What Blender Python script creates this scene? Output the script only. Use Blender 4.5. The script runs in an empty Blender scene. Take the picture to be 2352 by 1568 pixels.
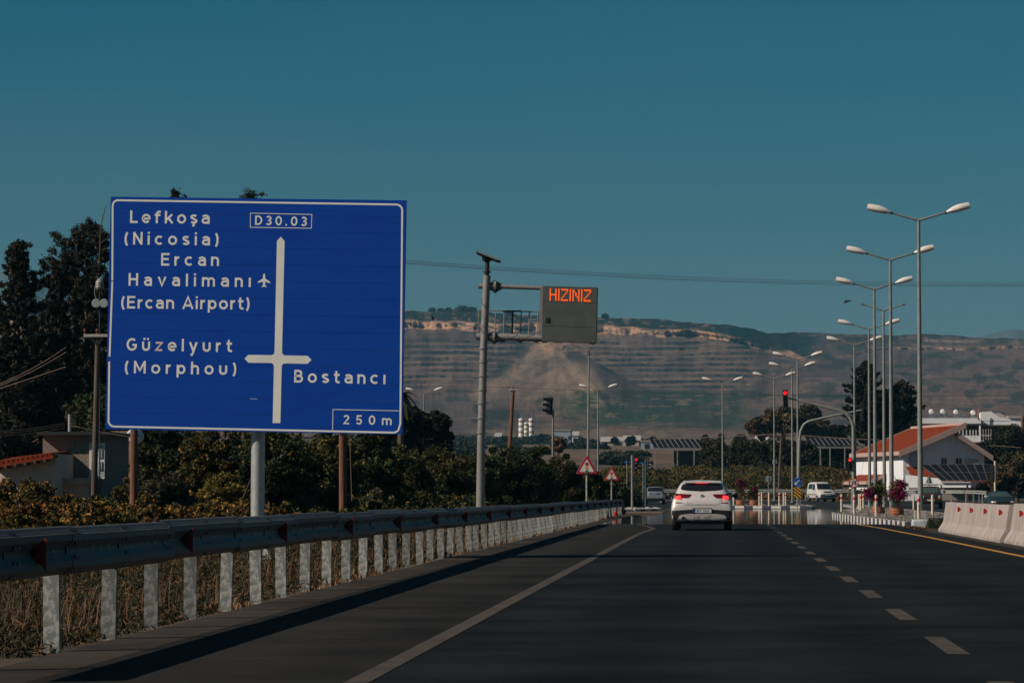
import bpy, bmesh, math, random
import numpy as np
from mathutils import Vector, Matrix
from mathutils.bvhtree import BVHTree
R = math.radians
sc = bpy.context.scene
col = sc.collection

# ------------------------------------------------------------------ camera
F_PX = 7000.0                      # focal length for a 2352 px wide frame
CAM = Vector((0, 0, 1.2))
pitch = math.atan(344 / F_PX)
yaw = math.atan(476 / F_PX * math.cos(pitch))
FW = Vector((-math.sin(yaw) * math.cos(pitch), math.cos(yaw) * math.cos(pitch), math.sin(pitch)))
RT = Vector((math.cos(yaw), math.sin(yaw), 0))
UP = RT.cross(FW)
cd = bpy.data.cameras.new('camera')
cam = bpy.data.objects.new('camera', cd)
col.objects.link(cam)
cd.lens = F_PX / 2352 * 36
cd.sensor_width = 36
cd.clip_start = 0.5
cd.clip_end = 30000
cam.matrix_world = Matrix(((RT.x, UP.x, -FW.x, CAM.x), (RT.y, UP.y, -FW.y, CAM.y), (RT.z, UP.z, -FW.z, CAM.z), (0, 0, 0, 1)))
sc.camera = cam

def P(x, y, Y):
    d = FW * F_PX + RT * (x - 1176) - UP * (y - 784)
    return CAM + d * (Y / d.y)
def PX(x, Y):
    return P(x, 1128, Y).x
def PZ(y, Y, x=1652):
    return P(x, y, Y).z

# ------------------------------------------------------------------ light
SUN_H = Vector((-1.0, -0.45, 0)).normalized()
EL = R(36)
to_sun = Vector((SUN_H.x * math.cos(EL), SUN_H.y * math.cos(EL), math.sin(EL)))
sd = bpy.data.lights.new('sun', 'SUN')
sd.energy = 4.4
sd.angle = R(0.5)
sd.color = (1.0, 0.87, 0.74)
so = bpy.data.objects.new('sun', sd)
so.rotation_mode = 'QUATERNION'
so.rotation_quaternion = to_sun.to_track_quat('Z', 'Y')
so.location = (-40, -20, 40)
col.objects.link(so)

w = bpy.data.worlds.new("World")
sc.world = w
w.use_nodes = True
nt = w.node_tree
nt.nodes.clear()
out = nt.nodes.new('ShaderNodeOutputWorld')
bg = nt.nodes.new('ShaderNodeBackground')
sky = nt.nodes.new('ShaderNodeTexSky')
sky.sky_type = 'NISHITA'
sky.sun_disc = False
sky.sun_elevation = EL
sky.sun_rotation = math.atan2(to_sun.x, to_sun.y)
sky.altitude = 100
sky.air_density = 1.0
sky.dust_density = 0.6
sky.ozone_density = 2.0
tint = nt.nodes.new('ShaderNodeMix')
tint.data_type = 'RGBA'
tint.blend_type = 'MULTIPLY'
tint.inputs[0].default_value = 1.0
tc = nt.nodes.new('ShaderNodeTexCoord')
sep = nt.nodes.new('ShaderNodeSeparateXYZ')
ramp = nt.nodes.new('ShaderNodeValToRGB')
nt.links.new(tc.outputs['Generated'], sep.inputs[0])
nt.links.new(sep.outputs['Z'], ramp.inputs[0])
SKY_RAMP = [(0.0, (0.21, 0.21, 0.235)), (0.055, (0.155, 0.215, 0.245)), (0.095, (0.095, 0.230, 0.270)), (0.13, (0.045, 0.236, 0.285)), (0.16, (0.014, 0.232, 0.285)), (0.5, (0.03, 0.2, 0.26)), (1.0, (0.03, 0.18, 0.24))]
els = ramp.color_ramp.elements
while len(els) < len(SKY_RAMP):
    els.new(0.5)
for e, (p, c) in zip(els, SKY_RAMP):
    e.position = p
    e.color = (*c, 1)
nt.links.new(sky.outputs[0], tint.inputs[6])
nt.links.new(ramp.outputs[0], tint.inputs[7])
cn = nt.nodes.new('ShaderNodeTexNoise'); cn.inputs['Scale'].default_value = 3.0; cn.inputs['Detail'].default_value = 5
cm = nt.nodes.new('ShaderNodeMapping'); cm.inputs['Scale'].default_value = (1, 1, 9); cm.inputs['Rotation'].default_value = (0, R(4), 0)
nt.links.new(tc.outputs['Generated'], cm.inputs[0]); nt.links.new(cm.outputs[0], cn.inputs['Vector'])
cr = nt.nodes.new('ShaderNodeMapRange'); cr.inputs[1].default_value = 0.35; cr.inputs[2].default_value = 0.75; cr.inputs[3].default_value = 0.0; cr.inputs[4].default_value = 0.10
cx_ = nt.nodes.new('ShaderNodeMix'); cx_.data_type = 'RGBA'; cx_.inputs[7].default_value = (1.3, 1.5, 1.6, 1)
nt.links.new(cn.outputs[0], cr.inputs[0]); nt.links.new(cr.outputs[0], cx_.inputs[0]); nt.links.new(tint.outputs[2], cx_.inputs[6])
nt.links.new(cx_.outputs[2], bg.inputs[0])
bg.inputs[1].default_value = 0.1
nt.links.new(bg.outputs[0], out.inputs[0])
sc.view_settings.view_transform = 'Standard'
sc.view_settings.look = 'None'
sc.view_settings.exposure = 0.0
sc.view_settings.gamma = 1.0
sc.view_settings.use_curve_mapping = False
sc.cycles.max_bounces = 6
sc.cycles.volume_bounces = 0
sc.cycles.use_denoising = True

# ------------------------------------------------------------------ helpers
def nz(nodes, links, scale, detail=4, rough=0.6, coord='Object', stretch=None):
    tcn = nodes.new('ShaderNodeTexCoord')
    n = nodes.new('ShaderNodeTexNoise')
    n.inputs['Scale'].default_value = scale
    n.inputs['Detail'].default_value = detail
    n.inputs['Roughness'].default_value = rough
    if stretch:
        mp = nodes.new('ShaderNodeMapping')
        mp.inputs['Scale'].default_value = stretch
        links.new(tcn.outputs[coord], mp.inputs[0])
        links.new(mp.outputs[0], n.inputs['Vector'])
    else:
        links.new(tcn.outputs[coord], n.inputs['Vector'])
    return n
MATS = {}
def mat(name, c, rough=0.6, metal=0.0, c2=None, scale=4.0, bump=0.0, bscale=40.0, emit=None, lo=0.35, hi=0.65, stretch=None, spec=0.5, coat=0):
    if name in MATS:
        return MATS[name]
    m = bpy.data.materials.new(name)
    m.use_nodes = True
    t = m.node_tree
    b = t.nodes['Principled BSDF']
    b.inputs['Roughness'].default_value = rough
    b.inputs['Metallic'].default_value = metal
    b.inputs['Specular IOR Level'].default_value = spec
    b.inputs['Coat Weight'].default_value = coat
    if c2 is None:
        c2 = tuple(v * 0.8 for v in c)
    n = nz(t.nodes, t.links, scale, stretch=stretch)
    r = t.nodes.new('ShaderNodeValToRGB')
    r.color_ramp.elements[0].position = lo
    r.color_ramp.elements[1].position = hi
    r.color_ramp.elements[0].color = (*c2, 1)
    r.color_ramp.elements[1].color = (*c, 1)
    t.links.new(n.outputs[0], r.inputs[0])
    t.links.new(r.outputs[0], b.inputs['Base Color'])
    if bump:
        n2 = nz(t.nodes, t.links, bscale, stretch=stretch)
        bp = t.nodes.new('ShaderNodeBump')
        bp.inputs['Strength'].default_value = bump
        bp.inputs['Distance'].default_value = 0.02
        t.links.new(n2.outputs[0], bp.inputs['Height'])
        t.links.new(bp.outputs[0], b.inputs['Normal'])
    if emit:
        b.inputs['Emission Color'].default_value = (*emit[0], 1)
        b.inputs['Emission Strength'].default_value = emit[1]
    MATS[name] = m
    return m

class MB:
    def __init__(s):
        s.v = []; s.f = []
    def add(s, vs, fs):
        o = len(s.v)
        s.v += [tuple(p) for p in vs]
        s.f += [tuple(i + o for i in f) for f in fs]
        return s
    def box(s, c, d, rz=0, M=None):
        x, y, z = d[0] / 2, d[1] / 2, d[2] / 2
        vs = [Vector((a * x, b * y, e * z)) for a in (-1, 1) for b in (-1, 1) for e in (-1, 1)]
        m = M if M is not None else Matrix.Rotation(rz, 3, 'Z')
        vs = [m @ v + Vector(c) for v in vs]
        return s.add(vs, [(0, 1, 3, 2), (4, 6, 7, 5), (0, 4, 5, 1), (2, 3, 7, 6), (0, 2, 6, 4), (1, 5, 7, 3)])
    def cyl(s, p0, p1, r0, r1=None, n=12, caps=True):
        r1 = r0 if r1 is None else r1
        p0 = Vector(p0); p1 = Vector(p1)
        d = (p1 - p0).normalized()
        a = d.orthogonal().normalized(); b = d.cross(a)
        vs = []
        for p, r in ((p0, r0), (p1, r1)):
            for i in range(n):
                t = 2 * math.pi * i / n
                vs.append(p + a * (r * math.cos(t)) + b * (r * math.sin(t)))
        fs = [(i, (i + 1) % n, n + (i + 1) % n, n + i) for i in range(n)]
        if caps:
            fs += [tuple(range(n - 1, -1, -1)), tuple(range(n, 2 * n))]
        return s.add(vs, fs)
    def tube(s, pts, r, n=8, rs=None):
        pts = [Vector(p) for p in pts]
        vs = []
        a = None
        for i, p in enumerate(pts):
            d = (pts[min(i + 1, len(pts) - 1)] - pts[max(i - 1, 0)]).normalized()
            if a is None:
                a = d.orthogonal().normalized()
            a = (a - d * a.dot(d)).normalized()
            b = d.cross(a)
            rr = rs[i] if rs else r
            for k in range(n):
                t = 2 * math.pi * k / n
                vs.append(p + a * (rr * math.cos(t)) + b * (rr * math.sin(t)))
        fs = []
        for i in range(len(pts) - 1):
            for k in range(n):
                k2 = (k + 1) % n
                fs.append((i * n + k, i * n + k2, (i + 1) * n + k2, (i + 1) * n + k))
        fs += [tuple(range(n - 1, -1, -1)), tuple((len(pts) - 1) * n + k for k in range(n))]
        return s.add(vs, fs)
    def lathe(s, c, prof, n=16, axis='Z'):
        vs = []
        for r, h in prof:
            for i in range(n):
                t = 2 * math.pi * i / n
                q = (r * math.cos(t), r * math.sin(t), h)
                if axis == 'X': q = (h, q[0], q[1])
                if axis == 'Y': q = (q[0], h, q[1])
                vs.append(Vector(q) + Vector(c))
        fs = []
        m = len(prof)
        for j in range(m - 1):
            for i in range(n):
                fs.append((j * n + i, j * n + (i + 1) % n, (j + 1) * n + (i + 1) % n, (j + 1) * n + i))
        fs += [tuple(range(n - 1, -1, -1)), tuple((m - 1) * n + i for i in range(n))]
        return s.add(vs, fs)
    def prism(s, poly, o, U, V, W):
        """poly in (u,v), extruded along W from o"""
        o = Vector(o); U = Vector(U); V = Vector(V); W = Vector(W)
        n = len(poly)
        a = [o + U * u + V * v for u, v in poly]
        vs = a + [p + W for p in a]
        fs = [tuple(range(n - 1, -1, -1)), tuple(range(n, 2 * n))]
        fs += [(i, (i + 1) % n, n + (i + 1) % n, n + i) for i in range(n)]
        return s.add(vs, fs)
    def mesh(s, name, m):
        me = bpy.data.meshes.new(name)
        me.from_pydata(s.v, [], s.f)
        me.materials.append(m)
        return me
    def build(s, name, m, parent=None, smooth=False, bevel=0, kind=None, label=None):
        me = s.mesh(name, m)
        bm = bmesh.new(); bm.from_mesh(me)
        bmesh.ops.recalc_face_normals(bm, faces=bm.faces)
        bm.to_mesh(me); bm.free()
        o = bpy.data.objects.new(name, me)
        col.objects.link(o)
        if parent: o.parent = parent
        if smooth:
            for p in me.polygons: p.use_smooth = True
            try:
                me.set_sharp_from_angle(angle=R(40))
            except Exception: pass
        if bevel:
            b = o.modifiers.new('bevel', 'BEVEL'); b.width = bevel; b.segments = 2; b.limit_method = 'ANGLE'
        if kind: o['kind'] = kind
        if label: o['label'] = label
        return o
def tag(o, label, cat, group=None):
    o['label'] = label; o['category'] = cat
    if group: o['group'] = group
    return o
def thing(name, label, cat, loc=(0, 0, 0), rz=0, group=None, rx=0, ry=0):
    o = bpy.data.objects.new(name, None)
    col.objects.link(o)
    o.empty_display_size = 0.2
    o.location = loc; o.rotation_euler = (rx, ry, rz)
    return tag(o, label, cat, group)
KIDS = None
def dup(root, loc, rz=None, label=None, scale=None):
    def cp(o, parent):
        c = o.copy(); col.objects.link(c)
        if parent: c.parent = parent
        for ch in [x for x in o.children]:
            cp(ch, c)
        return c
    c = cp(root, None)
    c.location = loc
    if rz is not None: c.rotation_euler = (0, 0, rz)
    if label: c['label'] = label
    if scale: c.scale = scale
    return c
def inst(name, me, parent, loc=(0, 0, 0), rz=0):
    o = bpy.data.objects.new(name, me)
    col.objects.link(o); o.parent = parent; o.location = loc; o.rotation_euler = (0, 0, rz)
    return o
def sm(a, b, t):
    t = np.clip((t - a) / (b - a), 0, 1)
    return t * t * (3 - 2 * t)

# value noise on numpy arrays
def vnoise(x, y, seed=0):
    x = np.asarray(x, float); y = np.asarray(y, float)
    xi = np.floor(x).astype(np.int64); yi = np.floor(y).astype(np.int64)
    fx = x - xi; fy = y - yi
    fx = fx * fx * (3 - 2 * fx); fy = fy * fy * (3 - 2 * fy)
    def h(a, b):
        n = (a * 374761393 + b * 668265263 + seed * 1442695041) & 0xffffffff
        n = ((n ^ (n >> 13)) * 1274126177) & 0xffffffff
        return ((n ^ (n >> 16)) & 0xffff) / 65535.0
    return (h(xi, yi) * (1 - fx) + h(xi + 1, yi) * fx) * (1 - fy) + (h(xi, yi + 1) * (1 - fx) + h(xi + 1, yi + 1) * fx) * fy
def fbm(x, y, o=5, seed=0):
    s = 0; a = 0.5
    for i in range(o):
        s = s + a * vnoise(x * 2 ** i, y * 2 ** i, seed + i); a *= 0.5
    return s

def np_mesh(name, verts, faces, m, smooth=False, colors=None):
    verts = np.ascontiguousarray(verts, np.float32); faces = np.ascontiguousarray(faces, np.int32)
    me = bpy.data.meshes.new(name)
    k = faces.shape[1]
    me.vertices.add(len(verts)); me.vertices.foreach_set('co', verts.ravel())
    me.loops.add(faces.size); me.loops.foreach_set('vertex_index', faces.ravel())
    me.polygons.add(len(faces))
    me.polygons.foreach_set('loop_start', np.arange(0, faces.size, k, dtype=np.int32))
    me.polygons.foreach_set('loop_total', np.full(len(faces), k, np.int32))
    if smooth:
        me.polygons.foreach_set('use_smooth', np.ones(len(faces), bool))
    me.update(calc_edges=True)
    if colors is not None:
        at = me.attributes.new('tone', 'FLOAT_COLOR', 'FACE')
        c4 = np.ones((len(faces), 4), np.float32); c4[:, :3] = colors
        at.data.foreach_set('color', c4.ravel())
    me.materials.append(m)
    return me
def obj(name, me, parent=None, kind=None):
    o = bpy.data.objects.new(name, me); col.objects.link(o)
    if parent: o.parent = parent
    if kind: o['kind'] = kind
    return o

# ------------------------------------------------------------------ materials
M_GALV = mat('galvanised', (0.27, 0.26, 0.245), 0.5, 0.15, (0.20, 0.195, 0.185), 4, spec=.3)
M_POST = mat('post_zinc', (0.42, 0.42, 0.385), 0.6, 0.0, (0.19, 0.205, 0.19), 13, lo=0.46, hi=0.58, spec=.3)
def vary(m, lo, hi):
    t = m.node_tree; b = t.nodes['Principled BSDF']; l = b.inputs['Base Color'].links[0]; src = l.from_socket
    oi = t.nodes.new('ShaderNodeObjectInfo'); mr = t.nodes.new('ShaderNodeMapRange'); mr.inputs[3].default_value = lo; mr.inputs[4].default_value = hi
    sc_ = t.nodes.new('ShaderNodeVectorMath'); sc_.operation = 'SCALE'
    t.links.new(oi.outputs['Random'], mr.inputs[0]); t.links.new(src, sc_.inputs[0]); t.links.new(mr.outputs[0], sc_.inputs['Scale']); t.links.new(sc_.outputs[0], b.inputs['Base Color'])
vary(M_POST, .68, 1.12)
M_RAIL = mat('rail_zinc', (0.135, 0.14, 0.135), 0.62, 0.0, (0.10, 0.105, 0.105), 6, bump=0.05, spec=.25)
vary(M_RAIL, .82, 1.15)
M_DARK = mat('dark_metal', (0.03, 0.032, 0.034), 0.5, 0.2)
M_BLACK = mat('black_plastic', (0.012, 0.012, 0.013), 0.5)
M_RED = mat('reflector_red', (0.42, 0.012, 0.012), 0.35)
M_WHITE = mat('white_paint', (0.70, 0.69, 0.68), 0.5, c2=(0.62, 0.61, 0.60))
M_LAMP = mat('lamp_shell', (0.74, 0.68, 0.63), 0.5, c2=(0.64, 0.59, 0.55), scale=3)
M_POLE = mat('lamp_pole_zinc', (0.25, 0.26, 0.235), 0.55, 0.1, (0.19, 0.20, 0.185), 5, spec=.3)
M_WOOD = mat('pole_wood', (0.20, 0.075, 0.035), 0.85, c2=(0.085, 0.04, 0.024), scale=18, bump=0.4, bscale=30, stretch=(1, 1, 0.08))
M_WOOD2 = mat('grey_wood', (0.12, 0.085, 0.065), 0.85, c2=(0.05, 0.036, 0.03), scale=18, bump=0.4, bscale=30, stretch=(1, 1, 0.08))
M_CONC = mat('concrete', (0.38, 0.34, 0.32), 0.9, c2=(0.33, 0.31, 0.29), scale=3, bump=0.25, bscale=25)
M_TILE = mat('roof_tile', (0.25, 0.044, 0.015), 0.9, c2=(0.15, 0.028, 0.011), scale=6, spec=.1)
M_PINK = mat('pink_trim', (0.50, 0.34, 0.29), 0.7, c2=(0.42, 0.29, 0.25))
M_WALL = mat('white_stucco', (0.78, 0.79, 0.80), 0.85, c2=(0.72, 0.73, 0.75), scale=0.8, bump=0.1, spec=.2)
M_GLASS = mat('dark_glass', (0.015, 0.02, 0.024), 0.08, c2=(0.01, 0.013, 0.016), scale=1)
M_SOLAR = mat('solar_cell', (0.012, 0.012, 0.014), 0.5, c2=(0.008, 0.008, 0.010), scale=2, spec=.08)
M_TYRE = mat('tyre_rubber', (0.012, 0.012, 0.012), 0.85)
M_RIM = mat('rim_alloy', (0.35, 0.35, 0.36), 0.35, 0.8)
M_TERRA = mat('terracotta', (0.42, 0.14, 0.065), 0.85, c2=(0.30, 0.12, 0.07), scale=7)
M_WIRE = mat('cable', (0.035, 0.025, 0.022), 0.7)
M_WIREL = mat('pale_cable', (0.22, 0.16, 0.13), 0.7)

# ------------------------------------------------------------------ terrain
def H(X, Y):
    X = np.asarray(X, float); Y = np.asarray(Y, float)
    h = -0.13 * sm(10.9, 11.6, X)
    h = h * (1 - sm(200, 260, Y))
    h = h + 0.35 * sm(190, 330, Y)
    h = h + 2.6 * sm(318, 372, Y)
    h = h + np.clip(Y - 400, 0, None) * 0.0203
    h = h - 0.10 * sm(-5.2, -6.5, X) * 1.0 * (1 - sm(180, 220, Y))
    h = h + 0.35 * (fbm(X * 0.05, Y * 0.05, 3, 5) - 0.45) * sm(400, 600, Y) * 6
    return h
def h1(X, Y):
    return float(H(X, Y))

def ground_mesh():
    xs = np.concatenate([np.linspace(-1500, -60, 40), np.linspace(-55, -8, 30), np.linspace(-7, 24, 63), np.linspace(26, 70, 23), np.linspace(80, 1500, 40)])
    ys = np.concatenate([np.linspace(-60, 60, 14), np.linspace(65, 420, 90), np.linspace(440, 2050, 70)])
    X, Y = np.meshgrid(xs, ys)
    Z = H(X, Y) - 0.012
    V = np.stack([X, Y, Z], -1).reshape(-1, 3)
    nx = len(xs); ny = len(ys)
    i = np.arange(nx - 1)[None, :] + nx * np.arange(ny - 1)[:, None]
    i = i.ravel()
    Fc = np.stack([i, i + 1, i + nx + 1, i + nx], -1)
    return V, Fc
def ground_mat():
    m = bpy.data.materials.new('dry_soil'); m.use_nodes = True
    t = m.node_tree; b = t.nodes['Principled BSDF']
    b.inputs['Roughness'].default_value = 0.95
    n = nz(t.nodes, t.links, 0.035, 8, 0.65)
    r = t.nodes.new('ShaderNodeValToRGB')
    cs = [(0.30, (0.035, 0.045, 0.018)), (0.43, (0.08, 0.055, 0.028)), (0.52, (0.15, 0.090, 0.050)), (0.62, (0.21, 0.125, 0.072)), (0.7, (0.05, 0.045, 0.02))]
    while len(r.color_ramp.elements) < len(cs): r.color_ramp.elements.new(0.5)
    for e, (p, c) in zip(r.color_ramp.elements, cs): e.position = p; e.color = (*c, 1)
    t.links.new(n.outputs[0], r.inputs[0])
    n3 = nz(t.nodes, t.links, 6, 6, 0.7)
    mx = t.nodes.new('ShaderNodeMix'); mx.data_type = 'RGBA'; mx.blend_type = 'MULTIPLY'; mx.inputs[0].default_value = 0.5
    t.links.new(r.outputs[0], mx.inputs[6]); t.links.new(n3.outputs[1], mx.inputs[7])
    t.links.new(mx.outputs[2], b.inputs['Base Color'])
    n2 = nz(t.nodes, t.links, 9, 6, 0.7)
    bp = t.nodes.new('ShaderNodeBump'); bp.inputs['Strength'].default_value = 0.6; bp.inputs['Distance'].default_value = 0.06
    t.links.new(n2.outputs[0], bp.inputs['Height']); t.links.new(bp.outputs[0], b.inputs['Normal'])
    return m
M_SOIL = ground_mat()
V, Fc = ground_mesh()
obj('ground', np_mesh('ground', V, Fc, M_SOIL, True), kind='structure')

# far hills: a plateau with a scarp, a spur in the middle and terraced slopes
RIDGE = [(-400, 700), (600, 708), (935, 713), (985, 717), (1040, 713), (1100, 715), (1180, 722), (1375, 729), (1500, 732), (1600, 741), (1680, 746), (1735, 757), (1765, 765), (1850, 763), (1950, 767), (2050, 769), (2130, 767), (2200, 771), (2260, 776), (2352, 777), (3000, 790)]
def hills():
    xs = np.concatenate([np.linspace(-500, 845, 70), np.linspace(850, 2440, 860), np.linspace(2450, 3100, 40)])
    nv = 240
    nx = len(xs); vs = np.linspace(0, 1.0, nv)
    X, Vv = np.meshgrid(xs, vs)
    rx = np.array([a for a, b in RIDGE]); ry = np.array([b for a, b in RIDGE])
    ridge = np.interp(X, rx, ry) + (fbm(X * 0.06, X * 0, 4, 3) - 0.47) * 5
    y = 1016 + (ridge - 1016) * Vv
    Vv = (1016 - y) / (1016 - np.interp(X, rx, ry))
    D = 1750 + 1500 * np.clip(Vv, 0, None) ** 0.9
    # cliff band under the rim
    cl = np.interp(X, [-500, 935, 1100, 1300, 1400, 1600, 1700, 1790, 1850, 2050, 2500, 3100], [750, 746, 753, 754, 758, 769, 780, 808, 830, 800, 800, 800])
    cw = np.interp(X, [-500, 935, 1400, 1700, 1790, 1900], [12, 12, 12, 8, 14, 3])
    cl = cl + (fbm(X * 0.02, X * 0, 4, 12) - 0.47) * 12
    D -= 70 * (1 - sm(cl - cw, cl + cw, y)) * (1 - 0.7 * sm(1750, 1850, X))
    # spur
    ty = np.clip((y - 782) / 120, 0, None)
    crest = 1266 + np.clip(y - 782, 0, None) * 0.85
    wl = (y - 782) * 2.35 + 12; wr = (y - 782) * 1.0 + 12
    q = np.clip(1 - np.abs(X - crest) / np.maximum(np.where(X < crest, wl, wr), 1), 0, 1) * (y > 776)
    amp = np.clip(ty, 0, 1) * (1 - sm(890, 985, y))
    D -= 170 * q * amp
    # a lower pale shoulder on the spur
    q3 = np.clip(1 - np.abs(X - (1322 + (y - 830) * 0.75)) / 34, 0, 1) * sm(820, 850, y) * (1 - sm(895, 925, y))
    D -= 32 * q3
    D += 34 * (fbm(X * 0.009, Vv * 2.5, 3, 14) - 0.5) * 2
    D += 18 * (fbm(X * 0.035, Vv * 5, 3, 24) - 0.5) * 2 * sm(0.05, 0.3, Vv)
    D += 2.2 * (fbm(X * 0.12, Vv * 30, 3, 30) - 0.5) * 2
    # the scarp turns away to the right of x = 1700
    D += 260 * sm(1680, 1880, X + (y - 790) * -0.8) * (1 - sm(800, 900, y))
    tl = sm(930, 960, X) * (1 - sm(1170, 1215, X + (y - 800) * 0.9)) + (X < 945)
    tr = sm(1370, 1400, X - (y - 850) * 0.7 + 26 * (y > 815)) * (1 - sm(1700, 1765, X + (y - 860) * 0.35))
    tv = sm(776, 786, y) * (1 - sm(884, 896, y))
    ter = np.clip(tl + tr, 0, 1) * tv * (1 - sm(0.0, 0.05, q * amp))
    ph = (y - 776) / 13.2 + 0.55 * (fbm(X * 0.006, y * 0.01, 3, 4) - 0.5) * 2
    fr = ph - np.floor(ph)
    D += ter * 7 * (sm(0, 0.7, fr) - fr)
    dx = X - 1176; dy = y - 784
    dirs = np.stack([FW[i] * F_PX + RT[i] * dx - UP[i] * dy for i in range(3)], -1)
    W = dirs * (D / dirs[..., 1])[..., None] + np.array(CAM)
    back = W[-1].copy(); back[:, 1] += 900; back[:, 0] *= 1.25; back[:, 2] -= 10
    foot = W[0].copy(); foot[:, 1] -= 10; foot[:, 2] -= 12
    W = np.concatenate([foot[None], W, back[None]], 0)
    n = nx
    i = (np.arange(n - 1)[None, :] + n * np.arange(W.shape[0] - 1)[:, None]).ravel()
    Fc = np.stack([i, i + 1, i + n + 1, i + n], -1)
    x = X
    n1 = fbm(x * 0.02, y * 0.045, 5, 40); n2 = fbm(x * 0.09, y * 0.2, 4, 50); n3 = fbm(x * 0.006, y * 0.012, 4, 60); n4 = fbm(x * 0.35, y * 0.5, 3, 55)
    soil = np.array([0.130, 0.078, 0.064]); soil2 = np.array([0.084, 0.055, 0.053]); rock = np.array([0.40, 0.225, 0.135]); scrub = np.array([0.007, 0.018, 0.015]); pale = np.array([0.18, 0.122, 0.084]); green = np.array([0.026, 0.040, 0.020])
    def mix(C, c, m): return C + (c - C) * np.clip(m, 0, 1)[..., None]
    C = soil + (soil2 - soil) * sm(0.35, 0.6, n3)[..., None]
    C = mix(C, pale, 0.5 * sm(0.5, 0.62, n1))
    # thin contour tracks and ledges
    C = mix(C, pale * 1.15, sm(0.60, 0.64, fbm(x * 0.010, y * 0.16, 4, 75)) * 0.55)
    C = mix(C, scrub, sm(0.56, 0.62, fbm(x * 0.014, y * 0.10, 4, 95)) * 0.6)
    # spur: sunlit left flank painted paler, shaded right flank painted darker
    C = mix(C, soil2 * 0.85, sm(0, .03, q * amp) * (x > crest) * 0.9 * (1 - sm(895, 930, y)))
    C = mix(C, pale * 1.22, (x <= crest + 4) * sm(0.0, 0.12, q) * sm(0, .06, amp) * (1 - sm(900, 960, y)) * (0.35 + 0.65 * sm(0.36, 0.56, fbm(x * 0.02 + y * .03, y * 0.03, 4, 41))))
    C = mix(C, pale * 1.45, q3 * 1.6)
    C = mix(C, rock * 0.95, np.exp(-(((x - 1272) / 52) ** 2 + ((y - 797) / 13) ** 2)) * 1.3 * sm(0.38, 0.50, n2))
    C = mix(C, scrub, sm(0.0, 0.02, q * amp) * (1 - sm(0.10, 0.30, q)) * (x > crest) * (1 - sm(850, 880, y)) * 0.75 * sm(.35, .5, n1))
    C = mix(C, scrub, np.exp(-(((x - 1190 + (y - 800) * .9) / 26) ** 2)) * sm(778, 790, y) * (1 - sm(850, 880, y)) * sm(.38, .5, n1) * 0.8)
    # terraces with tree rows
    brk = sm(0.34, 0.44, fbm(x * 0.020, np.floor(ph) * 3.7, 3, 80))
    band = sm(0.40, 0.50, fr) * (1 - sm(0.84, 0.93, fr)) * ter * brk * (0.5 + 0.5 * sm(0.34, 0.42, fbm(x * 0.16, np.floor(ph) * 5.3, 2, 56)))
    edge_ = sm(0.02, 0.10, fr) * (1 - sm(0.18, 0.30, fr)) * ter
    C = mix(C, pale * 1.05, edge_ * 0.8)
    C = mix(C, scrub * .6, band * (0.8 + 0.2 * sm(.4, .55, n4)))
    # green orchards low on the slope
    gz_ = sm(892, 905, y + 26 * (n1 - .5)) * (1 - sm(974, 988, y + 0.04 * (1480 - x))) * sm(1185, 1300, x + (y - 900) * -0.9 + 40 * (n3 - .5)) * (1 - sm(1690, 1745, x + 50 * (n1 - .5)))
    C = mix(C, green, gz_ * (0.55 + 0.45 * sm(0.40, 0.50, n1)) * 0.93)
    C = mix(C, pale, gz_ * sm(0.60, 0.64, fbm(x * 0.03, y * 0.30, 4, 91)) * 0.7)
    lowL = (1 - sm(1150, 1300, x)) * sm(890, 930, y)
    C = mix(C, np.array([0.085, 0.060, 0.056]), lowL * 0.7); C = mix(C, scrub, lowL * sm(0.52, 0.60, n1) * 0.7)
    C = mix(C, pale * 1.0, sm(984, 992, y) * 0.75 * sm(.35, .5, n1))
    # cliff and rim
    m_ = (1 - sm(cw * 0.7, cw, np.abs(y - cl)))
    C = mix(C, rock, m_ * sm(0.36, 0.50, fbm(x * 0.05, y * 0.16, 5, 70)) * 0.95 * (1 - 0.6 * sm(1850, 1950, x)))
    up_ = sm(-4, 2, (cl - cw) - y) * (1 - sm(1840, 1900, x))
    C = mix(C, scrub * 0.9, up_ * sm(0.22, 0.38, n2) * 0.97)
    C = mix(C, rock * 0.6, up_ * sm(0.60, 0.66, fbm(x * 0.05, y * 0.3, 4, 71)) * 0.8)
    # right plateau
    rt = sm(1850, 1900, x)
    C = mix(C, scrub * 1.3, rt * (1 - sm(782, 800, y)) * sm(.42, .55, n2) * .7)
    C = mix(C, pale * 1.35, rt * np.exp(-((y - 783 - (x - 2100) * .012) / 3.5) ** 2) * sm(2090, 2110, x) * (1 - sm(2240, 2270, x)) * sm(.4, .5, n2))
    C = mix(C, scrub, rt * sm(0.53, 0.60, n1) * 0.7)
    # dark wedge under the rim on the right: slope shade painted in scrub colour
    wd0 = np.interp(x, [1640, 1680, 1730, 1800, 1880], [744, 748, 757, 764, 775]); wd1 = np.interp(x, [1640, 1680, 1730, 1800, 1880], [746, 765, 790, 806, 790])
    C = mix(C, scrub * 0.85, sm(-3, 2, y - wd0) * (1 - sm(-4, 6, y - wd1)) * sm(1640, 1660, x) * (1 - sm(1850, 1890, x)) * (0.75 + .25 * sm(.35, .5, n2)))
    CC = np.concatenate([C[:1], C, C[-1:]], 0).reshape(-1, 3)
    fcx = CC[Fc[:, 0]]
    m = bpy.data.materials.new('hill_ground'); m.use_nodes = True
    t = m.node_tree; b = t.nodes['Principled BSDF']; b.inputs['Roughness'].default_value = 0.95; b.inputs['Specular IOR Level'].default_value = 0.1
    at = t.nodes.new('ShaderNodeAttribute'); at.attribute_name = 'tone'
    nn = nz(t.nodes, t.links, 0.11, 8, 0.82)
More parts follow.
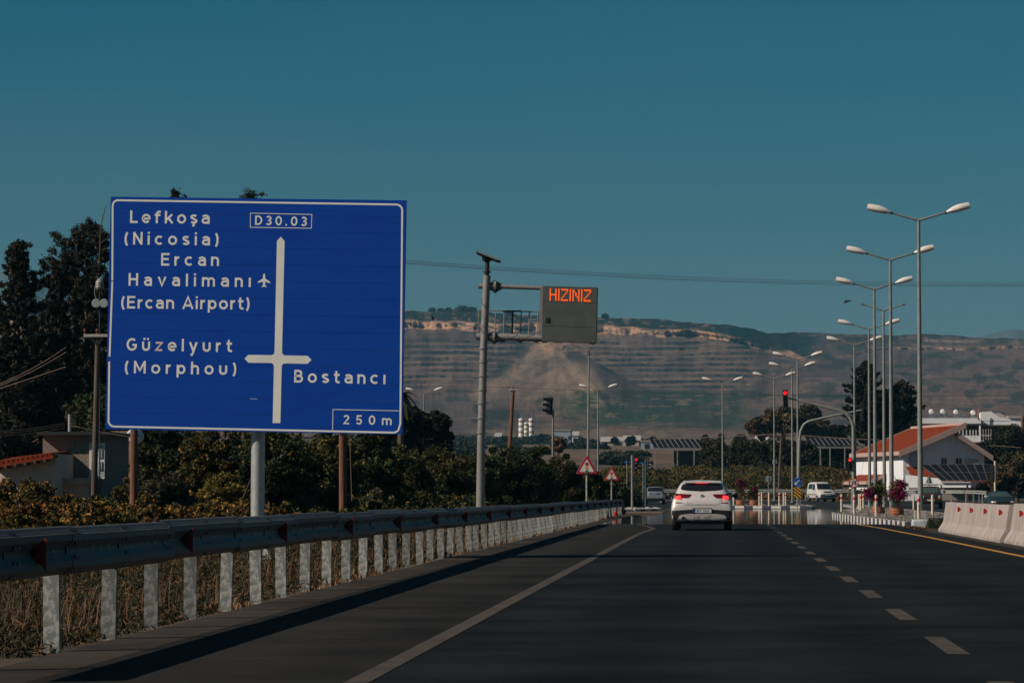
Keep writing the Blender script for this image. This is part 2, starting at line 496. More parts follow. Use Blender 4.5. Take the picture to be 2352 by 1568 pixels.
    rr = t.nodes.new('ShaderNodeMapRange'); rr.inputs[1].default_value = 0.3; rr.inputs[2].default_value = 0.7; rr.inputs[3].default_value = 0.38; rr.inputs[4].default_value = 1.60
    t.links.new(nn.outputs[0], rr.inputs[0])
    mx = t.nodes.new('ShaderNodeVectorMath'); mx.operation = 'SCALE'
    t.links.new(at.outputs['Color'], mx.inputs[0]); t.links.new(rr.outputs[0], mx.inputs['Scale'])
    # scattered bushes
    n5 = nz(t.nodes, t.links, 0.35, 3, 0.6)
    r5 = t.nodes.new('ShaderNodeMapRange'); r5.inputs[1].default_value = 0.57; r5.inputs[2].default_value = 0.61; r5.inputs[3].default_value = 0.0; r5.inputs[4].default_value = 0.85
    t.links.new(n5.outputs[0], r5.inputs[0])
    m5 = t.nodes.new('ShaderNodeMix'); m5.data_type = 'RGBA'
    t.links.new(r5.outputs[0], m5.inputs[0]); t.links.new(mx.outputs[0], m5.inputs[6]); m5.inputs[7].default_value = (0.014, 0.024, 0.017, 1)
    t.links.new(m5.outputs[2], b.inputs['Base Color'])
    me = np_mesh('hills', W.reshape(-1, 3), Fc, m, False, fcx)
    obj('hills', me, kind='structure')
    return W
HW = hills()

def far_mountain(pts, Y, name):
    xs = np.linspace(pts[0][0], pts[-1][0], 160)
    ys = np.interp(xs, [p[0] for p in pts], [p[1] for p in pts]) + (fbm(xs * 0.03, xs * 0, 4, 8) - 0.47) * 5
    rows = []
    for k, (f, dy) in enumerate([(0, 0), (0.5, 350), (1, 900)]):
        row = []
        for x, y in zip(xs, ys):
            yy = 900 * f ** 1 + y * (1 - f) if k == 0 else y + (900 - y) * f
            p = P(x, yy, Y - dy); row.append((p.x, p.y, p.z + (0 if k == 0 else 30 * math.sin(x * 0.03))))
        rows.append(row)
    V = np.array(rows).reshape(-1, 3); n = len(xs)
    bk = np.array(rows[0]); bk[:, 1] += 1200; bk[:, 2] -= 250
    V = np.concatenate([bk, V], 0)
    i = (np.arange(n - 1)[None, :] + n * np.arange(3)[:, None]).ravel()
    Fc = np.stack([i, i + n, i + n + 1, i + 1], -1)
    return obj(name, np_mesh(name, V, Fc, mat('mountain', (0.06, 0.075, 0.06), 0.95, c2=(0.04, 0.05, 0.045), scale=0.01), True), kind='structure')
far_mountain([(2230, 780), (2270, 770), (2300, 760), (2325, 756), (2352, 760), (2500, 740), (2800, 770)], 6600, 'mountain')
far_mountain([(-500, 640), (-100, 622), (30, 626), (120, 642), (200, 632), (300, 690), (420, 760)], 6600, 'mountain')

# ------------------------------------------------------------------ roads
def asphalt(name, c, c2, rough=0.8, sc1=0.5, mirage=False):
    c = tuple(v * 1.12 for v in c); c2 = tuple(v * 0.78 for v in c2)
    m = bpy.data.materials.new(name); m.use_nodes = True
    t = m.node_tree; b = t.nodes['Principled BSDF']
    n = nz(t.nodes, t.links, sc1, 6, 0.65, stretch=(0.7, 0.9, 1))
    n4 = nz(t.nodes, t.links, 60, 3, 0.7)
    ad = t.nodes.new('ShaderNodeMath'); ad.operation = 'MULTIPLY_ADD'; ad.inputs[1].default_value = 0.35
    t.links.new(n4.outputs[0], ad.inputs[0]); t.links.new(n.outputs[0], ad.inputs[2])
    r = t.nodes.new('ShaderNodeValToRGB')
    r.color_ramp.elements[0].position = 0.50; r.color_ramp.elements[1].position = 0.80
    r.color_ramp.elements[0].color = (*c2, 1); r.color_ramp.elements[1].color = (*c, 1)
    t.links.new(ad.outputs[0], r.inputs[0])
    # polished wheel tracks along the lane and dark transverse cracks
    tcn = t.nodes.new('ShaderNodeTexCoord'); sx = t.nodes.new('ShaderNodeSeparateXYZ'); t.links.new(tcn.outputs['Object'], sx.inputs[0])
    w1 = t.nodes.new('ShaderNodeMath'); w1.operation = 'MULTIPLY_ADD'; w1.inputs[1].default_value = 3.4; w1.inputs[2].default_value = 0.9
    w2 = t.nodes.new('ShaderNodeMath'); w2.operation = 'SINE'
    w3 = t.nodes.new('ShaderNodeMath'); w3.operation = 'MULTIPLY_ADD'; w3.inputs[1].default_value = 0.13; w3.inputs[2].default_value = 1.0
    t.links.new(sx.outputs['X'], w1.inputs[0]); t.links.new(w1.outputs[0], w2.inputs[0]); t.links.new(w2.outputs[0], w3.inputs[0])
    n6 = nz(t.nodes, t.links, 1.0, 5, 0.6, stretch=(0.35, 1.3, 1))
    a6 = t.nodes.new('ShaderNodeMath'); a6.operation = 'SUBTRACT'; a6.inputs[1].default_value = 0.5; t.links.new(n6.outputs[0], a6.inputs[0])
    b6 = t.nodes.new('ShaderNodeMath'); b6.operation = 'ABSOLUTE'; t.links.new(a6.outputs[0], b6.inputs[0])
    m6 = t.nodes.new('ShaderNodeMapRange'); m6.inputs[1].default_value = 0.0; m6.inputs[2].default_value = 0.010; m6.inputs[3].default_value = 0.40; m6.inputs[4].default_value = 1.0
    t.links.new(b6.outputs[0], m6.inputs[0])
    n7 = nz(t.nodes, t.links, 0.12, 3, 0.5)
    m7 = t.nodes.new('ShaderNodeMapRange'); m7.inputs[1].default_value = 0.50; m7.inputs[2].default_value = 0.56; m7.inputs[3].default_value = 1.0; m7.inputs[4].default_value = 0.0
    t.links.new(n7.outputs[0], m7.inputs[0])
    mxk = t.nodes.new('ShaderNodeMath'); mxk.operation = 'MAXIMUM'; t.links.new(m6.outputs[0], mxk.inputs[0]); t.links.new(m7.outputs[0], mxk.inputs[1])
    w4 = t.nodes.new('ShaderNodeMath'); w4.operation = 'MULTIPLY'; t.links.new(w3.outputs[0], w4.inputs[0]); t.links.new(mxk.outputs[0], w4.inputs[1])
    vs_ = t.nodes.new('ShaderNodeVectorMath'); vs_.operation = 'SCALE'; t.links.new(r.outputs[0], vs_.inputs[0]); t.links.new(w4.outputs[0], vs_.inputs['Scale'])
    t.links.new(vs_.outputs[0], b.inputs['Base Color'])
    b.inputs['Roughness'].default_value = rough
    b.inputs['Specular IOR Level'].default_value = 0.05
    n2 = nz(t.nodes, t.links, 90, 3, 0.7)
    bp = t.nodes.new('ShaderNodeBump'); bp.inputs['Strength'].default_value = 0.5; bp.inputs['Distance'].default_value = 0.01
    t.links.new(n2.outputs[0], bp.inputs['Height']); t.links.new(bp.outputs[0], b.inputs['Normal'])
    return m
M_ASPH = asphalt('asphalt', (0.0150, 0.0160, 0.0170), (0.0095, 0.0108, 0.0118))
M_LANE = asphalt('worn_asphalt', (0.028, 0.0265, 0.024), (0.018, 0.0178, 0.0168))
M_SHOU = asphalt('shoulder_asphalt', (0.062, 0.052, 0.043), (0.036, 0.032, 0.028))
M_XROAD = asphalt('old_asphalt', (0.030, 0.033, 0.036), (0.020, 0.023, 0.026))
M_PAINTW = mat('road_paint_white', (0.088, 0.073, 0.060), 0.8, c2=(0.052, 0.045, 0.038), scale=2.5, spec=.15)
M_PAINTY = mat('road_paint_yellow', (0.55, 0.25, 0.03), 0.8, c2=(0.38, 0.17, 0.025), scale=2)
# heat mirage at the junction imitated by a mirror-smooth strip reflecting what stands beyond
M_MIRAGE = bpy.data.materials.new('mirage_asphalt'); M_MIRAGE.use_nodes = True
t = M_MIRAGE.node_tree; b = t.nodes['Principled BSDF']
b.inputs['Base Color'].default_value = (0.02, 0.021, 0.022, 1); b.inputs['Roughness'].default_value = 0.045; b.inputs['IOR'].default_value = 1.5
n = nz(t.nodes, t.links, 1.0, 3, 0.5, stretch=(0.25, 0.06, 1)); bp = t.nodes.new('ShaderNodeBump'); bp.inputs['Strength'].default_value = 0.22; bp.inputs['Distance'].default_value = 0.01
t.links.new(n.outputs[0], bp.inputs['Height']); t.links.new(bp.outputs[0], b.inputs['Normal'])

def strip(name, left, right, ys, dz, m, kind='structure', parent=None):
    """sheet following the ground between two X functions"""
    V = []; 
    for Y in ys:
        a, c = left(Y), right(Y)
        for k in range(5):
            X = a + (c - a) * k / 4
            V.append((X, Y, h1(X, Y) + dz))
    Fc = []
    for j in range(len(ys) - 1):
        for k in range(4):
            i = j * 5 + k
            Fc.append((i, i + 1, i + 6, i + 5))
    return obj(name, np_mesh(name, np.array(V), np.array(Fc), m), parent, kind)
def const(v): return lambda Y: v
ysn = [-40, 0, 40, 80, 112]
strip('road', const(-2.27), const(6.2), ysn, 0.004, M_ASPH)
strip('road', const(-4.35), const(-2.27), ysn, 0.004, M_LANE)
strip('road_shoulder', const(-4.92), const(-4.35), ysn + [150], 0.0, M_SHOU)
strip('road_shoulder', const(6.2), const(10.9), [-40, 0, 40, 80, 104], 0.0, M_SHOU)
edge = lambda Y: float(np.interp(Y, [104, 125, 147], [6.3, 5.85, 5.38]))
# the far part keeps flat so that it mirrors
strip('road', const(-4.35), edge, [112, 120, 130, 147], 0.004, M_MIRAGE)
strip('road', const(-14.0), const(9.0), [147, 160, 175, 190, 205], 0.002, M_MIRAGE)
strip('road', const(-60), const(60), [232, 245, 260, 280, 296], 0.004, M_XROAD)
strip('road', const(-30), const(9.2), [205, 215, 225, 232], 0.003, M_XROAD)
strip('road', const(11.3), const(19), [-40, 0, 60, 100, 150, 190, 215, 232], 0.006, M_XROAD)
# painted lines
def paint(name, pts, wd, m, z=0.008):
    mb = MB()
    n = len(pts)
    L = []; Rr = []
    for i in range(n):
        a = Vector(pts[max(i - 1, 0)]); c = Vector(pts[min(i + 1, n - 1)])
        d = (c - a).normalized(); nn = Vector((-d.y, d.x))
        # keep the width across the road
        wv = Vector((wd / 2, 0)) if abs(d.y) > 0.5 else nn * wd / 2
        p = Vector(pts[i]); L.append(p - wv); Rr.append(p + wv)
    vs = [(p.x, p.y, h1(p.x, p.y) + z) for p in L] + [(p.x, p.y, h1(p.x, p.y) + z) for p in Rr]
    mb.add(vs, [(i, i + 1, n + i + 1, n + i) for i in range(n - 1)])
    return mb.build(name, m, kind='structure')
line = [(-2.27, y) for y in (8, 20, 40, 60, 80)] + [(-2.24, 88), (-2.16, 94), (-2.11, 97), (-2.13, 99), (-2.3, 102), (-2.62, 107), (-3.0, 112)]
paint('road_marking', line, 0.155, M_PAINTW)
yl = [(6.0, -20), (5.75, 30), (5.55, 60), (5.45, 80), (5.25, 100), (5.0, 111)]
paint('road_marking', yl, 0.14, M_PAINTY)
dz0 = 8400 / 350.0
for k in range(-2, 15):
    yc = dz0 + 5.93 * k
    if yc > 109: break
    paint('road_marking', [(1.755, yc - 1.35), (1.755, yc), (1.755, yc + 1.35)], 0.165, M_PAINTW)

# ------------------------------------------------------------------ stroke lettering
SW = 0.165
hh = SW / 2
def arc(cx, cy, rx, ry, a0, a1, n=14):
    return [(cx + rx * math.cos(R(a0 + (a1 - a0) * i / n)), cy + ry * math.sin(R(a0 + (a1 - a0) * i / n))) for i in range(n + 1)]
XH = 0.74
T = 1 - hh; XT = XH - hh
def bowl(cx, rx, y0=hh, y1=XT):
    return arc(cx, (y0 + y1) / 2, rx, (y1 - y0) / 2, 0, 360, 24)
G = {
 'L': (0.62, [[(hh, 1), (hh, hh), (0.62, hh)]]),
 'E': (0.66, [[(0.66, T), (hh, T), (hh, hh), (0.66, hh)], [(hh, .52), (0.6, .52)]]),
 'N': (0.76, [[(hh, 0), (hh, 1)], [(hh, .95), (0.76 - hh, .05)], [(0.76 - hh, 0), (0.76 - hh, 1)]]),
 'H': (0.76, [[(hh, 0), (hh, 1)], [(0.76 - hh, 0), (0.76 - hh, 1)], [(hh, .52), (0.76 - hh, .52)]]),
 'A': (0.86, [[(0.05, 0), (0.43, .97), (0.81, 0)], [(0.18, .28), (0.68, .28)]]),
 'M': (0.94, [[(hh, 0), (hh, 1)], [(hh, .95), (0.47, .25), (0.94 - hh, .95)], [(0.94 - hh, 1), (0.94 - hh, 0)]]),
 'G': (0.82, [arc(.43, .5, .35, .5 - hh, 48, 320) + [(0.74, .30), (0.74, .46), (.46, .46)]]),
 'B': (0.70, [[(.38, T), (hh, T), (hh, hh), (.4, hh)] + arc(.40, .30, .22, .30 - hh, -90, 90) + [(hh, .52)], [(.36, T)] + arc(.36, .72, .19, .28 - hh, 90, -90)]),
 'D': (0.76, [[(.3, T), (hh, T), (hh, hh), (.3, hh)] + arc(.33, .5, .35, .5 - hh, -90, 90)]),
 'R': (0.72, [[(hh, 0), (hh, T), (.36, T)] + arc(.38, .72, .22, .28 - hh, 90, -90) + [(hh, .50)], [(.36, .5), (.66, 0)]]),
 'Y': (0.78, [[(.05, 1), (.39, .48), (.73, 1)], [(.39, .5), (.39, 0)]]),
 'e': (0.70, [[(hh, .36), (.70 - hh, .36)] + arc(.35, XH / 2, .35 - hh, XH / 2 - hh, 0, 318, 22)]),
 'o': (0.72, [bowl(.36, .36 - hh)]),
 'c': (0.66, [arc(.36, XH / 2, .36 - hh, XH / 2 - hh, 48, 312, 20)]),
 'f': (0.50, [[(.18, 0), (.18, .72)] + arc(.36, .72, .18, T - .72, 180, 90, 6) + [(.48, T)], [(0, .66), (.46, .66)]]),
 'k': (0.66, [[(hh, 0), (hh, 1)], [(hh + .02, .26), (.58, .72)], [(.28, .44), (.62, .02)]]),
 's': (0.60, [arc(.30, .535, .20, .125, 25, 250, 10) + arc(.30, .215, .21, .13, 80, -155, 12)]),
 'a': (0.64, [arc(.31, XT - .19, .25, .19, 150, 0, 10) + [(.56, 0)], [(.56, .43), (.32, .43)] + arc(.30, .255, .215, .175, 90, 270, 10) + [(.42, .09), (.56, .22)]]),
 'i': (0.17, [[(hh, 0), (hh, XH)], [(hh, .87), (hh, 1.02)]]),
 'ı': (0.17, [[(hh, 0), (hh, XH)]]),
 'l': (0.17, [[(hh, 0), (hh, 1)]]),
 'r': (0.42, [[(hh, 0), (hh, XH)], [(hh, .40)] + arc(.36, .40, .27, XT - .40, 160, 85, 8)]),
 'n': (0.64, [[(hh, 0), (hh, XH)], [(hh, .42)] + arc(.32, .44, .32 - hh, XT - .44, 180, 0, 12) + [(.64 - hh, 0)]]),
 'h': (0.64, [[(hh, 0), (hh, 1)], [(hh, .42)] + arc(.32, .44, .32 - hh, XT - .44, 180, 0, 12) + [(.64 - hh, 0)]]),
 'm': (1.04, [[(hh, 0), (hh, XH)], [(hh, .44)] + arc(.305, .46, .22, XT - .46, 180, 0, 10) + [(.525, 0)], [(.525, .44)] + arc(.74, .46, .215, XT - .46, 180, 0, 10) + [(.957, 0)]]),
 'u': (0.64, [[(hh, XH), (hh, .30)] + arc(.32, .30, .32 - hh, .30 - hh, 180, 360, 12) + [(.64 - hh, XH)]]),
 'v': (0.66, [[(.06, XH), (.33, .04), (.60, XH)]]),
 'y': (0.66, [[(.06, XH), (.34, .06)], [(.60, XH), (.26, -.24), (.12, -.27)]]),
 'z': (0.58, [[(.03, XT), (.54, XT), (.05, hh), (.56, hh)]]),
 'p': (0.70, [[(hh, -.27), (hh, XH)], bowl(.37, .33 - hh)]),
 't': (0.46, [[(.18, .96), (.18, .24)] + arc(.33, .24, .15, .24 - hh, 180, 270, 6) + [(.45, hh)], [(0, .66), (.44, .66)]]),
 '(': (0.30, [arc(.72, .44, .62, .82, 140, 220, 10)]),
 ')': (0.30, [arc(-.42, .44, .62, .82, 40, -40, 10)]),
 '3': (0.64, [arc(.30, .73, .22, .27 - hh, 150, -80, 10) + arc(.30, .29, .25, .29 - hh, 85, -150, 12)]),
 '0': (0.70, [arc(.35, .5, .35 - hh, .5 - hh, 0, 360, 26)]),
 '2': (0.64, [arc(.31, .70, .23, .30 - hh, 165, -25, 10) + [(.07, hh), (.62, hh)]]),
 '5': (0.64, [[(.58, T), (.15, T), (.10, .50)] + arc(.30, .33, .25, .33 - hh, 120, -150, 14)]),
 '.': (0.18, [[(hh, 0), (hh, SW)]]),
 ' ': (0.30, []),
}
G['ş'] = (0.60, G['s'][1] + [[(.30, .08), (.30, -.12), (.20, -.18)]])
G['ü'] = (0.64, G['u'][1] + [[(.18, .87), (.18, 1.02)], [(.46, .87), (.46, 1.02)]])
def ribbon(mb, pts, wd, to3, lift, thick):
    """flat ribbon of constant width with real thickness, mitred"""
    P2 = []
    for p in pts:
        p = Vector(p)
        if not P2 or (p - P2[-1]).length > 1e-4: P2.append(p)
    closed = (P2[0] - P2[-1]).length < 0.02 and len(P2) > 8
    if closed: P2 = P2[:-1]
    n = len(P2); L = []; Rr = []
    for i in range(n):
        if closed: a, c = P2[i - 1], P2[(i + 1) % n]
        else: a, c = P2[max(i - 1, 0)], P2[min(i + 1, n - 1)]
        d0 = (P2[i] - a); d1 = (c - P2[i])
        if d0.length < 1e-6: d0 = d1
        if d1.length < 1e-6: d1 = d0
        d0.normalize(); d1.normalize()
        n0 = Vector((-d0.y, d0.x)); n1 = Vector((-d1.y, d1.x))
        m = (n0 + n1)
        m = n0 if m.length < 1e-3 else m.normalized()
        k = min(1 / max(m.dot(n0), 0.35), 1.6)
        L.append(P2[i] + m * wd / 2 * k); Rr.append(P2[i] - m * wd / 2 * k)
    vs = [to3(p, lift) for p in L] + [to3(p, lift) for p in Rr] + [to3(p, lift - thick) for p in L] + [to3(p, lift - thick) for p in Rr]
    fs = []
    for i in range(n if closed else n - 1):
        j = (i + 1) % n
        fs += [(i, j, n + j, n + i), (i, 2 * n + i, 2 * n + j, j), (n + i, n + j, 3 * n + j, 3 * n + i)]
    if not closed:
        fs += [(0, n, 3 * n, 2 * n), (n - 1, 3 * n - 1, 4 * n - 1, 2 * n - 1)]
    mb.add(vs, fs)
def text(mb, s, a, b, cap, to3, lift=0.004, sw=1.0):
    """letters from baseline point a to baseline point b (2-D), cap height cap"""
    a = Vector(a); b = Vector(b)
    d = (b - a); Ltot = d.length; d.normalize(); up = Vector((-d.y, d.x))
    wsum = sum(G[c][0] for c in s) * cap
    gap = (Ltot - wsum) / max(len(s) - 1, 1)
    x = 0
    for c in s:
        wd, st = G[c]
        for k, pl in enumerate(st):
            ribbon(mb, [a + d * (x + p[0] * cap) + up * (p[1] * cap) for p in pl], SW * cap * sw, to3, lift + 0.0006 * k, 0.003)
        x += wd * cap + gap

# ------------------------------------------------------------------ blue direction sign
def direction_sign():
    Y = 54.0
    k = (P(935, 467, Y).x - P(257, 453, Y).x) / 678.0
    kv = (P(257, 453, Y).z - P(248, 985, Y).z) / 532.0
    TL = P(257, 453, Y)
    ang = math.atan2(14, 678)
    base = P(590, 1128, Y)
    gx, gz = base.x, h1(base.x, Y)
    root = thing('direction_sign', 'large blue motorway direction sign with white lettering on a thick grey post', 'road sign', (gx, Y, gz), group=None)
    o = Vector((gx, Y, gz))
    ca, sa = math.cos(ang * 0.92), math.sin(ang * 0.92)
    Wd, Ht = 678.2 * k, 532.8 * kv
    def loc(u, v, dpt):                              # u right, v down, metres from the top left corner
        x = TL.x + u * ca - v * 0.0172
        z = TL.z - u * sa - v
        return Vector((x, Y - dpt, z)) - o
    def S(cx, cy):                                   # enlarged crop coordinates -> sign metres
        X = 229.7 + cx * 0.37347; Yy = 436.4 + cy * 0.37347
        u = (X - 257) + (Yy - 453) * 0.0172; v = (Yy - 453) - u * math.tan(ang * 0.92)
        return Vector((u * k, v * kv))
    M_BLUE = mat('sign_blue', (0.0050, 0.062, 0.385), 0.7, c2=(0.0045, 0.056, 0.35), scale=1.2, stretch=(.6, 1, 4), spec=.08)
    M_FILM = mat('sign_white', (0.84, 0.84, 0.76), 0.7, c2=(0.76, 0.76, 0.70), scale=2, spec=.1)
    n = 14
    for i in range(n):
        v0 = Ht * i / n; v1 = Ht * (i + 1) / n - 0.003
        wob = 0.0
        mb = MB()
        a, b_, c, d = loc(0, v0, 0.10 + wob), loc(Wd, v0, 0.10 + wob), loc(Wd, v1, 0.10 - wob), loc(0, v1, 0.10 - wob)
        bk = Vector((0, 0.06, 0))
        mb.add([a, b_, c, d, a + bk, b_ + bk, c + bk, d + bk], [(0, 1, 2, 3), (4, 7, 6, 5), (0, 4, 5, 1), (1, 5, 6, 2), (2, 6, 7, 3), (3, 7, 4, 0)])
        mb.build('plank', M_BLUE, root)
    mb = MB()
    for fx in (0.2, 0.8):
        mb = MB(); mb.add([loc(Wd * fx + a, v, q) for q in (0.02, 0.045) for a, v in ((-0.05, 0.05), (0.05, 0.05), (0.05, Ht + 0.04), (-0.05, Ht + 0.04))], [(0, 1, 2, 3), (4, 5, 6, 7), (0, 1, 5, 4), (1, 2, 6, 5), (2, 3, 7, 6), (3, 0, 4, 7)])
        mb.build('back_rail', M_GALV, root)
    LIFT = 0.1005
    def to3(p, lift): return loc(p.x, p.y, LIFT + lift)
    M_ZP = mat('sign_pinkish', (.84, .66, .62), .7, spec=.1)
    def T2(s, a, b, cap, sw=1.0):
        # v is down, so mirror for the text frame
        A = S(*a); B = S(*b)
        def t3(p, lift): return loc(p.x, -p.y, LIFT + lift)
        st = Vector((A.x, -A.y)); en = Vector((B.x, -B.y)); c_ = cap * 0.37347 * k
        d = (en - st); Lt = d.length; d.normalize()
        gap = (Lt - sum(G[q][0] for q in s) * c_) / (len(s) - 1); x_ = 0
        for q in s:
            if q != ' ':
                mb = MB(); p0 = st + d * x_
                text(mb, q, p0, p0 + d * (G[q][0] * c_ + 1e-6), c_, t3, 0.002, sw)
                mb.build('letter', M_ZP if q == 'z' else M_FILM, root)
            x_ += G[q][0] * c_ + gap
    rows = [('Lefkoşa', (193, 207), (683, 216), 77), ('(Nicosia)', (158, 339), (740, 349), 77), ('Ercan', (386, 470), (742, 474), 77),
            ('Havalimanı', (186, 592), (938, 604), 77), ('(Ercan Airport)', (140, 731), (932, 742), 76), ('Güzelyurt', (176, 990), (825, 1001), 77),
            ('(Morphou)', (165, 1128), (852, 1141), 77), ('Bostancı', (1205, 1187), (1762, 1199), 77), ('D30.03', (962, 223), (1280, 233), 57), ('250m', (1506, 1442), (1800, 1448), 57)]
    for s, a, b, cap in rows:
        T2(s, a, b, cap)
    def poly(name, pts, wd=None, lift=0.002, closed=False):
        mb = MB()
        if wd: ribbon(mb, [S(*p) for p in pts], wd * 0.37347 * k, to3, lift, 0.003)
        else:
            pp = [S(*p) for p in pts]; m = len(pp)
            mb.add([to3(p, lift) for p in pp] + [to3(p, lift - 0.003) for p in pp], [tuple(range(m)), tuple(range(2 * m - 1, m - 1, -1))] + [(i, (i + 1) % m, m + (i + 1) % m, m + i) for i in range(m)])
        return mb.build(name, M_FILM, root)
    def carc(cx, cy, r, a0, a1): return [(cx + r * math.cos(R(a)), cy + r * math.sin(R(a))) for a in np.linspace(a0, a1, 8)]
    # border: top, right, bottom, and the left side with its gap
    poly('border_line', [(86, 560), (85, 105)] + carc(117, 98, 31, 180, 270) + carc(1826, 140, 36, -89, 0) + [(1853, 1440)] + carc(1811, 1457, 36, 0, 91) + carc(104, 1418, 36, 90, 180) + [(70, 1056)], 11)
    poly('border_line', [(86, 566), (72, 1026)], 11)
    poly('route_frame', [(934, 151), (1311, 162), (1307, 246), (933, 238), (934, 153)], 4, 0.002)
    poly('route_frame', [(1441, 1476), (1443, 1352), (1846, 1361)], 4, 0.0035)
    f = 20
    arrow = [(1120, 296), (1144, 323), (1131, 1000 - f)] + carc(1131 + f, 1002, f, 180, 90)[1:] + [(1287, 1025), (1311, 1050), (1287, 1074), (1131 + 40, 1071)] + carc(1129 + f, 1071 + f, f, 270, 180) + [(1122, 1434), (1075, 1434), (1081, 1090 + f)] + carc(1081 - f, 1068 + f, f, 0, -90) + [(925, 1066), (901, 1041), (925, 1018), (1050, 1020)] + carc(1085 - f, 1000, f, 90, 0) + [(1097, 323)]
    poly('arrow', arrow)
    pl = [(1019, 519), (1025, 530), (1026, 552), (1058, 574), (1058, 581), (1026, 572), (1025, 592), (1034, 600), (1034, 605), (1019, 601), (1004, 605), (1004, 600), (1013, 592), (1012, 572), (980, 579), (980, 572), (1012, 551), (1013, 530)]
    poly('aeroplane_symbol', pl)
    poly('scratch', [(936, 1286), (980, 1287)], 2.0)
    # post, brackets, footing
    mb = MB(); mb.tube([(P(589, 1200, Y).x - gx - 0.002, 0.12, -0.05), (P(591.5, 1000, Y).x - gx, 0.12, P(591, 700, Y).z - gz)], 0.122, 20)
    mb.build('post', mat('sign_post_zinc', (0.46, 0.47, 0.45), 0.45, 0.4, (0.33, 0.35, 0.35), 12), root, True)
    mb = MB().box((0, 0.12, 0.06), (0.72, 0.72, 0.03))
    for a in range(4):
        c, s_ = math.cos(a * math.pi / 2 + .78), math.sin(a * math.pi / 2 + .78)
        mb.add([(c * .12, .12 + s_ * .12, .075), (c * .42, .12 + s_ * .42, .075), (c * .2, .12 + s_ * .2, .36), (c * .2 + .015, .12 + s_ * .2 + .015, .075), (c * .42 + .015, .12 + s_ * .42 + .015, .075), (c * .2 + .015, .12 + s_ * .2 + .015, .36)], [(0, 1, 2), (3, 5, 4), (0, 3, 4, 1), (1, 4, 5, 2), (2, 5, 3, 0)])
    mb.build('base_flange', M_GALV, root)
    MB().box((0.1, 0.12, -0.12), (1.7, 1.5, 0.33)).build('footing', M_CONC, root, bevel=0.02)
    mb = MB()
    for x in (0.03, -0.9, 0.9): mb.box((x, 0.02, PZ(1000, Y) - gz - 0.03), (0.12, 0.05, 0.035))
    mb.build('bracket', M_CONC, root)
direction_sign()

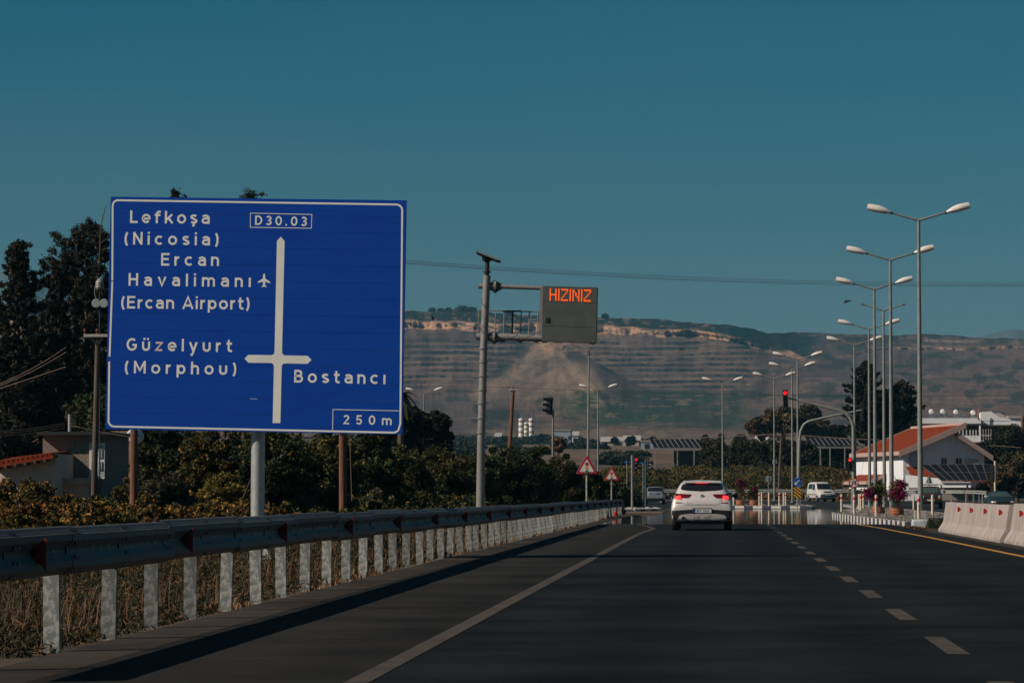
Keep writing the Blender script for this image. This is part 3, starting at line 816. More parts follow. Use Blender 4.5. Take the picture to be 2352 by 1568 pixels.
# ------------------------------------------------------------------ guard rail on the left
XR = -5.0
def rail_top(Y): return float(np.interp(Y, [10, 23, 40, 63, 100, 140, 156], [0.93, 0.94, 0.93, 0.885, 0.85, 0.82, 0.80]))
def beam_section():
    # (x towards the road, z) W profile, height 0.36
    return [(0.0, 0.0), (0.022, -0.012), (0.055, -0.045), (0.085, -0.055), (0.085, -0.105), (0.035, -0.155), (0.03, -0.18), (0.035, -0.205), (0.085, -0.255), (0.085, -0.305), (0.055, -0.318), (0.022, -0.352), (0.0, -0.362)]
M_STUD = mat('stud_pale', (.62, .56, .36), .5)
def left_rail():
    root = thing('guard_rail', 'galvanised steel guard rail with red reflectors running along the left edge of the road', 'guard rail', (XR, 20, 0))
    base = Vector((XR, 20, 0))
    posts_y = [20.2 if i == 0 else 20.7 + 2.0 * i for i in range(68)]
    sec = beam_section(); n = len(sec)
    # C profile posts
    for i, y in enumerate(posts_y):
        if y > 155.5: break
        zt = rail_top(y) - 0.08; hgt = zt + 0.25
        mb = MB()
        wd, dp, tk = 0.12, 0.065, 0.007
        for (x, yy, sx, sy) in ((0, 0, wd, tk), (-wd / 2 + tk / 2, dp / 2, tk, dp - 2 * tk), (wd / 2 - tk / 2, dp / 2, tk, dp - 2 * tk), (-wd / 2 + 0.015, dp, 0.03, tk), (wd / 2 - 0.015, dp, 0.03, tk)):
            mb.box((x, yy, zt - hgt / 2), (sx, sy, hgt))
        o = mb.build('post', M_POST, root)
        o.location = (random.Random(i).uniform(-0.015, 0.015), y - 20, 0)
        o.rotation_euler = (0, random.Random(i * 3).uniform(-0.028, 0.028), random.Random(i * 5).uniform(-0.08, 0.08))
    # beams, 4 m each, the end of one lapped over the next
    by = 18.7; j = 0
    while by < 151:
        y0, y1 = by, by + 4.3
        mb = MB(); vs = []; fs = []
        segs = 3
        off = 0.06 + (0.004 if j % 2 else 0.0)
        jog = random.Random(j + 50).uniform(-0.012, 0.012)
        for s in range(segs + 1):
            y = y0 + (y1 - y0) * s / segs
            for x, z in sec: vs.append((off + x, y - 20, rail_top(y) + z + jog))
        for s in range(segs + 1):
            y = y0 + (y1 - y0) * s / segs
            for x, z in sec: vs.append((off + x - 0.004, y - 20, rail_top(y) + z + jog))
        q = (segs + 1) * n
        for s in range(segs):
            for k in range(n - 1):
                a = s * n + k
                fs += [(a, a + 1, a + n + 1, a + n), (q + a, q + a + n, q + a + n + 1, q + a + 1)]
            fs += [(s * n, s * n + n, q + s * n + n, q + s * n), (s * n + n - 1, q + s * n + n - 1, q + s * n + 2 * n - 1, s * n + 2 * n - 1)]
        for k in range(n - 1):
            fs += [(k, q + k, q + k + 1, k + 1)]
            a = segs * n + k
            fs += [(a, a + 1, q + a + 1, q + a)]
        mb.add(vs, fs)
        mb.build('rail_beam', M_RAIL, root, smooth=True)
        if y0 < 95:
            # bolts, slots and the small studs in the valley of the beam
            for half in (0.15, 2.15):
                yb = y0 + half + 0.05
                mb = MB(); zt = rail_top(yb)
                for dy in (-0.05, 0.05):
                    for dz in (-0.03, -0.13, -0.235, -0.335):
                        xx = 0.075 if dz in (-0.13, -0.235) else 0.045
                        mb.box((off + xx, yb + dy - 20, zt + dz), (0.016, 0.06, 0.020))
                mb.box((off + 0.036, yb - 0.2 - 20, zt - 0.18), (0.012, 0.05, 0.055))
                mb.build('bolt_row', M_BLACK, root, kind='stuff')
                mb = MB()
                for q in (.75, 1.05, 1.35): mb.box((off + 0.034, yb + q - 20, zt - 0.18), (0.010, 0.022, 0.026))
                mb.build('stud_row', M_STUD, root, kind='stuff')
        by += 4.0; j += 1
    # curved end piece
    mb = MB(); vs = []
    pth = [(150.5, 0), (154, 0), (155.2, 0.06), (156.2, 0.3), (157, 0.62)]
    for y, dr in pth:
        for x, z in sec: vs.append((0.075 + x, y - 20, rail_top(y) + z - dr))
    fs = [(s * n + k, s * n + k + 1, s * n + n + k + 1, s * n + n + k) for s in range(len(pth) - 1) for k in range(n - 1)]
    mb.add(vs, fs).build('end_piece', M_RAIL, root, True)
    # red reflectors: a trapezium plate standing across the beam
    y = 5.0 * F_PX * 0.96 / 1580 ; ys = []
    Xf = 4.86
    inv = 1 / 1580.0; stp = 0.000179
    while True:
        yy = Xf * F_PX * inv
        if yy > 152: break
        ys.append(yy); inv += stp
    for yy in ys:
        zt = rail_top(yy) - 0.18
        mb = MB()
        a = [(0.045, -0.035), (0.045, 0.035), (0.145, 0.115), (0.145, -0.125)]
        mb.prism(a, (0.06, yy - 20, zt), (1, 0.0, 0), (0, 0, 1), (0.0, 0.008, 0))
        rf = mb.build('reflector', mat('reflector_red_shaded', (0.20, 0.007, 0.007), 0.45), root)  # darker copy of the reflector red, with the beam's shade put into it
        MB().box((0.105, yy - 19.985, zt), (0.03, 0.03, 0.06)).build('clip', M_DARK, rf)
left_rail()

# ------------------------------------------------------------------ gantry with matrix board
def gantry():
    Y = 98.0; k = Y / F_PX
    b = P(1101, 1200, Y); gz = h1(b.x, Y)
    o = Vector((b.x, Y, gz))
    root = thing('speed_display_gantry', 'grey steel cantilever pole carrying a dark electronic message board over the road', 'message sign', o)
    def L(x, y, dy=0): 
        p = P(x, y, Y); p.y += dy; p.x = p.x; return p - o
    def C3(cx, cy, dy=0): return L((1850 + cx * 0.28064) / 1.7415, (980 + cy * 0.28064) / 1.7415, dy)
    mb = MB()
    mb.tube([L(1101.5, 1206), L(1103.5, 1160), L(1105, 1010)], 0.24, 20, rs=[0.145, 0.14, 0.128])
    mb.tube([L(1105, 1012), L(1111, 795)], 0.20, 20, rs=[0.126, 0.122])
    mb.tube([L(1111, 796), L(1118.5, 633)], 0.120, 20)
    mb.build('pole', M_GALV, root, True)
    MB().tube([L(1118.5, 636), L(1119.5, 597)], 0.075, 12).build('mast_tip', M_DARK, root, True)
    MB().cyl(C3(350, 375), C3(350, 392), 0.13, n=16).build('mast_collar', M_DARK, root)
    # solar panel seen from below, tilted
    a = C3(212, 108); c = C3(520, 225)
    d = (c - a); d.normalize(); up = Vector((-d.z, 0, d.x)); ctr = (a + c) / 2
    M = Matrix((d, Vector((0, 1, 0)).cross(d) * -1, Vector((0, 1, 0)))).transposed()
    M = Matrix(((d.x, 0, up.x), (0, 1, 0), (d.z, 0, up.z)))
    MB().box(ctr + Vector((0, 0.1, 0)) - up * 0.03, ((c - a).length, 0.9, 0.03), M=M).build('solar_panel', M_SOLAR, root)
    MB().box(ctr + Vector((0, 0.1, 0)) + up * 0.012, ((c - a).length + 0.03, 0.94, 0.05), M=M).build('panel_frame', M_GALV, root)
    MB().lathe(C3(352, 205), [(0.03, -0.1), (0.16, -0.04), (0.17, 0.08), (0.05, 0.14)], 12).build('panel_joint', M_DARK, root, True)
    # upper arm
    MB().tube([C3(224, 582, .1), C3(400, 583, .1)], 0.085, 10).build('arm', M_GALV, root, True)
    MB().tube([C3(400, 585, .1), C3(1140, 608, .1)], 0.075, 10).build('arm', M_GALV, root, True)
    for (x, y) in ((462, 590), (447, 1318)):
        fl = MB()
        c0 = C3(x, y, .1)
        fl.cyl(c0 - Vector((0.04, 0, 0)), c0 + Vector((0.04, 0, 0)), 0.21, n=16)
        for t in range(6):
            q = t * math.pi / 3
            e = Vector((0, math.cos(q), math.sin(q)))
            for sx in (-1, 1):
                fl.add([c0 + e * 0.07 + Vector((sx * .04, 0, 0)), c0 + e * 0.2 + Vector((sx * .04, 0, 0)), c0 + e * 0.07 + Vector((sx * .26, 0, 0)), c0 + e * 0.07 + Vector((sx * .04, .01, .01)), c0 + e * 0.2 + Vector((sx * .04, .01, .01)), c0 + e * 0.07 + Vector((sx * .26, .01, .01))], [(0, 1, 2), (3, 5, 4), (0, 3, 4, 1), (1, 4, 5, 2), (2, 5, 3, 0)])
        fl.build('flange', M_GALV, root)
    # lower arm
    MB().tube([C3(196, 1300, .1), C3(380, 1303, .1)], 0.115, 12).build('arm', M_GALV, root, True)
    MB().tube([C3(380, 1303, .1), C3(1140, 1325, .1)], 0.115, 12).build('arm', M_GALV, root, True)
    for x in (565, 815, 1050):
        q = MB(); c0 = C3(x, 1318, .25)
        q.box(c0, (0.10, 0.3, 0.30)); q.box(C3(x - 10, 1290, .3), (0.22, 0.35, 0.035)); q.box(C3(x - 6, 1362, .3), (0.20, 0.3, 0.03))
        q.build('clamp', M_GALV, root)
    for pts in ([(380, 1270), (300, 1255), (275, 1200), (290, 1150), (380, 1240)], [(290, 770), (285, 840), (340, 900), (380, 960)], [(500, 1300), (620, 1355), (700, 1330), (800, 1280)], [(820, 1360), (900, 1340), (960, 1300), (1040, 1285)]):
        MB().tube([C3(x, y, -.3) for x, y in pts], 0.012, 5).build('cable', M_WIRE, root)
    # walkway railing
    for x in (210, 452, 575, 697, 818, 935, 1060):
        t_, b_ = C3(x + 6, 930, .45), C3(x - 4, 1275, .45)
        MB().tube([t_, b_], 0.032 if x == 697 else 0.020, 6).build('railing_post', M_DARK if x == 697 else M_GALV, root)
    MB().tube([C3(215, 915, .45), C3(1110, 942, .45)], 0.02, 6).build('handrail', M_GALV, root)
    MB().box(C3(692, 931, .45), (0.58, 0.12, 0.05)).build('floodlight', M_DARK, root)
    MB().tube([C3(1128, 600, .08), C3(1112, 1355, .08)], 0.08, 4).build('frame_post', M_GALV, root)
    # board
    tl, tr, br, bl = C3(1150, 583, -.1), C3(1927, 605, -.1), C3(1905, 1398, -.1), C3(1135, 1372, -.1)
    def Q(u, v, d=0):
        p = (tl * (1 - u) + tr * u) * (1 - v) + (bl * (1 - u) + br * u) * v
        return p + Vector((0, d, 0))
    M_BOX = mat('board_paint', (0.078, 0.090, 0.080), 0.7, c2=(0.062, 0.073, 0.065), scale=3)
    for v0, v1 in ((0, .283), (.287, .722), (.726, 1)):
        mb = MB(); mb.add([Q(0, v0), Q(1, v0), Q(1, v1), Q(0, v1), Q(0, v0, .3), Q(1, v0, .3), Q(1, v1, .3), Q(0, v1, .3)], [(0, 1, 2, 3), (4, 7, 6, 5), (0, 4, 5, 1), (1, 5, 6, 2), (2, 6, 7, 3), (3, 7, 4, 0)])
        mb.build('panel', M_BOX, root, bevel=0.008)
    mb = MB(); mb.add([Q(-.004, 0.01, .03), Q(1.004, 0.01, .03), Q(1.004, 1, .03), Q(-.004, 1, .03), Q(-.004, 0.01, .33), Q(1.004, 0.01, .33), Q(1.004, 1, .33), Q(-.004, 1, .33)], [(0, 1, 2, 3), (4, 7, 6, 5), (0, 4, 5, 1), (1, 5, 6, 2), (2, 6, 7, 3), (3, 7, 4, 0)])
    mb.build('housing', M_BLACK, root)
    MB().box(Q(.098, .615, -.005), (0.135, 0.03, 0.16)).build('camera_window', M_BLACK, root, bevel=0.01)
    for u in (.05, .93): MB().box(Q(u, 1.01, .05), (0.16, 0.2, 0.05)).build('foot_bracket', M_BLACK, root)
    # dot-matrix word
    F5 = {'H': ['10001', '10001', '10001', '11111', '10001', '10001', '10001'], 'I': ['1', '1', '1', '1', '1', '1', '1'], 'Z': ['11111', '00001', '00010', '00100', '01000', '10000', '11111'], 'N': ['10001', '11001', '10101', '10101', '10011', '10001', '10001']}
    M_LED = mat('led_orange', (0.5, 0.08, 0.01), 0.4, emit=((1.0, 0.12, 0.012), 1.5))
    u = .124
    widths = {'H': 5, 'I': 1, 'Z': 5, 'N': 5}
    word = 'HIZINIZ'
    tot = sum(widths[c] for c in word) + (len(word) - 1) * 1.0
    du = (.885 - .124) / tot
    for c in word:
        mb = MB()
        wpx = widths[c]
        for r in range(7):
            for cc in range(wpx):
                if F5[c][r][cc] == '1':
                    for si in range(2):
                        for sj in range(2):
                            uu = u + (cc + .25 + .5 * si) * du; vv = .045 + (r + .25 + .5 * sj) * .0315
                            mb.box(Q(uu, vv, -.006), (du * 1.85 * .5 * .66, 0.008, 0.0315 * 1.85 * .5 * .66))
        mb.build('letter', M_LED, root)
        u += (wpx + 1.0) * du
    # ladder rungs
    for y in (800, 831.5, 863.5, 895.5, 926, 960, 994):
        xx = 1111 - (y - 795) * 0.029
        mb = MB(); p0 = L(xx - 24, y, -.02); p1 = L(xx + 14, y, -.02)
        mb.box(L(xx - 13, y, -.02), (0.30, 0.05, 0.05)); mb.cyl(L(xx, y + 1.5), L(xx, y - 1.5), 0.150, n=16)
        mb.build('rung', M_GALV, root)
gantry()

# ------------------------------------------------------------------ street lamps
def build_lamp(name, label, loc, height=12.0, heads=True, arm=1.13):
    root = thing(name, label, 'street lamp', loc, group='double-armed street lamps')
    MB().tube([(0, 0, -.05), (0, 0, height)], 0.1, 12, rs=[0.115, 0.062]).build('pole', M_POLE, root, True)
    MB().cyl((0, 0, 0), (0, 0, .05), 0.24, n=12).build('base_flange', M_GALV, root)
    for s in (-1, 1):
        MB().tube([(0, 0, height - .03), (s * arm, 0, height + .31)], 0.042, 8, rs=[0.05, 0.036]).build('arm', M_POLE, root, True)
        if heads:
            # cobra head: an elongated shell lying along the arm, pitched up
            L = 0.96; mb = MB()
            prof = [(0, .06, .05), (.1, .11, .085), (.3, .17, .16), (.55, .18, .19), (.8, .15, .175), (.96, .11, .16), (1.0, .10, .145)]
            ang = R(15); vs = []; n = 12
            if s == -1: ang = R(13)
            for q, wy, hz in prof:
                cx = q * L
                for i in range(n):
                    t = 2 * math.pi * i / n
                    zz = math.sin(t) * hz; zz = zz if zz > 0 else zz * .6
                    yy = math.cos(t) * wy
                    x = cx * math.cos(ang) - zz * math.sin(ang); z = cx * math.sin(ang) + zz * math.cos(ang)
                    vs.append((s * (arm - .04 + x), yy, height + .29 + z))
            m = len(prof)
            fs = [(j * n + i, j * n + (i + 1) % n, (j + 1) * n + (i + 1) % n, (j + 1) * n + i) for j in range(m - 1) for i in range(n)] + [tuple(range(n)), tuple((m - 1) * n + i for i in range(n))]
            mb.add(vs, fs)
            hd = mb.build('lamp_head', M_LAMP, root, True)
            q = MB(); q.box((s * (arm + .42 * math.cos(ang)), 0, height + .29 + .40 * math.sin(ang) - .055), (.5, .2, .03), M=Matrix.Rotation(-s * ang, 3, 'Y'))
            q.build('lens', M_DARK, hd)
            MB().cyl((s * (arm - .1), 0, height + .27), (s * (arm + .06), 0, height + .32), .055, n=8).build('socket', M_DARK, hd)
        else:
            MB().cyl((s * arm, 0, height + .31), (s * (arm + .16), 0, height + .35), .052, n=8).build('socket', M_WOOD, root)
    return root
lamps = []
LB = [((2110, 505), 121.3, 'tallest nearest double-armed street lamp at the right end of the row, on a concrete block'),
      ((2044.8, 596), 142.1, 'second nearest double-armed street lamp, beside the right flower tub'),
      ((2008, 663.5), 162.6, 'third nearest double-armed street lamp, left of the right flower tub'),
      ((2029, 712), 181.7, None),
      ((1995.5, 755), 202.7, 'double-armed street lamp standing between the third lamp and the traffic signal mast'),
      ((1962, 791.5), 225.0, 'double-armed street lamp rising directly behind the traffic signal mast'),
      ((1831.6, 825), 249.5, 'taller of the two close street lamps behind the blue arrow sign'),
      ((1819, 847.5), 269.5, 'shorter of the two close street lamps behind the blue arrow sign'),
      ((1777.9, 869), 292, 'street lamp on the far island left of the blue arrow sign'),
      ((1659.2, 880), 305, 'street lamp rising straight above the white car'),
      ((1373.4, 895), 325, 'street lamp far behind the larger warning triangle'),
      ((973.8, 902), 336, 'far street lamp partly hidden by the dark round tree')]
proto = None
for (px, Y, lab) in LB:
    top = P(px[0], px[1], Y); gz = h1(top.x, Y)
    if Y < 235: gz += 0.15
    hgt = top.z - gz
    if lab is None:
        o = build_lamp('street_lamp', 'street lamp pole whose two arms have lost their lamp heads', (top.x, Y, gz), hgt, False)
        continue
    if proto is None:
        proto = build_lamp('street_lamp', lab, (top.x, Y, gz), hgt)
        ph = hgt
    else:
        o = dup(proto, (top.x, Y, gz), 0, lab, (1, 1, hgt / ph))
# bare mast
def bare_mast():
    Y = 190.0; top = P(1352.3, 802.5, Y); gz = h1(top.x, Y)
    r = thing('bare_mast', 'tall bare grey mast with a frayed top behind the larger warning triangle', 'mast', (top.x, Y, gz))
    MB().tube([(-0.08, 0, 0), (0, 0, top.z - gz - .4)], .07, 8, rs=[.1, .05]).build('pole', M_POLE, r, True)
    mb = MB()
    for q in range(5): mb.tube([(0, 0, top.z - gz - .5), (math.cos(q * 1.3) * .1, math.sin(q * 1.3) * .1, top.z - gz - .02 * q)], .018, 4)
    mb.build('tip_spikes', M_DARK, r)
bare_mast()

# ------------------------------------------------------------------ concrete barrier on the right
def barrier():
    # New Jersey profile facing the road: x (towards road negative), z
    prof = [(-0.32, 0.0), (-0.32, 0.07), (-0.17, 0.30), (-0.085, 0.88), (0.085, 0.88), (0.17, 0.30), (0.32, 0.07), (0.32, 0.0)]
    segs = [(92.0, 72.0, 6.85), (71.9, 51.9, 6.95), (51.8, 31.8, 7.0)]
    for i, (ya, yb, x0) in enumerate(segs):
        root = thing('concrete_barrier', ['nearest visible concrete traffic barrier ending beside the striped kerb, with red reflectors', 'second concrete traffic barrier, cut by the right edge of the picture', 'third concrete traffic barrier of the line, towards the viewer'][i], 'concrete barrier', (x0, (ya + yb) / 2, 0), group='concrete barriers on the median')
        Ls = (ya - yb); n = len(prof); rows = 24
        rng = random.Random(i)
        vs = []
        for s in range(rows + 1):
            y = -Ls / 2 + Ls * s / rows
            for x, z in prof:
                vs.append((x + rng.uniform(-.006, .006), y, z + (0.006 * math.sin(s * .9) if z > .5 else 0) + (.035 if i == 1 and z > .5 else 0)))
        fs = [(s * n + k, s * n + k + 1, s * n + n + k + 1, s * n + n + k) for s in range(rows) for k in range(n - 1)]
        fs += [tuple(range(n)), tuple(rows * n + k for k in range(n - 1, -1, -1))]
        MB().add(vs, fs).build('barrier_body', M_BARR, root, smooth=False)
        # vertical form marks at the foot
        mb = MB()
        for s in range(int(Ls / 0.9)):
            y = -Ls / 2 + .4 + s * .9
            mb.add([(-.325, y, .0), (-.325, y + .035, .0), (-.312, y + .035, .12), (-.312, y, .12)], [(0, 1, 2, 3)])
        mb.build('form_mark', mat('damp_concrete', (0.10, 0.09, 0.08), .9), root)
        if i < 2:
            for s in range(10):
                yy = (ya - 6.0 - s * 4.2) if i == 0 else (ya - 2.5 - s * 4.0)
                if yy < yb + .5: break
                pts = [(0, -.075), (0.05, -.062), (0.09, -.02), (0.09, .02), (0.05, .062), (0, .075)]
                rf = MB().prism([(a, b_) for a, b_ in pts], (-0.145 - .06, yy - (ya + yb) / 2, .70), (1, 0, 0), (0, 0, 1), (0, .01, 0))
                # the reflector stands across the wall, facing traffic
                rf.build('reflector', M_RED, root)
M_BARR = mat('barrier_concrete', (0.40, 0.34, 0.31), 0.9, c2=(0.29, 0.25, 0.23), scale=2.2, bump=0.25, bscale=14, stretch=(1, 1, .25))
barrier()

# ------------------------------------------------------------------ traffic islands
M_KW = mat('kerb_white', (0.58, 0.53, 0.49), .8, c2=(.45, .43, .40), scale=8)
M_KB = mat('kerb_black', (0.018, 0.024, 0.055), .8, c2=(.04, .045, .06), scale=8)
M_GRAV = mat('gravel', (0.21, 0.19, 0.165), .95, c2=(.08, .075, .068), scale=30, bump=.8, bscale=30)
def island(label, outline, stone, hk=0.17, seed=0, gravel=3000, wd=.16, top=None):
    cx = sum(p[0] for p in outline) / len(outline); cy = sum(p[1] for p in outline) / len(outline)
    z0 = 0.0
    root = thing('traffic_island', label, 'traffic island', (cx, cy, z0))
    pts = [Vector((x - cx, y - cy)) for x, y in outline]
    mesh_w = MB().box((0, 0, hk / 2 - .03), (stone * .985, wd, hk + .06)).mesh('kerb_stone', M_KW)
    mesh_b = MB().box((0, 0, hk / 2 - .032), (stone * .985, wd - .006, hk + .056)).mesh('kerb_stone', M_KB)
    k = 0; cnt = 0
    for i in range(len(pts)):
        a, c = pts[i], pts[(i + 1) % len(pts)]
        L = (c - a).length; m = max(1, round(L / stone)); d = (c - a) / m
        ang = math.atan2(d.y, d.x)
        for q in range(m):
            p = a + d * (q + .5)
            X, Y = p.x + cx, p.y + cy
            if cnt >= 290: break
            inst('kerb_stone', mesh_w if k % 2 else mesh_b, root, (p.x, p.y, h1(X, Y)), ang)
            k += 1; cnt += 1
    n = len(pts)
    mb = MB()
    mb.add([(p.x, p.y, h1(p.x + cx, p.y + cy) + hk - .05) for p in pts], [tuple(range(n))])
    mb.build('island_fill', top or M_GRAV, root)
    # loose stones
    rng = np.random.default_rng(seed)
    if gravel:
        xs = np.array([p.x for p in pts]); ys = np.array([p.y for p in pts])
        P_ = []
        while len(P_) < gravel:
            x, y = rng.uniform(xs.min(), xs.max()), rng.uniform(ys.min(), ys.max())
            ins = False; j = n - 1
            for i in range(n):
                if ((ys[i] > y) != (ys[j] > y)) and (x < (xs[j] - xs[i]) * (y - ys[i]) / (ys[j] - ys[i]) + xs[i]): ins = not ins
                j = i
            if ins: P_.append((x, y, h1(x + cx, y + cy) + hk - .04))
        P_ = np.array(P_)
        octv = np.array([(1, 0, 0), (-1, 0, 0), (0, 1, 0), (0, -1, 0), (0, 0, 1), (0, 0, -1)], float)
        octf = np.array([(0, 2, 4), (2, 1, 4), (1, 3, 4), (3, 0, 4), (2, 0, 5), (1, 2, 5), (3, 1, 5), (0, 3, 5)])
        s = rng.uniform(.025, .085, (gravel, 1, 1)) * rng.uniform(.6, 1.2, (gravel, 6, 1))
        V = (P_[:, None, :] + octv[None] * s * np.array([1, 1, .75])).reshape(-1, 3)
        Fc = (octf[None] + 6 * np.arange(gravel)[:, None, None]).reshape(-1, 3)
        base = rng.uniform(.045, .28, (gravel, 1, 1)) * np.array([1, .92, .82])
        Cc = np.repeat(base, 8, 1).reshape(-1, 3)
        o = obj('gravel', np_mesh('gravel', V, Fc, M_TONE, False, Cc), root, 'stuff')
    return root
def tone_mat(name, rough=.8, transl=0.0):
    m = bpy.data.materials.new(name); m.use_nodes = True
    t = m.node_tree; b = t.nodes['Principled BSDF']; b.inputs['Roughness'].default_value = rough; b.inputs['Specular IOR Level'].default_value = .2
    at = t.nodes.new('ShaderNodeAttribute'); at.attribute_name = 'tone'
    n = nz(t.nodes, t.links, 1.7, 3)
    mr = t.nodes.new('ShaderNodeMapRange'); mr.inputs[1].default_value = .3; mr.inputs[2].default_value = .7; mr.inputs[3].default_value = .75; mr.inputs[4].default_value = 1.2
    sc_ = t.nodes.new('ShaderNodeVectorMath'); sc_.operation = 'SCALE'
    t.links.new(n.outputs[0], mr.inputs[0]); t.links.new(at.outputs['Color'], sc_.inputs[0]); t.links.new(mr.outputs[0], sc_.inputs['Scale'])
    t.links.new(sc_.outputs[0], b.inputs['Base Color'])
    return m
M_TONE = tone_mat('stone_tone', .9)
M_LEAF = tone_mat('leaf_tone', .7)
island('gravel median island with black and white striped kerb and white marker posts', [(6.42, 104), (6.15, 114), (5.85, 125), (5.6, 137), (5.42, 147), (5.6, 151), (6.4, 153.5), (7.2, 158), (7.4, 170), (8.6, 190), (9.2, 205), (9.3, 231), (10.6, 231), (10.8, 160), (10.8, 104)], 1.0, gravel=9000, seed=1)
island('far pale kerbed island with marker posts and flower pots behind the white car', [(0.5, 214), (3.0, 212.5), (6.2, 211), (6.6, 213), (6.3, 226), (0.6, 228)], 0.75, seed=2, gravel=800, top=M_CONC)
island('low paved island at the left side of the junction, with traffic signals', [(-9.0, 187), (-5.2, 185.5), (-3.6, 189), (-4.2, 204), (-9.0, 206)], 0.8, hk=.14, seed=3, gravel=0, top=M_CONC)
island('narrow striped kerb island behind the small silver car', [(-3.4, 262), (-1.0, 260), (1.5, 262), (1.5, 264), (-3.4, 266)], 0.8, hk=.22, seed=4, gravel=0, top=M_CONC)
# white painted block and drain at the near end of the island
r = thing('median_block', 'pale blue white concrete block closing the near end of the striped kerb', 'concrete block', (6.9, 103.6, 0))
MB().box((0.1, 0, 0.09), (1.05, .5, .34)).build('block', mat('block_paint', (.55, .58, .60), .8, c2=(.40, .44, .47)), r, bevel=.06)
r = thing('drain_box', 'black open drain box between the kerb and the barrier', 'drain', (7.55, 101.5, 0))
mb = MB(); mb.box((0, 0, .12), (.5, .5, .3)); mb.box((-.05, -.05, .30), (.62, .62, .05)); mb.box((.1, -.32, .05), (.3, .12, .22))
mb.build('drain_frame', M_BLACK, r)

# ------------------------------------------------------------------ marker posts
def marker():
    r = thing('marker_post', 'x', 'marker post', (0, 0, 0), group='white plastic marker posts at the junction')
    MB().lathe((0, 0, 0), [(.062, -.05), (.062, .88), (.055, .93), (.02, .95)], 12).build('post_body', M_CREAM, r, True)
    MB().lathe((0, 0, 0), [(.0635, .70), (.0635, .82)], 12).build('red_band', M_REDP, r, True)
    mb = MB()
    for z in (.34, .41, .48, .55): mb.box((0, -.062, z), (.03, .004, .035))
    mb.build('vertical_print', M_DARK, r)
    return r
M_CREAM = mat('cream_plastic', (.66, .53, .42), .5, c2=(.56, .45, .36), scale=5)
M_REDP = mat('red_foil', (.55, .02, .015), .4)
def plainpost():
    r = thing('marker_post', 'x', 'marker post', (0, 0, 0), group='white plastic marker posts at the junction')
    MB().lathe((0, 0, 0), [(.062, -.05), (.062, .88), (.055, .93), (.02, .95)], 12).build('post_body', M_CREAM, r, True)
    return r
def c7(cx, cy): return (3200 + cx * .29762) / 1.7415, (1900 + cy * .29762) / 1.7415
mk = [(1595, 600, 322, 1, 'nearest marker post with red band, in front of the concrete lamp base'),
      (1023, 565, 258, 1, 'marker post with red band at the kerb, left of the flower tubs'),
      (728, 528, 262, 1, 'marker post with red band directly under the no U-turn sign'),
      (558, 500, 262, 1, 'leftmost marker post with red band on the gravel island'),
      (703, 440, 250, 1, 'marker post mostly hidden behind the one under the no U-turn sign'),
      (818, 478, 268, 1, 'marker post with red band between the no U-turn sign and the lamp posts'),
      (852, 448, 237, 1, 'marker post with red band touching the left side of a lamp post'),
      (1780, 537, 270, 0, 'plain cream marker post beside the striped kerb end near the barrier'),
      (1527, 455, 278, 0, 'plain cream marker post behind the concrete lamp base'),
      (795, 470, 255, 0, 'plain cream marker post behind the no U-turn sign island'),
      (1118, 415, 310, 0, 'small far plain marker post seen under the left flower bush'),
      (1255, 430, 295, 0, 'plain marker post behind the right flower tub')]
pm = pp_ = None
for cx, cyb, cyt, red, lab in mk:
    x, yb = c7(cx, cyb); _, yt = c7(cx, cyt)
    Y = min(228, .92 * F_PX / max(yb - yt, 10)) if cyb > 445 else 228 - (445 - cyb) * -0.1
    Y = min(max((1.2 - .12) * F_PX / (yb - 1128), 108), 224)
    p = (PX(x, Y), Y, h1(PX(x, Y), Y) + .11)
    if red:
        if pm is None: pm = marker(); pm.location = p; pm['label'] = lab
        else: dup(pm, p, 0, lab)
    else:
        if pp_ is None: pp_ = plainpost(); pp_.location = p; pp_['label'] = lab
        else: dup(pp_, p, 0, lab)
# far island posts (through the gap right of the white car) and the one left of it
far = [(1685, 1163, 0, 'far marker post just right of the white car'), (1750, 1161, 0, 'far marker post left of the far lamp on the pale island'), (1767, 1160, 0, 'far marker post touching the far island lamp'), (1790, 1160, 1, 'far marker post with red band left of the chevron board'), (1800.5, 1160, 0, 'far cream marker post nearest the chevron board'), (1806, 1160, 1, 'far marker post partly behind its neighbour, left of the chevron board'), (1744, 1162, 1, 'far marker post with red band between car and far lamp'), (1518, 1158, 1, 'marker post with red band between the silver car and the white car')]
for i, (x, y, red, lab) in enumerate(far):
    Y = 216 if i < 7 else 262
    src = pm if red else pp_
    X = PX(x, Y); dup(src, (X, Y + (i % 3), h1(X, Y) + .14), 0, lab)

# ------------------------------------------------------------------ flower tubs
M_STEM = mat('stem', (.10, .07, .045), .9)
def leafquads(rng, C, size, up=0.0, aspect=.5):
    """C (N,3) centres -> quads, random orientation"""
    N = len(C)
    a = rng.normal(size=(N, 3)); a[:, 2] += up; a /= np.linalg.norm(a, axis=1)[:, None]
    b = rng.normal(size=(N, 3)); b -= a * (a * b).sum(1)[:, None]; b /= np.linalg.norm(b, axis=1)[:, None]
    s = (size * rng.uniform(.6, 1.4, N))[:, None]
    v = np.stack([C - a * s * 1.1, C + a * s * 1.1 + b * s * aspect * .5, C + b * s * aspect * 1.9 - a * s * .1], 1).reshape(-1, 3)
    f = np.arange(3 * N).reshape(-1, 3)
    return v, f
def tones(rng, N, pal, wts):
    pal = np.array(pal); idx = rng.choice(len(pal), N, p=np.array(wts) / sum(wts))
    return pal[idx] * rng.uniform(.7, 1.3, (N, 1))
PAL_GREEN = [(.016, .026, .006), (.030, .040, .009), (.060, .055, .013), (.13, .082, .018), (.20, .105, .024)]
PAL_DARK = [(.007, .011, .005), (.013, .017, .007), (.026, .025, .009), (.06, .040, .014)]
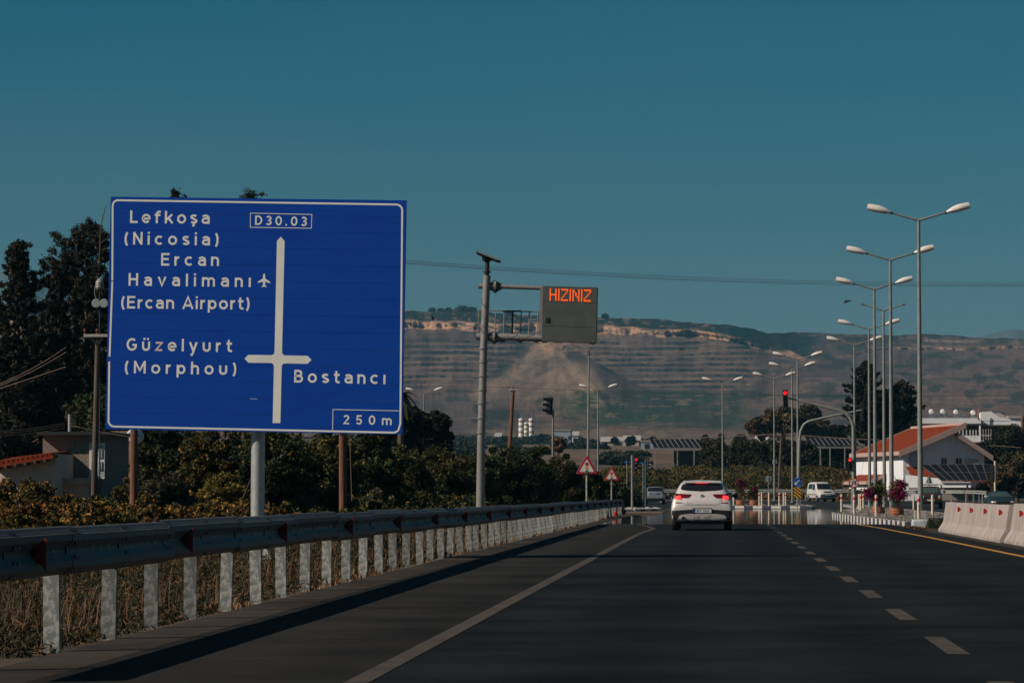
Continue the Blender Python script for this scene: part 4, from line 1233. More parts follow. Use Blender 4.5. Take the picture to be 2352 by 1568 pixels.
PAL_OLIVE = [(.038, .036, .010), (.080, .058, .014), (.14, .085, .020), (.20, .110, .028)]
PAL_DRY = [(.12, .070, .034), (.17, .10, .050), (.08, .050, .026), (.20, .125, .07), (.04, .032, .013)]
PAL_YEL = [(.12, .082, .016), (.24, .145, .028), (.34, .185, .038), (.045, .042, .010)]
def tub(loc, label, bush_h, bush_r, seed, flowers):
    r = thing('flower_tub', label, 'planter', loc)
    MB().lathe((0, 0, 0), [(.27, 0), (.30, .02), (.32, .16), (.32, .20), (.30, .32), (.315, .34), (.315, .37), (.27, .37), (.25, .33)], 18).build('pot', M_TERRA, r, True)
    for z in (.10, .22): MB().lathe((0, 0, 0), [(.323, z), (.327, z + .035)], 18).build('hoop', mat('hoop_dark', (.20, .07, .03), .8), r, True)
    rng = np.random.default_rng(seed)
    mb = MB()
    for q in range(7):
        a = q * .9; mb.tube([(.05 * math.cos(a), .05 * math.sin(a), .3), (.12 * math.cos(a), .12 * math.sin(a), .7), (bush_r * .6 * math.cos(a), bush_r * .5 * math.sin(a), bush_h * .85)], .012, 5)
    mb.build('stems', M_STEM, r)
    N = 1500
    C = rng.normal(size=(N, 3)) * np.array([bush_r * .45, bush_r * .4, bush_h * .16]) + np.array([0, 0, bush_h * .72])
    v, f = leafquads(rng, C, .055)
    obj('foliage', np_mesh('foliage', v, f, M_LEAF, False, tones(rng, N, PAL_GREEN, [3, 3, 2, 1, .3])), r)
    cs = np.array(flowers)
    N2 = 900
    C = cs[rng.integers(0, len(cs), N2)] + rng.normal(size=(N2, 3)) * .085
    v, f = leafquads(rng, C, .05, aspect=.8)
    obj('blossom', np_mesh('blossom', v, f, M_LEAF, False, tones(rng, N2, [(.20, .006, .06), (.12, .004, .04), (.30, .012, .10)], [3, 2, 1])), r)
Yt = 136.0
x, y = c7(1298, 540); tub((PX(x, Yt), Yt, h1(PX(x, Yt), Yt) + .1), 'round terracotta tub with a tall magenta flowering bush, right of two lamp posts', 1.45, .34, 5, [(-.1, -.2, 1.15), (.1, -.1, 1.1), (.28, 0, .95), (.18, -.2, 1.4), (.10, 0, 1.5), (.34, -.1, 1.38), (0, -.2, .95), (.18, -.3, .9), (-.22, 0, .9), (-.1, -.1, 1.05)])
x, y = c7(1050, 505); Yt = 146.0
tub((PX(x, Yt), Yt, h1(PX(x, Yt), Yt) + .1), 'round terracotta tub with a dark green bush and few magenta flowers, behind a marker post', 1.45, .36, 6, [(-.46, -.2, 1.05), (-.38, -.2, .95)])
for cx, lab, sd in ((1720, 'small terracotta pot with a magenta bush close to the right side of the white car', 7), (1739, 'second small terracotta pot on the far pale island', 8)):
    xx = 1700.5 if sd == 7 else 1731.5
    Yt = 220.0; o_ = None
    tub((PX(xx, Yt), Yt, h1(PX(xx, Yt), Yt) + .15), lab, 1.9 if sd == 7 else 1.2, .4, sd, [(-.1, -.2, 1.7), (.25, -.1, 1.5), (.1, -.1, 1.25)] if sd == 7 else [(0, -.1, 1.1)])
# concrete base of the nearest lamp
x, yb = c7(1585, 575); r = thing('lamp_foundation', 'square pale concrete block around the foot of the nearest lamp post', 'concrete block', (P(2110, 505, 121.3).x - .08, 121.0, 0.08))
MB().box((.05, 0, .1), (.50, .5, .52)).build('block', M_CONC, r, bevel=.02)

# ------------------------------------------------------------------ signs
M_SW = mat('sign_face', (.62, .63, .60), .5, c2=(.56, .57, .55))
M_SR = mat('sign_red', (.42, .012, .03), .45)
M_SBK = mat('sign_back', (.22, .29, .30), .5, .2, c2=(.18, .24, .25))
def rounded_tri(a, rc):
    V_ = [Vector((0, a * .577)), Vector((-a / 2, -a * .2887)), Vector((a / 2, -a * .2887))]
    c = []
    for i, p in enumerate(V_):
        d = -p.normalized(); ctr = p + d * rc * 2
        a0 = math.degrees(math.atan2(p.y, p.x))
        for t in range(-60, 61, 20): c.append((ctr.x + rc * math.cos(R(a0 + t)), ctr.y + rc * math.sin(R(a0 + t))))
    return c
def disc(mb, c, r, y, th=.004, n=24):
    mb.prism([(c[0] + r * math.cos(2 * math.pi * i / n), c[1] + r * math.sin(2 * math.pi * i / n)) for i in range(n)], (0, y, 0), (1, 0, 0), (0, 0, 1), (0, th, 0)); return mb
def tri_sign(px, pw, ytop, ybot, Y, label):
    k = Y / F_PX
    a = pw * k; ctr = P(px, ybot, Y); gz = h1(ctr.x, Y)
    cz = P(px, (ytop + ybot) / 2, Y).z - gz - a * .144 + a * .0
    cz = P(px, ybot, Y).z - gz + a * .2887
    r = thing('warning_sign', label, 'road sign', (ctr.x, Y, gz), group='traffic signal warning signs')
    MB().prism(rounded_tri(a * .97, a * .05), (0, -.03, cz), (1, 0, 0), (0, 0, 1), (0, .012, 0)).build('plate', M_SR, r)
    MB().prism(rounded_tri(a * .66, a * .02), (0, -.036, cz), (1, 0, 0), (0, 0, 1), (0, .005, 0)).build('sign_field', M_SW, r)
    MB().prism(rounded_tri(a * 1.01, a * .055), (0, -.015, cz), (1, 0, 0), (0, 0, 1), (0, .02, 0)).build('backing', M_PINK, r)
    for dz, c in ((.155, (.36, .02, .02)), (-.02, (.75, .30, .02)), (-.19, (.02, .16, .11))):
        disc(MB(), (0, cz + dz * a), a * .082, -.042).build('light_symbol', mat('sym_%d' % int(dz * 1000), c, .5), r)
    MB().tube([(0, .02, -.1), (0, .02, cz + a * .3)], .032, 8).build('post', M_POST, r, True)
    MB().tube([(-.045, .045, -.1), (-.045, .045, cz + a * .2)], .018, 6).build('stay', M_GALV, r, True)
tri_sign(1348, 51, 1042, 1088, 126, 'larger red triangular warning sign with traffic light symbol, behind the guard rail')
tri_sign(1405, 37, 1069, 1103, 158, 'smaller red triangular warning sign with traffic light symbol, nearer the junction')
M_SB = mat('sign_blue_round', (.012, .085, .36), .45)
M_YEL = mat('chevron_yellow', (.72, .36, .02), .5)
def round_sign(px, py, rp, Y, name, label, kind, gzoff=.12):
    k = Y / F_PX; c = P(px, py, Y); gz = h1(c.x, Y) + gzoff
    r = thing(name, label, 'road sign', (c.x, Y, gz)); cz = c.z - gz; rad = rp * k
    MB().tube([(0, .03, -.1), (0, .03, cz + rad * .6)], .035, 8).build('post', M_POST, r, True)
    if kind == 'uturn':
        disc(MB(), (0, cz), rad, -.03, .015).build('plate', M_SR, r)
        disc(MB(), (0, cz), rad * .80, -.036, .005).build('sign_field', M_SW, r)
        mb = MB()
        ribbon(mb, [(-.34 * rad, -.42 * rad), (-.34 * rad, .12 * rad)] + [(.0 + .34 * rad * math.cos(R(t)), .12 * rad + .34 * rad * math.sin(R(t))) for t in range(170, -1, -20)] + [(.34 * rad, -.25 * rad)], .20 * rad, lambda p, l: (p.x, -.036 - l, cz + p.y), .003, .003)
        mb.build('u_arrow', M_BLACK, r)
        MB().prism([(.10 * rad, -.15 * rad), (.58 * rad, -.15 * rad), (.34 * rad, -.5 * rad)], (0, -.042, cz), (1, 0, 0), (0, 0, 1), (0, .004, 0)).build('arrow_head', M_BLACK, r)
        mb = MB(); ribbon(mb, [(-.60 * rad, -.58 * rad), (.60 * rad, .58 * rad)], .15 * rad, lambda p, l: (p.x, -.040 - l, cz + p.y), .005, .003); mb.build('slash', M_SR, r)
    if kind == 'keep':
        disc(MB(), (0, cz), rad, -.03, .015).build('plate', M_SB, r)
        mb = MB(); ribbon(mb, [(.5 * rad, .5 * rad), (-.2 * rad, -.2 * rad)], .2 * rad, lambda p, l: (p.x, -.034 - l, cz + p.y), .003, .003); mb.build('arrow_shaft', M_SW, r)
        MB().prism([(-.58 * rad, -.58 * rad), (-.50 * rad, .10 * rad), (.10 * rad, -.50 * rad)], (0, -.040, cz), (1, 0, 0), (0, 0, 1), (0, .004, 0)).build('arrow_head', M_SW, r)
    return r, cz, rad, k
round_sign(1961.5, 1108.6, 10.9, 150, 'no_u_turn_sign', 'round red and white no U-turn sign on a post at the gravel island', 'uturn')
r, cz, rad, k = round_sign(1831, 1107, 10.2, 208, 'keep_left_sign', 'round blue sign with white arrow above a yellow and black striped board', 'keep', .15)
w2, h2 = 8.4 * k, 25 * k; zc = cz - (1130.5 - 1107) * k
MB().box((0, -.02, zc), (2 * w2, .02, h2)).build('hazard_board', M_BLACK, r)
for i in range(-1, 4):
    z0 = zc + h2 / 2 - i * h2 * .30
    def cl(z): return min(max(z, zc - h2 / 2), zc + h2 / 2)
    pts = [(-w2, z0), (w2, z0 - 2 * w2 * .8), (w2, z0 - 2 * w2 * .8 - h2 * .15), (-w2, z0 - h2 * .15)]
    # clip the slanted band to the board
    poly_ = pts
    for sgn, lim in ((1, zc + h2 / 2), (-1, zc - h2 / 2)):
        out_ = []
        for q in range(len(poly_)):
            a_, b_ = poly_[q], poly_[(q + 1) % len(poly_)]
            ia, ib = sgn * a_[1] <= sgn * lim, sgn * b_[1] <= sgn * lim
            if ia: out_.append(a_)
            if ia != ib:
                tt = (lim - a_[1]) / (b_[1] - a_[1]); out_.append((a_[0] + tt * (b_[0] - a_[0]), lim))
        poly_ = out_
        if not poly_: break
    if len(poly_) > 2: MB().prism(poly_, (0, -.036, 0), (1, 0, 0), (0, 0, 1), (0, .006, 0)).build('yellow_stripe', M_YEL, r)
def back_sign(pts_shape, px, py, Y, wpx, hpx, label, post_to=None, m=None):
    k = Y / F_PX; c = P(px, py, Y); gz = h1(c.x, Y)
    r = thing('road_sign', label, 'road sign', (c.x, Y, gz)); cz = c.z - gz
    if pts_shape == 'tri': pl = [(-wpx / 2 * k, -hpx / 2 * k), (wpx / 2 * k, -hpx / 2 * k), (wpx * .06 * k, hpx / 2 * k), (-wpx * .06 * k, hpx / 2 * k)]
    elif pts_shape == 'disc': pl = [(wpx / 2 * k * math.cos(t * .3927), wpx / 2 * k * math.sin(t * .3927)) for t in range(16)]
    else: pl = [(-wpx / 2 * k, -hpx / 2 * k), (wpx / 2 * k, -hpx / 2 * k), (wpx / 2 * k, hpx / 2 * k), (-wpx / 2 * k, hpx / 2 * k)]
    MB().prism(pl, (0, 0, cz), (1, 0, 0), (0, 0, 1), (0, .02, 0)).build('plate', m or M_SBK, r)
    MB().tube([(0, -.04, -.1), (0, -.04, cz + hpx * .45 * k)], .03, 8).build('post', M_POST, r, True)
back_sign('tri', 2134, 1100, 262, 16.5, 19, 'back of a grey triangular sign in front of the low white extension')
back_sign('rect', 1765, 1099, 300, 13, 13, 'back of a small pale rectangular sign left of the far island lamp')
back_sign('rect', 1779, 1060, 335, 10, 9, 'small white box sign on a thin post before the dark hedge')
back_sign('rect', 2151.5 - 81.5, 1124.5, 290, 5, 9, 'small blue sign plate behind the right flower bush', m=M_SB)
back_sign('disc', 1838, 1113, 214, 12, 12, 'pale back of a round sign just behind the blue arrow sign')
back_sign('disc', 1956, 1107, 156, 14, 14, 'pale back of a round sign just behind the no U-turn sign')
back_sign('rect', 1440, 1061, 215, 14, 4.2, 'blue street name plate left of the left traffic signal', m=M_SB)
back_sign('rect', 1477, 1063, 215, 20, 4.2, 'blue street name plate between the two left signal poles', m=M_SB)

# ------------------------------------------------------------------ traffic signals
M_REDL = mat('red_lamp', (.6, .01, .01), .3, emit=((1.0, .012, .012), 1.5))
M_LENS = mat('lens_off', (.02, .018, .017), .25)
def sig_head(root, c, w_, h_, tilt=0, on=True, yaw_=0, small_grey=False):
    """three-light head centred at c (local), facing -Y turned by yaw_"""
    M_ = Matrix.Rotation(yaw_, 3, 'Z') @ Matrix.Rotation(tilt, 3, 'Y')
    hb = MB(); hb.box(c, (w_, w_ * .55, h_), M=M_)
    head = hb.build('signal_head', M_BLACK, root, bevel=.02)
    for i in range(3):
        off = M_ @ Vector((0, -w_ * .28, h_ * (.32 - .32 * i)))
        mb = MB(); p = Vector(c) + off; d = M_ @ Vector((0, -1, 0))
        mb.cyl(p, p + d * .02, w_ * .36, n=16)
        mb.build('lens', M_REDL if (on and i == 0) else (M_DARK if not small_grey else M_LENS), head)
        # visor: a half tube over the lens
        a = M_ @ Vector((1, 0, 0)); b_ = M_ @ Vector((0, 0, 1)); vs = []; n = 9
        for (dd, rr) in ((0, .44), (w_ * .85, .42)):
            for t in range(n):
                q = R(-10 + 200 * t / (n - 1)); dep = dd * (1 if 0 < q < math.pi else .8)
                vs.append(p + d * dep + a * (w_ * rr * math.cos(q)) + b_ * (w_ * rr * math.sin(q)))
        MB().add(vs, [(t, t + 1, n + t + 1, n + t) for t in range(n - 1)]).build('visor', M_BLACK, head)
    return head
def L_at(o, x, y, Y): return P(x, y, Y) - o
def mast_signal():
    Y = 176.0; k = Y / F_PX; b_ = P(1962, 1170, Y); o = Vector((b_.x, Y, h1(b_.x, Y) + .1))
    r = thing('traffic_signal', 'traffic signal on a long curved overhead arm, showing red above the road', 'traffic signal', o, group=None)
    def q(cx, cy): return L_at(o, 1694 + cx * .29297, 775.2 + cy * .29297, Y)
    pts = [q(914, 1330), q(909, 1000), q(909, 760), q(907, 700), q(897, 660), q(872, 615), q(838, 585), q(790, 568), q(690, 545), q(560, 512), q(460, 487), q(425, 480)]
    MB().tube(pts, .09, 10, rs=[.13, .12, .10, .10, .095, .09, .085, .08, .07, .06, .055, .05]).build('mast_arm', M_POLE, r, True)
    MB().tube([q(430, 481), q(396, 474)], .045, 8).build('bracket', M_DARK, r, True)
    sig_head(r, q(375, 478), 11.4 * k, 40 * k, tilt=R(-2))
    MB().tube([q(381, 396), q(381, 408)], .02, 6).build('cap_rod', M_DARK, r)
    sig_head(r, q(882, 990), 9.5 * k, 29 * k)
    MB().cyl(Vector((0, 0, -.1)), Vector((0, 0, .05)), .25, n=12).build('base_flange', M_GALV, r)
    Y2 = 232.0; b_ = P(1834, 1160, Y2); o2 = Vector((b_.x, Y2, h1(b_.x, Y2) + .1)); k2 = Y2 / F_PX
    r2 = thing('traffic_signal', 'curved arm traffic signal seen from behind, with a black head before the dark conifers', 'traffic signal', o2)
    def q2(cx, cy): return L_at(o2, 1694 + cx * .29297, 775.2 + cy * .29297, Y2)
    pts = [q2(476, 1310), q2(480, 1000), q2(488, 780), q2(495, 730), q2(520, 680), q2(558, 655), q2(610, 643), q2(680, 627), q2(750, 612), q2(870, 588), q2(982, 565)]
    MB().tube(pts, .08, 10, rs=[.15, .13, .11, .105, .10, .10, .095, .09, .085, .08, .075]).build('mast_arm', M_POLE, r2, True)
    sig_head(r2, q2(974, 570), 7.5 * k2, 41 * k2, yaw_=R(178), on=False)
    MB().tube([q2(965, 500), q2(965, 640)], .035, 6).build('mount_bar', M_POLE, r2, True)
mast_signal()
def pole_signal(px, ytop, ybase, Y, hx, hy, hw, hh2, label, tilt=0, yaw_=0, on=True, m=None, lean=0):
    k = Y / F_PX; c = P(px, ybase, Y); gz = h1(c.x, Y) + .08; o = Vector((c.x, Y, gz))
    r = thing('traffic_signal', label, 'traffic signal', o)
    MB().tube([(0, 0, -.1), L_at(o, px + lean, ytop, Y)], .075, 8).build('pole', m or M_POST, r, True)
    sig_head(r, L_at(o, hx, hy, Y) + Vector((0, -.05, 0)), hw * k, hh2 * k, tilt, on, yaw_)
pole_signal(1452, 1045, 1166, 195, 1459.5, 1065, 9.5, 33, 'red traffic signal on a pale post at the left island', yaw_=R(38))
M_TEAL = mat('teal_pole', (.035, .075, .10), .5)
pole_signal(1483, 1053, 1162, 205, 1489.5, 1067, 8.5, 24, 'dark traffic signal turned sideways on a blue-grey post at the left island', yaw_=R(62), on=False, m=M_TEAL)
pole_signal(1268.5, 940, 1140, 215, 1263, 932, 14, 40, 'black tilted traffic signal facing left on a slim post above the hedge', tilt=R(9), yaw_=R(-58), on=False, m=M_POLE, lean=2)
pole_signal(2285.5, 1058, 1160, 205, 2278.5, 1085, 7, 36, 'black back of a traffic signal on a cream post beside the brown tree', yaw_=R(170), on=False, m=M_CREAM)

# ------------------------------------------------------------------ vehicles
def car_body(st, m, root, name='body'):
    """st: list of (y, zb, zt, zbelt, w, wr); rear at small y"""
    vs = []; rows = []
    for (y, zb, zt, zs, w_, wr) in st:
        flat = zt < zs + .10
        if flat: zs = zt - .035
        h = zs - zb
        half = [(0, zb), (w_ * .90, zb), (w_ * .985, zb + .10), (w_, zb + .42 * h), (w_ * .995, zb + .74 * h), (w_ * .94, zs)]
        if flat: half += [(w_ * .88, zs + .018), (w_ * .72, zt - .006), (w_ * .45, zt), (0, zt)]
        else:
            d = zt - zs
            half += [(w_ * .94 + (wr - w_ * .94) * .55, zs + d * .5), (wr, zt - .085), (wr * .82, zt - .018), (0, zt)]
        full = half + [(-x, z) for x, z in half[-2:0:-1]]
        rows.append(len(full)); vs += [(x, y, z) for x, z in full]
    n = rows[0]; m_ = len(st); fs = []
    for j in range(m_ - 1):
        for i in range(n):
            fs.append((j * n + i, j * n + (i + 1) % n, (j + 1) * n + (i + 1) % n, (j + 1) * n + i))
    def cap(b_):
        k = len(half) - 1
        res = []
        for i in range(k):
            a, c = i, i + 1
            a2, c2 = (n - i) % n, (n - i - 1) % n
            q = [b_ + a, b_ + c, b_ + c2, b_ + a2]
            qq = []
            for z in q:
                if z not in qq: qq.append(z)
            if len(qq) > 2: res.append(tuple(qq))
        return res
    fs += cap(0) + [tuple(reversed(f)) for f in cap((m_ - 1) * n)]
    mb = MB().add(vs, fs)
    o = mb.build(name, m, root, True)
    for p in o.data.polygons: p.use_smooth = True
    s = o.modifiers.new('s', 'SUBSURF'); s.levels = 2; s.render_levels = 2
    if o.data.attributes.get('sharp_edge'): o.data.attributes.remove(o.data.attributes['sharp_edge'])
    bpy.context.view_layer.update()
    dg = bpy.context.evaluated_depsgraph_get()
    ev = o.evaluated_get(dg); me = ev.to_mesh()
    V_ = [v.co.copy() for v in me.vertices]; F_ = [tuple(p.vertices) for p in me.polygons]
    ev.to_mesh_clear()
    return o, BVHTree.FromPolygons(V_, F_)
def patch(name, bvh, poly, axis, m, root, lift=.006, th=.012, nu=14, nv=10, far=6):
    """lay a panel on the body. poly: outline in (u, z); axis '+y' looks forward from behind, '-y' from the front, '+x'/'-x' from the sides"""
    us = [p[0] for p in poly]; zs = [p[1] for p in poly]
    z0, z1 = min(zs), max(zs)
    D = {'+y': Vector((0, 1, 0)), '-y': Vector((0, -1, 0)), '+x': Vector((1, 0, 0)), '-x': Vector((-1, 0, 0))}[axis]
    def ext(z):
        xs_ = []
        n = len(poly)
        for i in range(n):
            a, b_ = poly[i], poly[(i + 1) % n]
            if (a[1] - z) * (b_[1] - z) <= 0 and a[1] != b_[1]:
                t = (z - a[1]) / (b_[1] - a[1]); xs_.append(a[0] + t * (b_[0] - a[0]))
            elif a[1] == b_[1] == z: xs_ += [a[0], b_[0]]
        return min(xs_), max(xs_)
    vs = []; last = None
    for j in range(nv + 1):
        z = z0 + (z1 - z0) * (j / nv); z = min(max(z, z0 + 1e-4), z1 - 1e-4)
        a, b_ = ext(z)
        for i in range(nu + 1):
            u = a + (b_ - a) * i / nu
            org = Vector((u, 0, z)) if 'y' in axis else Vector((0, u, z))
            org = org - D * far
            hit = bvh.ray_cast(org, D)
            p = hit[0] if hit[0] is not None else (last if last is not None else org + D * far)
            if hit[0] is None: p = Vector((org.x, p.y, z)) if 'y' in axis else Vector((p.x, org.y, z))
            last = p
            vs.append(p - D * lift)
    N = len(vs); vs += [v + D * th for v in vs]
    fs = []
    w_ = nu + 1
    for j in range(nv):
        for i in range(nu):
            a = j * w_ + i
            fs += [(a, a + 1, a + w_ + 1, a + w_), (N + a, N + a + w_, N + a + w_ + 1, N + a + 1)]
    rim = [i for i in range(nu)] + [j * w_ + nu for j in range(nv)] + [nv * w_ + i for i in range(nu, 0, -1)] + [j * w_ for j in range(nv, 0, -1)]
    for i in range(len(rim)):
        a, b_ = rim[i], rim[(i + 1) % len(rim)]
        fs.append((a, N + a, N + b_, b_))
    return MB().add(vs, fs).build(name, m, root, True)
def wheel(root, x, y, r_, w_, side):
    o = MB().lathe((x, y, r_), [(r_ * .62, -w_ / 2), (r_ * .92, -w_ / 2), (r_, -w_ * .36), (r_, w_ * .36), (r_ * .92, w_ / 2), (r_ * .62, w_ / 2)], 28, 'X').build('wheel', M_TYRE, root, True)
    d = side * w_ / 2
    MB().lathe((x, y, r_), [(r_ * .60, d - .01 * side), (r_ * .56, d + .012 * side), (r_ * .2, d + .002 * side), (.03, d + .02 * side)], 20, 'X').build('rim', M_RIM, o, True)
def poly_c(cx, cy, rx, rz, n=16, e=2.6):
    return [(cx + rx * math.copysign(abs(math.cos(2 * math.pi * i / n + .001)) ** (2 / e), math.cos(2 * math.pi * i / n + .001)), cy + rz * math.copysign(abs(math.sin(2 * math.pi * i / n + .001)) ** (2 / e), math.sin(2 * math.pi * i / n + .001))) for i in range(n)]
M_CARW = mat('car_white', (.60, .56, .54), .35, c2=(.57, .53, .51), scale=.8, coat=.4)
M_PLATE = mat('number_plate', (.62, .64, .60), .5)
M_BRAKE = mat('brake_on', (.8, .02, .02), .3, emit=((1.0, .03, .03), 2.2))
M_TAIL = mat('tail_red', (.16, .006, .012), .15, coat=.5)
M_CHROME = mat('chrome', (.55, .56, .58), .15, .9)
def main_car():
    Y = 93.6; X = PX(1611.8, Y)
    r = thing('white_car', 'white compact SUV seen from behind with its brake lights on, driving in the left lane', 'car', (X, Y, 0.004))
    st = [(0.00, .34, .80, .62, .88, .6), (.03, .30, .93, .70, .925, .6), (.10, .27, 1.02, .84, .935, .6), (.16, .26, 1.16, .96, .938, .70), (.30, .25, 1.34, .985, .940, .69),
          (.52, .24, 1.485, .995, .94, .665), (.80, .23, 1.535, .99, .94, .66), (1.5, .22, 1.56, .98, .93, .66), (2.3, .22, 1.54, .96, .93, .66), (2.75, .22, 1.42, .96, .93, .64), (3.2, .22, 1.08, .95, .93, .6), (3.6, .22, 1.0, .9, .92, .6), (4.1, .24, .90, .8, .90, .6), (4.33, .30, .78, .7, .80, .6)]
    body, bv = car_body(st, M_CARW, r)
    def cc(cx, cy): return ((cx - 1203) * .001976, (1450 - cy) * .001976)
    patch('rear_window', bv, [cc(900, 826), cc(1100, 842), cc(1203, 844), cc(1310, 842), cc(1510, 826), cc(1532, 800), cc(1512, 750), cc(1480, 722), cc(1300, 708), cc(1203, 706), cc(1105, 708), cc(925, 722), cc(895, 750), cc(874, 800)], '+y', M_GLASS, r, .010, .02, 18, 12)
    patch('third_brake_light', bv, [cc(1095, 714), cc(1300, 714), cc(1300, 686), cc(1115, 686)], '+y', M_BRAKE, r, .016, .02, 8, 3)
    for s in (-1, 1):
        tl = [cc(770, 955), cc(985, 945), cc(1020, 915), cc(1038, 888), cc(880, 880), cc(785, 876)]
        lit = [cc(786, 958), cc(872, 958), cc(882, 925), cc(870, 906), cc(800, 912)]
        tl = [(abs(a) * s, b_) for a, b_ in tl]; lit = [(abs(a) * s, b_) for a, b_ in lit]
        t_ = patch('tail_light', bv, tl, '+y', M_TAIL, r, .022, .03, 14, 6)
        patch('lit_bulb', bv, lit, '+y', M_BRAKE, t_, .030, .02, 8, 5)
        patch('reflector', bv, [(s * abs(a), b_) for a, b_ in (cc(797, 1028), cc(903, 1028), cc(895, 1016), cc(800, 1012))], '+y', M_TAIL, r, .008, .014, 8, 3)
        # dark fold beside the reflector, side glass
        patch('side_window', bv, [(.95, 1.02), (2.9, 1.02), (2.45, 1.42), (1.3, 1.46), (1.0, 1.36)], '+x' if s < 0 else '-x', M_GLASS, r, .008, .014, 20, 8)
        # mirrors
        mx = s * 1.035
        mir = MB().lathe((mx, 2.62, 1.07), [(.02, -.09), (.075, -.05), (.085, .04), (.05, .10)], 12, 'Y'); 
        mm = mir.build('mirror', M_BLACK, r, True); 
        MB().box((s * .96, 2.62, 1.04), (.14, .06, .04)).build('mirror_arm', M_BLACK, mm)
        wheel(r, s * .80, .74, .345, .235, s); wheel(r, s * .80, 3.42, .345, .235, s)
        patch('side_cladding', bv, [(.25, .30), (4.1, .30), (4.1, .42), (.25, .42)], '+x' if s < 0 else '-x', M_BLACK, r, .008, .012, 30, 3)
    # black lower bumper, following the corners
    patch('rear_bumper', bv, [(-.915, .62), (-.60, .615), (-.32, .625), (-.22, .665), (0, .68), (.22, .665), (.32, .625), (.60, .615), (.915, .62), (.92, .40), (.86, .335), (-.86, .335), (-.92, .40)], '+y', M_BLACK, r, .012, .03, 40, 10)
    patch('skid_plate', bv, [cc(820, 1288), cc(1010, 1284), cc(1203, 1283), cc(1400, 1284), cc(1592, 1288), cc(1575, 1235), cc(1530, 1200), cc(1400, 1190), cc(1360, 1205), cc(1060, 1205), cc(1010, 1190), cc(890, 1192), cc(850, 1225)], '+y', mat('skid_silver', (.52, .49, .45), .45, .2), r, .035, .03, 30, 6)
    for a, b_ in ((1075, 1175), (1240, 1340)):
        patch('diffuser_fin', bv, [cc(a, 1275), cc(b_ - 10, 1275), cc(b_, 1222), cc(a - 10, 1230)], '+y', M_GALV, r, .040, .01, 6, 3)
    ex = cc(920, 1262)
    MB().lathe((ex[0], 0, ex[1]), [(.030, -.03), (.052, -.085), (.060, -.085), (.060, .05), (.03, .05)], 18, 'Y').build('exhaust_pipe', M_CHROME, r, True)
    MB().lathe((ex[0], 0, ex[1]), [(.001, -.062), (.045, -.062), (.045, -.03), (.001, -.03)], 16, 'Y').build('exhaust_mouth', M_BLACK, r)
    MB().box((0, .55, .27), (1.15, 1.0, .13)).build('underbody', M_BLACK, r)
    MB().box((0, 2.2, .24), (1.35, 3.6, .10)).build('floor_pan', M_BLACK, r)
    patch('plate_recess', bv, [cc(1050, 1188), cc(1362, 1188), cc(1355, 1102), cc(1062, 1102)], '+y', M_BLACK, r, .02, .02, 8, 4)
    # number plate
    px0, pz = cc(1062, 1145); px1 = cc(1352, 1145)[0]; yy = bv.ray_cast(Vector((0, -5, pz)), Vector((0, 1, 0)))[0].y - .045
    pl = MB().box(((px0 + px1) / 2, yy, pz), (px1 - px0, .012, .118)).build('number_plate', M_PLATE, r)
    MB().box((px0 + .037, yy - .008, pz), (.072, .006, .114)).build('blue_band', mat('plate_blue', (.01, .05, .30), .5), pl)
    mb = MB(); text(mb, 'RY 220', (px0 + .13, pz - .036), (px1 - .07, pz - .036), .072, lambda p, l: (p.x, yy - .008 - l, p.y), .002, .85); mb.build('plate_lettering', M_BLACK, pl)
    # round badge
    bx, bz = cc(1210, 922); y0 = bv.ray_cast(Vector((bx, -5, bz)), Vector((0, 1, 0)))[0].y
    MB().lathe((bx, y0, bz), [(.062, .01), (.062, -.012), (.056, -.016), (.001, -.016)], 24, 'Y').build('badge', M_CHROME, r, True)
    MB().lathe((bx, y0, bz), [(.054, -.012), (.054, -.018), (.001, -.018)], 24, 'Y').build('badge_ring', M_BLACK, r, True)
    for q, c in enumerate(((.02, .10, .35), (.7, .7, .7), (.02, .10, .35), (.7, .7, .7))):
        a0 = 90 * q + 90
        ptsq = [(0, 0)] + [(.036 * math.cos(R(a0 + t)), .036 * math.sin(R(a0 + t))) for t in range(0, 91, 15)]
        MB().prism(ptsq, (bx, y0 - .022, bz), (1, 0, 0), (0, 0, 1), (0, .006, 0)).build('badge_quarter', mat('bq%d' % (q % 2), c, .3), r)
    for s_, a, b_ in (('X2', cc(978, 1036), cc(1035, 1036)),):
        yb_ = bv.ray_cast(Vector((a[0], -5, a[1])), Vector((0, 1, 0)))[0].y
        G['X'] = (.7, [[(.04, 0), (.66, 1)], [(.04, 1), (.66, 0)]])
        mb = MB(); text(mb, s_, a, b_, .035, lambda p, l: (p.x, yb_ - .006 - l, p.y), .002, 1); mb.build('model_badge', M_CHROME, r)
    # tailgate seam and roof details
    for s in (-1, 1):
        pts = []
        for cx_, cy_ in ((865, 845), (880, 900), (890, 960), (905, 1010), (940, 1040)):
            u, z = cc(cx_, cy_); u = abs(u) * s
            hit = bv.ray_cast(Vector((u, -5, z)), Vector((0, 1, 0)))[0]
            pts.append(hit - Vector((0, .003, 0)))
        MB().tube(pts, .004, 5).build('tailgate_seam', M_DARK, r)
    pts = []
    for u in np.linspace(-.52, .52, 12):
        z = (1450 - 1050) * .001976 - .0
        hit = bv.ray_cast(Vector((u, -5, z)), Vector((0, 1, 0)))[0]; pts.append(hit - Vector((0, .003, 0)))
    MB().tube(pts, .004, 5).build('tailgate_seam', M_DARK, r)
    spz = 1.50
    MB().add([(-.60, .36, 1.475), (.60, .36, 1.475), (.57, .60, 1.525), (-.57, .60, 1.525), (-.60, .36, 1.46), (.60, .36, 1.46)], [(0, 1, 2, 3), (0, 4, 5, 1)]).build('roof_spoiler', M_CARW, r)
